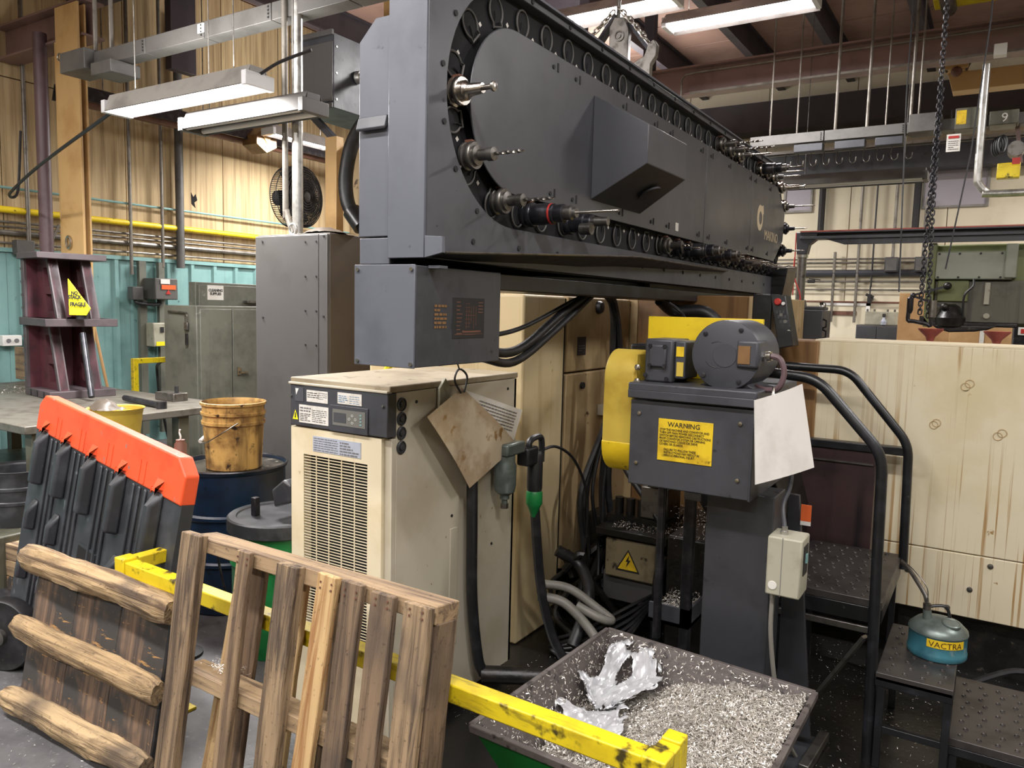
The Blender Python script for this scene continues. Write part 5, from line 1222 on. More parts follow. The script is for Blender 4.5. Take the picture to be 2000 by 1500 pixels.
for z, s in ((.88, 1), (.48, 2), (.05, 3)): board('stringer', pa, (sx(-2.04), .058, z), (sx(-1.075), .058, z), .045, .09, 'beam_wood', (0, -1, 0), s).rotation_euler.x += 0
fb = [(-2.005, -2.015, .09, 'pallet_wood'), (-1.765, -1.775, .055, 'beam_wood'), (-1.575, -1.585, .082, 'pallet_wood'), (-1.425, -1.47, .068, 'fresh_wood'), (-1.337, -1.347, .07, 'pallet_wood'), (-1.230, -1.24, .076, 'pallet_wood'), (-1.118, -1.125, .082, 'pallet_wood')]
for i, (xt, xb, wd, m) in enumerate(fb):
    board('deck_board', pa, (sx(xb), -.003, .0), (sx(xt), -.003, H+(.0 if i else .012)), wd, .02 if i not in (0, 2) else .032, m, (0, -1, 0), 20+i)
bb = [(-1.90, -1.99, .05, 'fresh_wood'), (-1.83, -1.86, .06, 'pallet_wood'), (-1.70, -1.73, .05, 'beam_wood'), (-1.655, -1.68, .07, 'fresh_wood'), (-1.50, -1.51, .07, 'pallet_wood'), (-1.34, -1.33, .05, 'pallet_wood'), (-1.12, -1.13, .06, 'pallet_wood')]
for i, (xt, xb, wd, m) in enumerate(bb):
    board('deck_board', pa, (sx(xb), .114, .0), (sx(xt), .114, H-.03), wd, .018, m, (0, -1, 0), 40+i)
board('side_post', pa, (sx(-1.105), .058, .0), (sx(-1.095), .058, .855), .045, .085, 'pallet_wood', (0, -1, 0), 77)
b = B()
for xt, _, wd, _m in fb:
    for z in (.872, .888): 
        for dx in (-.02, .02): b.lathe((sx(xt)+dx, -.014, z), -YA, [(.003, 0), (.003, .0015)], 6)
b.build('nail_head', 'rust_brown', pa, stuff=True)
P = [(-1.87+rg.gauss(0, .03)+1.56, .058+rg.uniform(-.04, .04), .525+abs(rg.gauss(0, .006))) for _ in range(260)]
pc = chip_mesh('clinging_chips', P, [(0, 0, 1)]*260, (.005, .012), (.001, .002), parent=pa, seed=14)

# ------------------------------------------------------------------ heavy timber skid with log runners
sk = thing('timber_skid', 'worn dark plank skid with three rough log runners standing on edge', 'skid', (-2.70, 1.405, 0), local=True)
sk.rotation_euler = (math.radians(-11), 0, math.radians(2))
for i in range(3):
    board('plank', sk, (-.405+.27*i+.135-.0, .02, .02), (-.405+.27*i+.135, .02, .60), .268, .035, 'skid_board', (0, -1, 0), 60+i)
def logm(L, r, seed, flat=.8):
    b = B(); n, m = 22, 70; vs = []; fs = []
    for j in range(m+1):
        u = j/m; x = -L/2+L*u
        for i in range(n):
            a = 2*math.pi*i/n; ca, sa_ = math.cos(a), math.sin(a)
            q = Vector((x*3.0+seed, ca*1.3, sa_*1.3))
            rr = r*(1+.20*mnoise.noise(q)+.12*mnoise.noise(Vector((x*9+seed, ca*3, sa_*3)))+.10*mnoise.noise(Vector((x*4+seed, ca*7, sa_*7)))-.10*abs(mnoise.noise(Vector((x*14, ca*9, sa_*9+seed)))))
            if sa_ > .55: rr *= 1-.22*(sa_-.55)
            e = min(u, 1-u)
            if e < .05: rr *= .80+4*e
            vs.append((x+(.02*mnoise.noise(Vector((seed, ca*3, sa_*3)))*(1 if j in (0, m) else 0)), rr*ca*flat, rr*sa_+.008*mnoise.noise(Vector((x*3, seed, 0)))))
    for j in range(m):
        for i in range(n): fs.append((j*n+i, j*n+(i+1) % n, (j+1)*n+(i+1) % n, (j+1)*n+i))
    fs += [tuple(range(n))[::-1], tuple(range(m*n, (m+1)*n))]
    return b.add(vs, fs)
for z, L, r, s, ry in ((.585, .90, .055, 1, 1.5), (.315, .88, .048, 3, 2.0), (.055, .86, .052, 8, .5)):
    o = logm(L, r, s).build('log_runner', 'log_wood', sk); o.location = (0.0, -.03, z); o.rotation_euler = (0, math.radians(ry), 0)
B().box(.40, .415, -.0, .05, .0, .6).build('plastic_edge', 'rubber', sk, .003)

# ------------------------------------------------------------------ black plastic pallet with an orange edge
TL, TR = Vector((-3.89, 1.92, 1.13)), Vector((-2.51, 1.75, 1.00)); e1 = (TR-TL); W_ = e1.length; e1.normalize()
e2 = Vector((-.11, -.13, -.99)); e2 = (e2-e1*e2.dot(e1)).normalized(); e3 = e1.cross(e2)*-1   # e3 towards the viewer
if e3.y > 0: e3 = -e3
bpn = thing('plastic_pallet', 'black moulded plastic pallet with an orange edge leaning beside the castings', 'pallet', TL, local=True)
HH = 1.04
bpn.matrix_world = Matrix.Translation(TL) @ Matrix((e1, e3, -e2)).transposed().to_4x4()   # local x along the top, y towards viewer, z up
def rr_(x0, x1, z0, z1, c): return [(x0+c, z0), (x1-c, z0), (x1, z0+c), (x1, z1-c), (x1-c*1.5, z1), (x0+c, z1), (x0, z1-c*.6), (x0, z0+c)]
deck = B(); 
x0, x1 = .62*W_-.02-.1, .62*W_+.07
# deck sheet with a hand hole
deck.box(0, .46*W_, -.05, 0, -HH, -.17).box(.56*W_, W_, -.05, 0, -HH, -.17).box(.46*W_, .56*W_, -.05, 0, -.56, -.17).box(.46*W_, .56*W_, -.05, 0, -HH, -.72)
deck.build('deck', 'pallet_black', bpn)
B().prism(rr_(.46*W_-.015, .56*W_+.015, -.735, -.545, .01), 'y', -.002, .006).build('hole_rim', 'pallet_black', bpn)
B().box(.46*W_-.004, .56*W_+.004, -.001, .0075, -.724, -.556).build('hand_hole', 'void', bpn)
B().prism([(0, -.175), (W_, -.175), (W_, -.06), (W_-.07, 0), (.05, 0), (0, -.05)], 'y', -.055, .006).build('orange_edge', 'pallet_orange', bpn, .008, 3)
def lug(x, z0, z1, wd=.075, dp=.05):
    b = B(); hw = wd/2
    vs = [(x-hw, 0, z0), (x+hw, 0, z0), (x+hw, 0, z1), (x-hw, 0, z1), (x-hw*.55, dp, z0+.01), (x+hw*.55, dp, z0+.01), (x+hw*.55, dp, z1-.06), (x-hw*.55, dp, z1-.06)]
    return b.add(vs, [(4,5,6,7),(0,1,5,4),(1,2,6,5),(2,3,7,6),(3,0,4,7),(0,3,2,1)])
cols = [.09, .27, .46, .66, .88]
for i, u in enumerate(cols):
    lug(u*W_, -.42, -.155).build('foot_lug', 'pallet_black', bpn, .012, 3)
    lug(u*W_, -.155, -.10, .06, .03).build('foot_cap', 'pallet_orange', bpn, .008, 2)
for u in (.09, .27, .70): lug(u*W_, -.64, -.49, .06, .045).build('foot_lug', 'pallet_black', bpn, .01, 2)
for u in (.09, .27, .46, .66): lug(u*W_, -.88, -.75, .06, .045).build('foot_lug', 'pallet_black', bpn, .01, 2)
for u in (.18, .365, .56, .77):
    for k_ in (-.022, .022):
        for z0, z1, m in ((-.40, -.18, 'pallet_black'), (-.71 if u != .56 else -.53, -.44, 'pallet_black'), (-.98, -.75, 'pallet_black')):
            B().prism(rr_(u*W_+k_-.008, u*W_+k_+.008, z0, z1, .005), 'y', -.002, .003).build('groove', 'ink', bpn)
        B().prism(rr_(u*W_+k_-.007, u*W_+k_+.007, -.165, -.07, .004), 'y', .004, .008).build('groove', 'pallet_orange', bpn)
    for k_ in (-.05, .0, .05):
        B().prism(rr_(u*W_+k_-.009, u*W_+k_+.009, -.98, -.18, .005), 'y', -.001, .010).build('rib', 'pallet_black', bpn, .003, 1)

# ================================================================== steps with handrails
sp = thing('access_steps', 'black steel access steps with two bent tube handrails at the machine door', 'stairs', (-.2, 3.2, 0))
def tread(x0, x1, y0, y1, z):
    o = B().box(x0, x1, y0, y1, z-.03, z).build('tread', 'tread', sp, .003)
    b = B()
    for i in range(int((x1-x0-.02)/.055)):
        for j in range(int((y1-y0-.02)/.055)):
            b.lathe((x0+.035+i*.055+(.014 if j % 2 else 0), y0+.035+j*.055, z), ZA, [(.009, 0), (.007, .004), (.004, .0015)], 8)
    b.build('grip_bump', 'tread', sp, stuff=True)
tread(-.275, -.035, 2.9, 3.42, .35); tread(-.04, .30, 2.93, 3.47, .17); tread(-.665, -.285, 3.06, 3.74, .55)
B().box(-.275, -.035, 2.9, 2.915, .30, .335).build('front_bar', 'black_paint', sp, .002)
for x in (-.268, -.062):
    for yv in (2.902, 3.39): B().box(x, x+.025, yv, yv+.025, 0, .32).build('leg', 'black_paint', sp, .002)
B().box(-.25, -.06, 2.905, 2.925, .13, .155).build('brace', 'black_paint', sp, .002)
B().box(-.04, .30, 2.93, 2.945, .11, .14).build('front_bar', 'black_paint', sp, .002)
for x in (-.035, .27):
    for yv in (2.935, 3.44): B().box(x, x+.025, yv, yv+.025, 0, .14).build('leg', 'black_paint', sp, .002)
B().box(-.665, -.285, 3.06, 3.075, .46, .52).build('front_bar', 'black_paint', sp, .003)
B().box(-.30, -.285, 3.06, 3.74, .46, .52).build('side_bar', 'black_paint', sp, .003)
B().box(-.665, -.30, 3.055, 3.07, .42, .445).build('lower_bar', 'dull_steel', sp, .002)
for x, yv in ((-.66, 3.07), (-.66, 3.7), (-.32, 3.7)): B().box(x, x+.025, yv, yv+.025, 0, .52).build('leg', 'black_paint', sp, .002)
def bendpath(p, r=.06):
    p = [Vector(q) for q in p]; out = [p[0]]
    for a, b_, c in zip(p, p[1:], p[2:]):
        d0 = (a-b_).normalized()*r; d1 = (c-b_).normalized()*r
        for i in range(7):
            t_ = i/6; out.append((b_+d0)*(1-t_)**2+b_*2*t_*(1-t_)+(b_+d1)*t_**2)
    return out+[p[-1]]
B().tube(bendpath([(-.72, 2.92, 1.383), (-.535, 2.92, 1.37), (-.305, 2.92, 1.12), (-.285, 2.92, 0)]), .019, 12).build('handrail', 'black_paint', sp)
B().tube(bendpath([(-.835, 3.70, 1.36), (-.545, 3.70, 1.355), (-.288, 3.70, 1.05), (-.275, 3.70, .50)]), .019, 12).build('handrail', 'black_paint', sp)
B().bar((-.32, 2.92, .46), (-.56, 3.02, .02), .03, .012).build('diagonal_brace', 'dull_steel', sp)
tag(B().bar((-.44, 2.98, .02), (-.46, 2.70, .02), .035, .035).build('steel_angle', 'dull_steel', bev=.003), 'short steel bar lying on the chip-strewn floor beside the bin', 'bar')
# oil can on the step
oc = thing('oil_can', 'teal and grey oil can with a yellow band standing on the steel step', 'can', (-.105, 3.2, .35))
B().lathe((-.105, 3.2, .353), ZA, [(.098, 0), (.100, .004), (.100, .02), (.097, .024), (.097, .085), (.100, .09)], 36).build('can_body', 'oil_can', oc)
B().lathe((-.105, 3.2, .44), ZA, [(.100, 0), (.098, .012), (.075, .035), (.03, .05), (.02, .052)], 36).build('can_shoulder', 'can_grey', oc)
bd = B(); n = 14
for i in range(n):
    a0 = math.radians(-108+78*i/n); a1 = math.radians(-108+78*(i+1)/n); r = .0985
    bd.poly([(-.105+r*math.cos(a0), 3.2+r*math.sin(a0), .405), (-.105+r*math.cos(a1), 3.2+r*math.sin(a1), .405), (-.105+r*math.cos(a1), 3.2+r*math.sin(a1), .435), (-.105+r*math.cos(a0), 3.2+r*math.sin(a0), .435)])
bd = bd.build('label_band', 'sign_yellow', oc, fix=False)
tx = text('VACTRA', .030, 'red', oc, (0, 0, 0), XA, ZA, 'can_lettering', lift=0)
off = ORG[oc.name]
for vv in tx.data.vertices:
    q = vv.co+off; a = math.radians(-104)+q.x/.0985; r = .0992; vv.co = Vector((-.105+r*math.cos(a), 3.2+r*math.sin(a), .4085+q.z))-off
tx.data.materials[0] = MATS['rust_brown']
B().cyl((-.14, 3.18, .47), (-.145, 3.18, .515), .018, .014, n=14).build('spout_collar', 'can_grey', oc)
B().cyl((-.145, 3.18, .515), (-.147, 3.18, .54), .013, n=12).build('spout_nut', 'dull_steel', oc)
B().tube([(-.147, 3.18, .54), (-.155, 3.19, .565), (-.185, 3.22, .60), (-.225, 3.27, .635), (-.25, 3.3, .645)], [.009]*1+[.009]*24, 8, 6).build('flexible_spout', 'dull_steel', oc) if False else B().tube([(-.147, 3.18, .54), (-.155, 3.19, .565), (-.185, 3.22, .60), (-.225, 3.27, .635), (-.25, 3.3, .645)], .008, 8, 6).build('flexible_spout', 'dull_steel', oc)
B().lathe((-.065, 3.17, .475), (0.1, -.15, 1), [(.032, 0), (.032, .012), (.028, .015), (.026, .013), (.01, .014)], 22).build('filler_cap', 'can_grey', oc)
B().tube([(-.15, 3.22, .49), (-.14, 3.22, .515), (-.09, 3.23, .525), (-.075, 3.23, .50), (-.072, 3.23, .48)], .006, 8, 4).build('carry_handle', 'black_paint', oc)
B().tube([(-.147, 3.175, .53), (-.15, 3.17, .60), (-.2, 3.2, .65), (-.25, 3.28, .66)], .002, 6, 6).build('control_wire', 'dull_steel', oc)
ptube('hose', 'black hose coiled on the floor below the cream machine guard', 'hose', [(.0, 3.75, .03), (.2, 3.8, .12), (.35, 3.7, .05), (.2, 3.6, .03), (.1, 3.72, .04)], .015, 'rubber', 8, 7)

# ================================================================== lifting gear above the magazine
t = thing('lifting_bracket', 'worn steel lifting plate with chains above the tool magazine', 'bracket', (-1.98, 4.2, 2.88))
B().prism([(-2.02, 2.64), (-1.90, 2.64), (-1.90, 3.19), (-1.93, 3.26), (-1.99, 3.27), (-2.02, 3.22)], 'y', 4.18, 4.22).build('plate', 'dull_steel', t, .003)
B().lathe((-1.955, 4.18, 3.16), -YA, [(.03, 0), (.03, .008), (.022, .009), (.02, .004), (.012, .004), (.012, .01)], 20).build('boss', 'dull_steel', t)
B().prism([(-1.90, 2.9), (-1.86, 3.0), (-1.80, 3.03), (-1.775, 3.10), (-1.745, 3.11), (-1.725, 3.08), (-1.73, 3.02), (-1.76, 2.98), (-1.765, 2.80), (-1.79, 2.80), (-1.79, 2.93), (-1.83, 2.96), (-1.87, 2.88)], 'y', 4.18, 4.22).build('hook_plate', 'dull_steel', t, .003)
B().box(-2.06, -1.72, 4.1, 4.3, 2.6, 2.64).build('base', 'dark_steel', t)
def chain_links(path, size, m, parent, name='chain_link'):
    """interlocked oval links along a polyline"""
    pts = cat_rom(path, 10); Ls = [0]
    for a, b_ in zip(pts, pts[1:]): Ls.append(Ls[-1]+(b_-a).length)
    R_, r_ = size*.5, size*.14; lk = B(); ov = []
    for i in range(12):
        a = 2*math.pi*i/12; ov.append((math.cos(a)*size*.36+(size*.22 if math.cos(a) > 0 else -size*.22), math.sin(a)*size*.34, 0))
    me = lk.tube(ov, r_, 6, closed=True).mesh(name); me.materials.append(MATS[m]); me.shade_smooth()
    n = int(Ls[-1]/(size*.82)); off = ORG.get(parent.name, Vector())
    for i in range(n):
        s = (i+.5)*Ls[-1]/n; j = max(q for q in range(len(Ls)) if Ls[q] <= s); j = min(j, len(pts)-2)
        f = (s-Ls[j])/max(1e-6, Ls[j+1]-Ls[j]); p = pts[j].lerp(pts[j+1], f); d = (pts[j+1]-pts[j]).normalized(); u, w_ = frame(d)
        if i % 2: u, w_ = w_, -u
        o = bpy.data.objects.new(name, me); COL.objects.link(o); o.parent = parent
        o.matrix_local = Matrix.Translation(p-off) @ Matrix((d, u, w_)).transposed().to_4x4(); ORG[o.name] = Vector()
chain_links([(-2.22, 4.15, 3.10), (-2.10, 4.16, 3.20), (-1.99, 4.17, 3.30)], .036, 'steel', t)
chain_links([(-1.96, 4.16, 3.31), (-1.87, 4.16, 3.22), (-1.77, 4.16, 3.10)], .036, 'steel', t)
chain_links([(-2.30, 4.3, 3.16), (-2.24, 4.3, 3.19), (-2.17, 4.28, 3.12)], .036, 'steel', t)
B().bar((-2.20, 4.24, 3.05), (-2.0, 4.24, 3.30), .06, .02).build('brace_arm', 'dark_steel', t)
B().bar((-1.92, 4.24, 3.24), (-1.77, 4.24, 3.05), .06, .02).build('brace_arm', 'dark_steel', t)
B().cyl((-1.975, 4.2, 3.27), (-1.975, 4.2, 4.9), .012, n=8).build('suspension_rod', 'dull_steel', t)
# chain hoist on the right
t = thing('chain_hoist', 'black hand-chain hoist loops hanging in front of the green machine', 'hoist', (-.38, 5.2, 1.5))
chain_links([(-.383, 5.2, 4.1), (-.383, 5.2, 2.85), (-.395, 5.2, 2.2), (-.40, 5.2, 1.62)], .030, 'dark_steel', t)
chain_links([(-.375, 5.2, 2.95), (-.375, 5.2, 2.3), (-.355, 5.2, 1.60)], .030, 'dark_steel', t)
B().tube([(-.46, 5.2, 1.64), (-.46, 5.2, 1.58), (-.43, 5.2, 1.575), (-.36, 5.2, 1.56), (-.34, 5.2, 1.55), (-.34, 5.2, 1.6)], .012, 8, 3).build('hook_bar', 'dark_steel', t)
B().lathe((-.455, 5.2, 1.62), ZA, [(.01, 0), (.018, .02), (.018, .09), (.008, .1)], 12).build('swivel', 'dark_steel', t)
B().cyl((-.335, 5.2, 1.60), (-.335, 5.2, 1.70), .022, n=12).build('load_end', 'dull_steel', t)
ptube('cable', 'thin wire dropping past the busway left of the hoist chain', 'cable', [(-.60, 5.6, 4.3), (-.60, 5.6, 3.0), (-.52, 5.2, 1.75)], .005, 'rubber', 6, 1)
ptube('cable', 'thin wire dropping past the busway right of the hoist chain', 'cable', [(-.17, 5.6, 4.3), (-.17, 5.6, 3.4), (-.22, 5.6, 2.6), (-.30, 5.5, 1.9)], .005, 'rubber', 6, 1)
ptube('cable', 'black cable looping from the ochre trolley to the busway tap box', 'cable', [(-.50, 8.3, 3.5), (-.50, 8.2, 3.38), (-.56, 8.1, 3.33), (-.66, 8.0, 3.38), (-.68, 7.8, 3.36), (-.70, 7.5, 3.29)], .008, 'rubber', 6, 5)
# jib crane
t = thing('jib_crane', 'grey jib crane arm with a red-striped edge on a round post', 'crane', (-1.36, 6.5, 0))
ibeam(-1.38, 2.0, 6.5, 2.19, 2.255, .12).build('arm', 'dark_gray', t, .002)
B().prism([(-1.26, 2.20), (-1.22, 2.20), (-1.05, 2.145), (2.0, 2.145), (2.0, 2.2)], 'y', 6.46, 6.47).build('web_plate', 'dark_gray', t, .002)
B().prism([(-1.41, 2.245), (-1.25, 2.25), (-1.26, 2.19), (-1.31, 2.15), (-1.325, 2.075), (-1.40, 2.075)], 'y', 6.45, 6.55).build('head_bracket', 'dark_gray', t, .004)
B().cyl((-1.365, 6.5, 0), (-1.365, 6.5, 2.08), .035, n=16).build('post', 'dull_steel', t)
B().cyl((-1.365, 6.5, 2.05), (-1.365, 6.5, 2.08), .045, n=16).build('collar', 'galv', t)
B().box(-1.415, -1.408, 6.45, 6.46, 1.75, 2.245).build('red_edge', 'red', t)
B().tube([(-1.41, 6.44, 2.05), (-1.405, 6.44, 1.9), (-1.35, 6.44, 1.75), (-1.36, 6.44, 1.65)], .006, 6, 4).build('red_cord', 'red', t)
B().box(-1.38, 2.0, 6.438, 6.44, 2.246, 2.256).build('red_edge', 'red_funnel', t)
# grey transformer box behind the pendant
t = thing('transformer_box', 'dark grey lidded steel box with a lifting eye beyond the operator pendant', 'box', (-1.1, 5.6, 1.35))
B().box(-1.24, -1.00, 5.5, 5.8, 1.3, 1.63).build('body', 'dark_gray', t, .006)
B().box(-1.25, -1.02, 5.52, 5.8, 1.632, 1.655).build('lid', 'dark_gray', t, .006)
B().tube([(-1.01+.015*math.cos(i*math.pi/6), 5.55, 1.665+.02*math.sin(i*math.pi/6)) for i in range(12)], .004, 6, closed=True).build('lifting_eye', 'dull_steel', t)
for z in (1.57, 1.5): B().tube([(-1.0, 5.52, z), (-.975, 5.5, z-.01), (-.975, 5.5, z-.05), (-1.0, 5.52, z-.06)], .006, 6).build('catch', 'dark_steel', t)
B().cyl((-1.22, 5.58, 1.655), (-1.13, 5.58, 1.67), .03, n=14).build('cable_entry', 'dark_gray', t)
tag(B().box(-1.30, -.97, 5.45, 5.85, 0, 1.30).build('machine_stand', 'dark_steel', bev=.006), 'dark stand carrying the grey transformer box', 'stand')
# green boring mill
gm = thing('milling_machine', 'green vertical milling machine with a grey side cover and blackened head', 'machine', (.3, 6.9, 0))
B().box(-.475, .9, 6.62, 7.6, 0, 2.14).build('frame_column', 'green_machine', gm, .01) if False else B().box(-.475, .9, 6.62, 7.6, 1.55, 2.14).build('head_casting', 'green_machine', gm, .01)
B().box(.2, .9, 6.7, 7.6, 0, 1.55).build('column', 'machine_grime', gm, .01)
B().box(-.475, -.42, 6.5, 6.62, 1.53, 2.145).build('edge_rib', 'green_machine', gm, .004)
B().box(-.42, .06, 6.50, 6.62, 1.88, 2.08).build('side_cover', 'green_grey', gm, .008)
B().box(.012, .085, 6.48, 6.62, 1.89, 2.13).build('side_cover', 'green_grey', gm, .008)
B().box(-.42, .20, 6.55, 6.62, 1.565, 1.875).build('gear_housing', 'machine_grime', gm, .01)
B().box(-.40, -.20, 6.53, 6.55, 1.72, 1.875).build('access_plate', 'green_machine', gm, .006)
B().box(-.10, -.065, 6.53, 6.55, 1.70, 1.86).build('scale_plate', 'ctl_box', gm, .004)
B().cyl((-.075, 6.55, 1.62), (-.075, 6.53, 1.62), .02, n=16).build('knob', 'ctl_box', gm)
b = B()
for x in (-.40, -.27, -.14, -.01):
    for z in (1.895, 2.065): b.cyl((x, 6.50, z), (x, 6.494, z), .008, n=8)
b.build('cover_bolt', 'ink', gm, stuff=True)
B().lathe((-.30, 6.5, 1.63), ZA, [(.05, -.10), (.09, -.09), (.10, -.03), (.08, 0), (.06, .05), (.03, .07)], 20).build('spindle_head', 'grimy_black', gm)
B().box(-.42, .12, 6.48, 6.7, 1.54, 1.575).build('head_base', 'grimy_black', gm, .01)
B().prism([(-.42, 1.55), (.0, 1.55), (-.06, 1.52), (-.14, 1.505), (-.3, 1.495), (-.38, 1.52)], 'y', 6.45, 6.6).build('spindle_nose', 'grimy_black', gm, .01)
for p0, p1 in (((-.55, 6.45, 1.76), (-.33, 6.45, 1.83)), ((-.55, 6.45, 1.755), (-.34, 6.45, 1.68))):
    B().bar(p0, p1, .016, .016).build('lever', 'dark_steel', gm); B().sphere(p0, .02).build('lever_knob', 'dark_steel', gm)
    B().sphere(p1, .028).build('lever_hub', 'grimy_black', gm)
B().tube([(-.17, 6.48, 1.88), (-.17, 6.46, 1.83), (-.22, 6.45, 1.76), (-.22, 6.46, 1.62)], .008, 6, 4).build('oil_line', 'rubber', gm)
B().prism([(-.5, 1.61), (-.48, 1.61), (-.44, 1.56), (-.5, 1.55)], 'y', 6.5, 6.55).build('bracket', 'grimy_black', gm)
for x, l in ((-.30, 'small red cone funnel below the hoist hooks'), (.03, 'second red cone funnel beside the dark far cabinet')):
    tag(B().lathe((x-.04, 5.9, 1.44), ZA, [(.018, -.02), (.02, .02), (.07, .075), (.072, .08)], 20).build('funnel', 'red_funnel'), l, 'funnel') if False else None
for x, z, l in ((-.38, 1.44, 'small red cone funnel below the hoist hooks'), (.0, 1.435, 'second red cone funnel beside the dark far cabinet')):
    t = thing('funnel_stand', l, 'funnel', (x, 5.9, 0))
    B().lathe((x, 5.9, z), ZA, [(.02, 0), (.03, .03), (.075, .075), (.078, .085), (.05, .08)], 20).build('cone', 'red_funnel', t)
    B().cyl((x, 5.9, 0), (x, 5.9, z), .02, n=10).build('stem', 'dark_steel', t)
t = thing('tool_cabinet', 'dark cabinet with a red and white sticker beyond the cream guard', 'cabinet', (.3, 8.6, 0))
B().box(.12, .38, 8.4, 8.8, 0, 1.60).build('body', 'dark_steel', t, .01)
B().box(.16, .25, 8.39, 8.4, 1.46, 1.53).build('sticker', 'white_mark', t); B().box(.18, .24, 8.385, 8.39, 1.475, 1.515).build('red_mark', 'red', t)
B().box(.32, .37, 8.38, 8.4, 1.36, 1.59).build('white_edge', 'cream', t)
tag(B().tube([(.42, 6.9, 2.5), (.22, 6.9, 2.48), (.16, 6.9, 2.36), (.17, 6.9, 2.26)], .05, 12, 6).build('flex_duct', 'gray_hose'), 'ribbed grey flexible duct bending down above the jib arm', 'duct')

# ================================================================== upper left: grey unit, pole, fan, duct hose
t = thing('electrical_enclosure', 'grey sheet-metal enclosure mounted high behind the magazine', 'enclosure', (-4.7, 4.7, 3.1))
B().box(-4.99, -4.545, 4.5, 5.4, 3.13, 3.70).build('case', 'dark_gray', t, .004)
B().box(-4.985, -4.55, 4.488, 4.5, 3.18, 3.635).build('front_panel', 'cab_gray', t, .004)
B().box(-5.0, -4.54, 4.47, 4.5, 3.68, 3.72).build('rain_lip', 'cab_gray', t, .003)
B().box(-4.985, -4.55, 4.485, 4.5, 3.13, 3.17).build('bottom_lip', 'cab_gray', t, .003)
b = B()
for z in (3.2, 3.4, 3.6): b.lathe((-4.545, 4.53, z), XA, [(.008, 0), (.008, .005)], 8)
b.build('rivet', 'steel', t, stuff=True)
B().bar((-4.88, 4.6, 3.12), (-4.62, 4.6, 2.90), .05, .05).build('brace', 'dark_gray', t)
B().cyl((-4.545, 4.75, 3.42), (-3.6, 5.0, 3.42), .035, n=14).build('conduit', 'galv', t)
B().cyl((-4.54, 4.752, 3.42), (-4.50, 4.762, 3.42), .05, n=14).build('conduit_hub', 'galv', t)
t = thing('support_post', 'ochre painted square post behind the grey control cabinet', 'post', (-4.58, 4.6, 0))
B().box(-4.64, -4.515, 4.5, 4.58, 0, 2.91).build('post_tube', 'tan_column', t, .004)
tag(B().box(-4.75, -4.6, 5.3, 5.5, 3.0, 5.2).build('upper_post', 'tan_column', bev=.004), 'ochre post rising behind the high grey enclosure', 'post')
tag(B().box(-5.6, -3.4, 6.4, 6.6, 3.9, 5.15).build('roof_duct', 'dark_beam', bev=.01), 'dark ventilation duct under the roof behind the grey enclosure', 'duct')
ptube('galvanised_pipe', 'galvanised steel pipe rising from the grey control cabinet to the roof', 'pipe', [(-3.70, 3.36, 2.0), (-3.70, 3.36, 5.2)], .033, 'galv', 16)
ptube('conduit', 'thin copper-coloured conduit strapped beside the galvanised pipe', 'pipe', [(-3.71, 3.33, 2.02), (-3.765, 3.33, 2.16), (-3.775, 3.33, 2.4), (-3.775, 3.33, 5.2)], .018, 'conduit', 10, 4)
tag(B().box(-3.81, -3.655, 3.305, 3.40, 2.74, 2.75).build('pipe_strap', 'dull_steel'), 'steel strap tying the two pipes together', 'strap')
fn = thing('shop_fan', 'round black wire-guard fan on a stand behind the galvanised pipe', 'fan', (-4.86, 4.40, 0), local=True)
fx = Vector((0, 0, 2.44)); dirv = Vector((.99, .14, 0)).normalized(); u_, w_ = frame(dirv)
for rr, hh in ((.24, -.06), (.24, .0), (.24, .07), (.22, .078), (.20, .085), (.18, .09), (.16, .095), (.14, .098), (.12, .10), (.10, .103), (.08, .105), (.06, .107), (.04, .108)):
    B().tube([fx+dirv*hh+rr*(math.cos(i*math.pi/20)*u_+math.sin(i*math.pi/20)*w_) for i in range(40)], .004, 5, closed=True).build('guard_ring', 'ink', fn)
wr = B()
for i in range(96):
    a = 2*math.pi*i/96; e = math.cos(a)*u_+math.sin(a)*w_
    wr.tube([fx+e*.24-dirv*.06, fx+e*.24+dirv*.06, fx+e*.16+dirv*.095, fx+e*.03+dirv*.108], .0032, 4)
wr.build('guard_wire', 'ink', fn, stuff=True)
B().lathe(fx+dirv*.105, dirv, [(.04, 0), (.035, .008), (.01, .01)], 16).build('hub_badge', 'dark_gray', fn)
for i in range(4):
    a = i*math.pi/2+.4; e = math.cos(a)*u_+math.sin(a)*w_; f_ = -math.sin(a)*u_+math.cos(a)*w_
    B().poly([fx+e*.03-f_*.03, fx+e*.22-f_*.12+dirv*.03, fx+e*.22+f_*.10-dirv*.02, fx+e*.03+f_*.03]).build('blade', 'dark_steel', fn, fix=False)
B().cyl(fx-dirv*.05, fx-dirv*.2, .07, .06, n=18).build('motor', 'ink', fn)
B().cyl((0, 0, 0), (0, 0, 2.25), .025, n=12).build('pole', 'ink', fn); B().bar((0, 0, 2.25), fx-dirv*.12, .03).build('yoke', 'ink', fn)
B().lathe((0, 0, 0), ZA, [(.25, 0), (.25, .02), (.05, .05)], 24).build('base', 'ink', fn)
ptube('duct_hose', 'thick black hose curving down behind the tool magazine', 'hose', [(-3.8, 4.53, 2.95), (-3.9, 4.45, 3.10), (-4.10, 4.4, 2.97), (-4.25, 4.4, 2.80), (-4.31, 4.4, 2.6), (-4.31, 4.4, 2.44), (-4.26, 4.4, 2.31), (-4.12, 4.42, 2.16), (-4.02, 4.53, 2.1)], .055, 'rubber', 14, 7)
tag(B().cyl((-4.25, 4.4, 2.30), (-4.14, 4.4, 2.18), .072, n=18).build('hose_cuff', 'black_paint'), 'black cuff clamped on the thick curved hose', 'cuff')

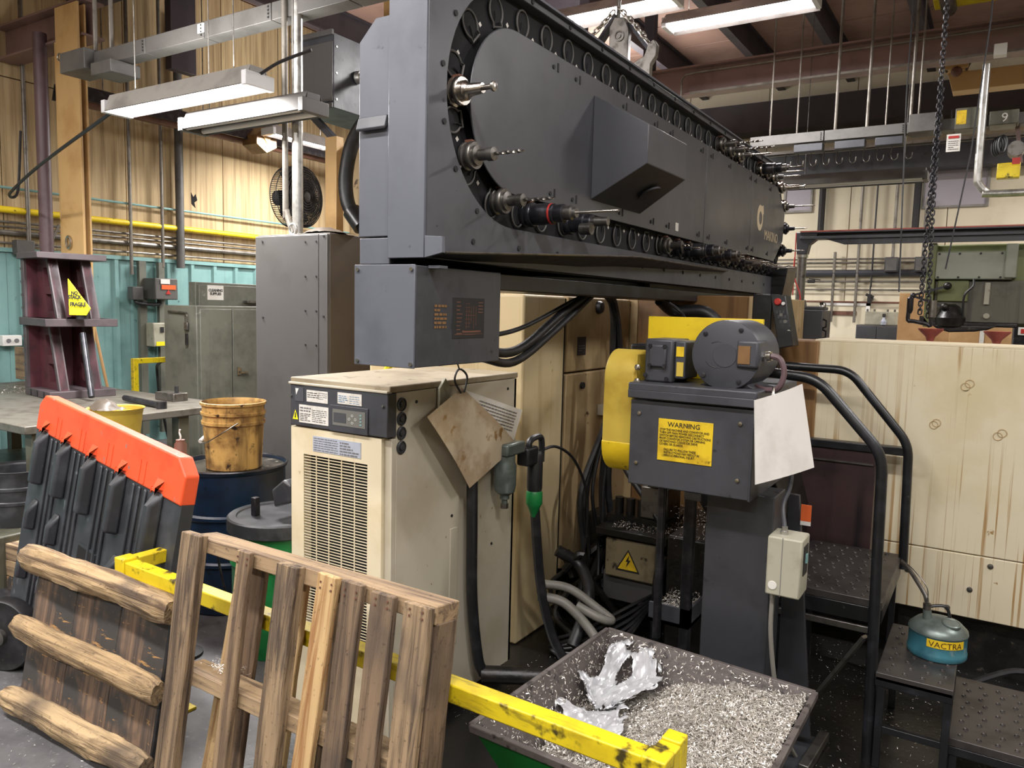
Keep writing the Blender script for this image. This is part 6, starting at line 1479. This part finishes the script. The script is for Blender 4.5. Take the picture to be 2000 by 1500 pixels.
# ------------------------------------------------------------------ grey control cabinet
cb = thing('control_cabinet', 'tall grey control cabinet with screwed door edges behind the chiller', 'cabinet', (-3.58, 3.45, 0))
B().box(-3.89, -3.27, 3.21, 3.72, 0, 2.0).build('case', 'cab_brown', cb, .004)
B().box(-3.885, -3.345, 3.19, 3.21, .03, 1.99).build('door', 'cab_gray', cb, .003)
B().box(-3.339, -3.272, 3.19, 3.21, .03, 1.99).build('door_strip', 'cab_gray', cb, .003)
b = B()
for z in (1.95, 1.75, 1.55, 1.35, 1.15, .95):
    b.lathe((-3.36, 3.19, z), -YA, [(.006, 0), (.006, .004)], 8); b.lathe((-3.45, 3.19, z), -YA, [(.006, 0), (.006, .004)], 8)
for z in (1.96, 1.5, .9): b.lathe((-3.82, 3.19, z), -YA, [(.007, 0), (.007, .004)], 8); b.lathe((-3.30, 3.19, z+.02), -YA, [(.007, 0), (.007, .004)], 8)
b.build('screw', 'ink', cb, stuff=True)
t = thing('cabinet_eye', 'steel lifting eye and dirty rag on top of the grey control cabinet', 'fitting', (-3.6, 3.3, 2.0))
B().tube([(-3.63+.03*math.cos(i*math.pi/8), 3.26, 2.035+.032*math.sin(i*math.pi/8)) for i in range(16)], .008, 8, closed=True).build('lifting_eye', 'galv', t)
rg_ = B().grid(lambda u, v: (-3.66+.34*u, 3.3+.16*v, 2.004+.05*max(0, math.sin(math.pi*u))*(.4+.6*math.sin(math.pi*v))+.012*mnoise.noise(Vector((u*6, v*6, 1)))), 16, 10)
rg_.build('rag', 'cab_brown', t, fix=False)
sh = B().grid(lambda u, v: (-3.42+.2*u, 3.26+.16*v, 2.004+.02*(1-u)), 6, 4).build('paper_sheet', 'paper', t, fix=False)

# ------------------------------------------------------------------ olive cabinets by the wall
oc_ = thing('steel_locker', 'olive grey two-door steel locker with a padlock hasp beside the control cabinet', 'locker', (-6.1, 4.7, 0))
B().box(-6.354, -5.89, 4.2, 5.3, 0, 1.545).build('case', 'olive', oc_, .006)
for y0, y1 in ((4.225, 4.552), (4.562, 5.28)):
    B().box(-5.89, -5.872, y0, y1, .06, 1.52).build('door', 'olive', oc_, .004)
hd = B().box(-5.872, -5.862, 4.60, 4.64, .92, .99).build('handle_plate', 'steel', oc_); 
B().bar((-5.85, 4.62, .945), (-5.85, 4.70, .94), .015).build('lever_handle', 'steel', oc_)
t = thing('padlock', 'padlock and chain hanging on the hasp of the olive locker', 'padlock', (-6.0, 4.18, 1.3))
B().tube([(-6.27, 4.185, 1.49), (-6.1, 4.185, 1.485), (-6.0, 4.18, 1.48)], .009, 6).build('hasp_chain', 'dull_steel', t)
B().box(-6.03, -5.98, 4.17, 4.19, 1.33, 1.40).build('lock_body', 'dull_steel', t, .006)
B().tube([(-6.02, 4.18, 1.40), (-6.02, 4.18, 1.46), (-5.99, 4.18, 1.46), (-5.99, 4.18, 1.40)], .006, 6, 3).build('shackle', 'steel', t)
B().box(-6.02, -5.99, 4.175, 4.185, 1.2, 1.3).build('lock_tag', 'dark_steel', t)
t = thing('wall_locker', 'taller olive locker with a paper sign behind the two-door locker', 'locker', (-6.6, 5.0, 0))
B().box(-6.52, -6.42, 4.57, 5.8, 0, 1.765).build('case', 'olive', t, .006)
B().box(-6.42, -6.405, 4.6, 5.75, .1, 1.74).build('door', 'olive', t, .004)
B().box(-6.405, -6.402, 4.69, 4.87, 1.60, 1.74).build('paper_sign', 'paper', t)
text('CLEANING\nSUPPLIES', .036, 'ink', t, (-6.4015, 4.78, 1.68), YA, ZA, 'sign_text', 'CENTER', ls=.9, bold=.0012, wx=.9)
B().box(-6.4, -6.34, 5.1, 5.3, 1.58, 1.60).build('hinge', 'dull_steel', t)
t = thing('disconnect_switch', 'grey disconnect switch with an orange label on a post by the teal wall', 'switch', (-7.7, 5.1, 1.55))
B().box(-7.9, -7.68, 4.98, 5.25, 1.59, 1.82).build('box_body', 'busway', t, .01)
B().box(-7.675, -7.672, 5.05, 5.22, 1.70, 1.75).build('orange_label', 'orange_label', t); B().box(-7.675, -7.672, 5.04, 5.15, 1.76, 1.81).build('white_label', 'paper', t)
B().prism([(5.10, 1.65), (5.16, 1.65), (5.13, 1.70)], 'x', -7.676, -7.672).build('warning_triangle', 'red', t)
B().box(-7.95, -7.9, 4.94, 5.02, .1, 2.0).build('strut', 'olive', t); B().box(-7.95, -7.9, 5.17, 5.24, .1, 2.0).build('strut', 'olive', t)
B().tube([(-7.85, 4.86, 1.62), (-7.85, 4.86, 1.56), (-7.82, 4.92, 1.54), (-7.8, 5.1, 1.54), (-7.8, 5.1, 1.59)], .02, 8, 3).build('conduit_bend', 'rubber', t)
B().box(-7.9, -7.8, 4.80, 4.92, 1.58, 1.72).build('pull_box', 'cab_gray', t, .006)
t = thing('starter_box', 'small beige starter box with a yellow sticker below the disconnect switch', 'box', (-7.7, 5.08, 1.07))
B().box(-7.9, -7.76, 5.0, 5.17, 1.075, 1.335).build('box_body', 'ctl_box', t, .01)
B().box(-7.76, -7.757, 5.03, 5.13, 1.085, 1.13).build('yellow_sticker', 'bright_yellow', t); B().box(-7.76, -7.752, 5.08, 5.12, 1.23, 1.29).build('toggle', 'ink', t)
t = thing('yellow_frame', 'yellow tube barrier frame standing between the bench and the olive locker', 'barrier', (-6.9, 4.4, 0))
B().box(-6.925, -6.875, 4.22, 4.27, 0, 1.03).build('post', 'safety_yellow', t, .004); B().box(-6.925, -6.875, 4.27, 5.2, .98, 1.03).build('top_rail', 'safety_yellow', t, .004); B().box(-6.925, -6.875, 4.27, 5.2, .62, .67).build('mid_rail', 'safety_yellow', t, .004)
ptube('cart_handle', 'thin black bent tube handle behind the yellow frame', 'handle', bendpath([(-7.1, 4.75, 0), (-7.1, 4.62, .62), (-7.1, 4.60, .95), (-7.1, 4.75, 1.0), (-7.1, 5.1, 1.0)], .05), .014, 'ink', 8)
ptube('broom_handle', 'long copper-coloured handle leaning on the teal wall by the castings', 'handle', [(-6.95, 4.15, 0), (-7.05, 3.93, 1.45)], .014, 'cardboard', 8)

# ------------------------------------------------------------------ workbench with stacked angle-plate castings
wbh = thing('workbench', 'heavy steel workbench under the stacked castings', 'bench', (-5.6, 2.8, 0))
B().box(-7.2, -4.67, 2.2, 3.62, .80, .85).build('top', 'bench_steel', wbh, .006)
for x, yv in ((-4.78, 3.2), (-4.78, 2.25), (-7.1, 3.2), (-7.1, 2.25), (-5.9, 2.25)): B().box(x, x+.08, yv, yv+.08, 0, .80).build('leg', 'machine_grime', wbh, .004)
B().box(-7.1, -4.8, 2.25, 3.3, .25, .29).build('shelf', 'machine_grime', wbh)
ROT = math.radians(-8)
def casting(label, loc, h, WX, WY, top_extra):
    """ribbed angle plate: base table, slotted upright plate, two leaning ribs with windows"""
    t = thing('angle_plate', label, 'casting', loc, local=True); t.rotation_euler = (0, 0, ROT)
    bt = .055
    B().box(-WX, 0, 0, WY, 0, bt).build('base_plate', 'casting', t, .004)
    B().box(-WX, -WX+.06, 0.0, WY-.03, bt, h).build('upright_plate', 'casting', t, .004)
    B().box(-WX+.06, -WX+.066, .02, WY-.05, bt, h).build('red_lining', 'casting_red', t)
    sl_ = B()
    for i in range(4): sl_.box(-WX-.004, -WX+.03, -.004, .002, bt+.06+i*h*.2, bt+.078+i*h*.2)
    sl_.build('slot_mark', 'cab_gray', t, stuff=True)
    b = B()
    for i in range(3): b.box(-WX+.12+.13*i, -WX+.135+.13*i, -.004, .002, .006, bt-.004)
    b.build('tee_slot', 'ink', t, stuff=True)
    xr0 = -WX+.06; zb, zt = bt, h
    for yr in (.09, .32):
        b = B()
        def X(z): return -.04+(-.04-.16+.04)*(z-zb)/(zt-zb)
        def strip(za, zc, f0, f1):
            b.prism([(xr0+(X(za)-xr0)*f0, za), (xr0+(X(za)-xr0)*f1, za), (xr0+(X(zc)-xr0)*f1, zc), (xr0+(X(zc)-xr0)*f0, zc)], 'y', yr, yr+.05)
        zs = [zb, zb+h*.10, zb+h*.36, zb+h*.48, zb+h*.76, zt]
        strip(zs[0], zs[1], 0, 1); strip(zs[2], zs[3], 0, 1); strip(zs[4], zs[5], 0, 1)
        for q0, q1 in ((1, 2), (3, 4)): strip(zs[q0], zs[q1], 0, .5); strip(zs[q0], zs[q1], .82, 1)
        b.build('rib', 'casting_red', t)
        B().add([(X(zb)-.035, yr-.01, zb), (X(zb), yr-.01, zb), (X(zt), yr-.01, zt), (X(zt)-.035, yr-.01, zt), (X(zb)-.035, yr+.06, zb), (X(zb), yr+.06, zb), (X(zt), yr+.06, zt), (X(zt)-.035, yr+.06, zt)], [(0,1,2,3),(4,5,6,7),(0,1,5,4),(1,2,6,5),(2,3,7,6),(3,0,4,7)]).build('rib_edge', 'casting', t, .003)
    if top_extra: B().box(-WX-.02, -.10, -.02, WY+.02, h, h+.045).build('top_table', 'casting', t, .004)
    return t
NC = Vector((-5.757, 2.89, 0))
casting('maroon ribbed angle plate casting standing on the workbench, lower of two', (NC.x, NC.y, .85), .53, .50, .46, False)
ta = casting('maroon ribbed angle plate casting stacked on top of the other casting', (NC.x, NC.y, 1.382), .49, .50, .44, True)
ta2 = B().box(-.51, .02, -.02, .48, -.002, .055).build('bottom_table', 'casting', ta, .004)
t = thing('fragile_sign', 'yellow triangular caution card standing in the upper casting', 'sign', (NC.x, NC.y, 1.437), local=True); t.rotation_euler = (0, 0, ROT+math.radians(48))
ox, oy = .155, .035
B().add([(ox-.02, oy, .03), (ox+.095, oy, .03), (ox+.125, oy, .08), (ox-.03, oy+.02, .29), (ox-.02, oy+.01, .03), (ox+.095, oy+.01, .03), (ox+.125, oy+.01, .08), (ox-.03, oy+.03, .29)], [(0,1,2,3),(4,5,6,7),(0,1,5,4),(1,2,6,5),(2,3,7,6),(3,0,4,7)]).build('card', 'bright_yellow', t)
text('NO\nSTACK', .036, 'ink', t, (ox+.022, oy+.006, .175), XA, (0, .08, 1), 'sign_text', 'CENTER', ls=.8, lift=.012, bold=.0022, wx=.8)
text('FRAGILE', .036, 'ink', t, (ox+.045, oy, .095), XA, (0, .08, 1), 'sign_text', 'CENTER', lift=.010, bold=.0022, wx=.8)
B().cyl((ox+.05, oy+.045, 0), (ox+.05, oy+.045, .04), .04, n=16).build('weight', 'dark_steel', t)
tag(B().cyl((-5.50, 3.05, .88), (-5.72, 3.12, 1.33), .022, n=12).build('steel_tube', 'dark_steel'), 'dark steel bar leaning inside the lower casting', 'bar')
t = thing('torque_wrench', 'long black wrench lying on the workbench beside the castings', 'wrench', (-5.0, 3.1, .85))
B().cyl((-5.3, 3.18, .88), (-4.78, 3.14, .87), .022, n=12).build('handle', 'dark_steel', t); B().cyl((-4.80, 3.14, .85), (-4.80, 3.14, .90), .035, n=14).build('head', 'dark_steel', t)
t = thing('vise_block', 'small dark clamp block with bolts on the workbench', 'clamp', (-5.15, 3.25, .85))
B().box(-5.28, -5.05, 3.4, 3.52, .85, .91).build('block', 'dull_steel', t, .006); B().cyl((-5.1, 3.46, .91), (-5.1, 3.46, .96), .015, n=8).build('bolt', 'dark_steel', t)
tag(B().box(-7.45, -6.5, 3.45, 3.48, .851, 1.14).build('board', 'beam_wood', bev=.003), 'brown chipboard panel propped behind the workbench by the castings', 'board')
P = [(rg.uniform(-6.9, -6.35), rg.uniform(2.3, 3.2), .853) for _ in range(500)]
bc = chip_mesh('bench_chips', P, [(0, 0, 1)]*500, (.01, .03), (.003, .006), seed=19); tag(bc, 'shiny swarf scattered on the workbench left of the castings', 'chips')
t = thing('scrap_tub', 'yellow plastic tub with a dirty rag behind the orange pallet edge', 'tub', (-4.45, 2.55, .72))
B().lathe((-4.43, 2.6, .70), ZA, [(.12, 0), (.15, .24), (.16, .245), (.15, .23), (.11, .03)], 24).build('tub', 'yellow_guard', t)
rg2 = B().grid(lambda u, v: (-4.62+.2*u, 2.5+.16*v, .93+.06*math.sin(math.pi*u)*math.sin(math.pi*v)+.015*mnoise.noise(Vector((u*7, v*7, 3)))), 14, 10); rg2.build('rag', 'cab_brown', t, fix=False)
tag(B().box(-4.62, -4.25, 2.42, 2.8, 0, .70).build('side_stool', 'machine_grime', bev=.008), 'dark steel stand under the yellow tub', 'stand')

# ------------------------------------------------------------------ drums, bucket, bottle
t = thing('oil_drum', 'dark blue steel drum with an oily wet top beside the olive locker', 'drum', (-3.40, 2.63, 0))
B().lathe((-3.40, 2.63, 0), ZA, [(.27, 0), (.275, .01), (.27, .03), (.27, .24), (.28, .25), (.28, .265), (.27, .275), (.27, .48), (.28, .49), (.28, .505), (.27, .515), (.27, .715), (.28, .725), (.282, .74), (.274, .742), (.27, .735), (.268, .712)], 44).build('drum_shell', 'blue_drum', t)
B().lathe((-3.40, 2.63, .7125), ZA, [(.268, 0), (.268, .008)], 44).build('drum_head', 'drum_lid', t)
B().tube([(-3.40+.278*math.cos(i*math.pi/24), 2.63+.278*math.sin(i*math.pi/24), .738) for i in range(48)], .007, 6, closed=True).build('chime', 'dark_steel', t)
text('OIL', .07, 'mag_gray', t, (-3.33, 2.354, .58), XA, ZA, 'stencil') if False else None
t = thing('pail', 'grimy tan plastic pail with a wire bail standing on the blue drum', 'bucket', (-3.375, 2.62, .722))
cx_, cy_ = -3.375, 2.62
B().lathe((cx_, cy_, .722), ZA, [(.135, 0), (.14, .004), (.152, .235), (.160, .237), (.161, .252), (.154, .254), (.155, .285), (.163, .287), (.164, .30), (.156, .302), (.157, .335), (.165, .337), (.166, .35), (.158, .352), (.150, .33), (.136, .02), (.05, .012)], 40).build('pail_body', 'bucket', t)
for s in (-1, 1): B().cyl((cx_+s*.150*.85, cy_-s*.150*.53, .98), (cx_+s*.172*.85, cy_-s*.172*.53, .98), .018, n=12).build('bail_ear', 'bucket', t)
B().tube([(cx_+.148, cy_-.09, .98), (cx_+.10, cy_-.15, .93), (cx_+.0, cy_-.165, .875), (cx_-.09, cy_-.13, .86), (cx_-.148, cy_-.06, .90), (cx_-.145, cy_+.07, .97)], .003, 6, 6).build('wire_bail', 'dull_steel', t)
B().cyl((cx_-.11, cy_-.125, .862), (cx_-.15, cy_-.05, .885), .011, n=10).build('bail_grip', 'label_white', t)
bx_, by_, bz_ = -3.003, 2.051, .775
t = thing('squeeze_bottle', 'brown squeeze bottle with a wick nozzle beside the pail', 'bottle', (bx_, by_, bz_))
B().lathe((bx_, by_, bz_), ZA, [(.043, 0), (.046, .01), (.046, .06), (.026, .10), (.026, .19), (.019, .20), (.019, .21)], 20).build('bottle_body', 'rust_brown', t)
B().tube([(bx_, by_, bz_+.208), (bx_+.002, by_, bz_+.225), (bx_-.006, by_, bz_+.24), (bx_-.002, by_, bz_+.255)], .004, 6, 2).build('nozzle', 'paper', t)
t = thing('bottle_stand', 'thin black post stand holding the squeeze bottle', 'stand', (bx_, by_, 0))
B().lathe((bx_, by_, bz_-.012), ZA, [(.05, 0), (.05, .012)], 20).build('shelf', 'ink', t)
B().cyl((bx_, by_, .01), (bx_, by_, bz_-.012), .011, n=10).build('post', 'ink', t)
B().lathe((bx_, by_, 0), ZA, [(.08, 0), (.08, .012)], 20).build('foot', 'ink', t)
t = thing('waste_drum', 'green drum with a black clamp lid between the blue drum and chiller', 'drum', (-2.78, 2.40, 0))
gx, gy = -2.76, 2.40
B().lathe((gx, gy, 0), ZA, [(.215, 0), (.22, .01), (.22, .20), (.228, .21), (.228, .225), (.22, .235), (.22, .40), (.228, .41), (.22, .43), (.22, .585)], 40).build('drum_shell', 'green_drum', t)
B().lathe((gx, gy, .585), ZA, [(.235, -.03), (.24, -.025), (.24, .03), (.232, .037), (.20, .037), (.195, .03), (.05, .03)], 40).build('lid', 'lid_black', t)
B().box(gx-.09, gx-.06, gy-.10, gy-.07, .615, .70).build('latch_post', 'dark_steel', t, .003)
B().prism([(gx+.02, .66), (gx+.13, .70), (gx+.13, .78), (gx+.08, .80), (gx+.0, .74)], 'y', gy-.06, gy+.02).build('clamp_lever', 'lid_black', t, .012, 3)
b = B()
for i, (m, z0, z1) in enumerate((('red', .33, .37), ('bright_yellow', .38, .42))):
    bdl = B()
    for j in range(8):
        a0, a1 = math.radians(-100+5*j), math.radians(-95+5*j); r = .2295 if i == 0 else .2215
        r = .2295
        bdl.poly([(gx+r*math.cos(a0), gy+r*math.sin(a0), z0), (gx+r*math.cos(a1), gy+r*math.sin(a1), z0), (gx+r*math.cos(a1), gy+r*math.sin(a1), z1), (gx+r*math.cos(a0), gy+r*math.sin(a0), z1)])
    bdl.build('hazard_label', m, t, fix=False)
B().tube([(gx-.08, gy-.25, .3), (gx-.1, gy-.27, .45), (gx-.12, gy-.255, .56)], .006, 6, 3).build('lid_chain', 'dark_steel', t)
# yellow strap knot behind the chiller
ptube('lifting_strap', 'knotted yellow-green strap behind the chiller top', 'strap', [(-2.62, 2.95, 1.24), (-2.58, 2.95, 1.30), (-2.54, 2.95, 1.33), (-2.50, 2.95, 1.30), (-2.46, 2.95, 1.34), (-2.40, 2.95, 1.33), (-2.37, 2.95, 1.27)], .018, 'bright_yellow', 8, 5)
t = thing('lifting_lug', 'black lifting lug with a round hole beside the yellow strap', 'bracket', (-2.3, 2.95, 1.2))
B().prism([(-2.42, 1.2), (-2.26, 1.2), (-2.31, 1.36), (-2.37, 1.36)], 'y', 2.965, 2.985).build('lug_plate', 'black_paint', t, .003); B().cyl((-2.34, 2.962, 1.32), (-2.34, 2.966, 1.32), .02, n=14).build('lug_hole', 'cream', t)

# ------------------------------------------------------------------ hand cart with rubber wheel, timbers, small barrel at the far left
t = thing('hand_cart', 'low cart with a solid rubber wheel and red frame under the plastic pallet', 'cart', (-3.6, 1.6, 0))
B().lathe((-3.50, 1.55, .155), (.35, -.93, 0), [(.03, -.03), (.05, -.028), (.12, -.022), (.15, -.03), (.155, -.02), (.155, .03), (.15, .038), (.12, .028), (.05, .034), (.03, .04)], 36).build('wheel', 'rubber', t)
B().cyl((-3.52, 1.46, .155), (-3.46, 1.40, .155), .03, n=16).build('hub', 'dull_steel', t) if False else B().lathe((-3.486, 1.513, .155), (.35, -.93, 0), [(.035, 0), (.035, .02), (.018, .03), (.018, .06)], 18).build('hub', 'dull_steel', t)
B().box(-3.9, -3.32, 1.58, 1.64, .12, .18).build('red_frame', 'red', t, .004)
B().box(-4.3, -3.42, 1.66, 1.9, .05, .075).build('deck', 'dark_steel', t, .003)
B().bar((-3.48, 1.45, .155), (-3.85, 1.30, .155), .03).build('axle', 'dull_steel', t)
for i, (z, m) in enumerate(((.235, 'beam_wood'), (.145, 'beam_wood'), (.055, 'skid_board'))):
    tt = thing('timber', ('pale sawn timber on top of the stack behind the cart wheel', 'brown sawn timber in the middle of the stack behind the wheel', 'dark painted timber at the bottom of the stack behind the wheel')[i], 'timber', (-4.35, 2.05, z-.045), local=True)
    board('beam', tt, (-.4, -.06, .045), (.22, .0, .045), .14, .085, m, (0, 0, 1), 90+i)
tag(B().box(-4.65, -4.05, 1.86, 1.9, .0, .04).build('yellow_bar', 'safety_yellow', bev=.003), 'yellow steel bar on the floor below the stacked timbers', 'bar') if False else None
t = thing('small_barrel', 'open grey tub with hooped sides left of the plastic pallet', 'tub', (-4.65, 2.05, .3))
B().lathe((-4.65, 2.15, .32), ZA, [(.17, 0), (.18, .12), (.186, .125), (.186, .14), (.18, .145), (.182, .2), (.188, .205), (.188, .22), (.182, .225), (.184, .30), (.192, .31), (.185, .312), (.17, .05)], 32).build('tub', 'lid_black', t)
tag(B().box(-4.95, -4.40, 1.9, 2.42, 0, .318).build('crate', 'machine_grime', bev=.01), 'dark crate under the hooped grey tub', 'crate')
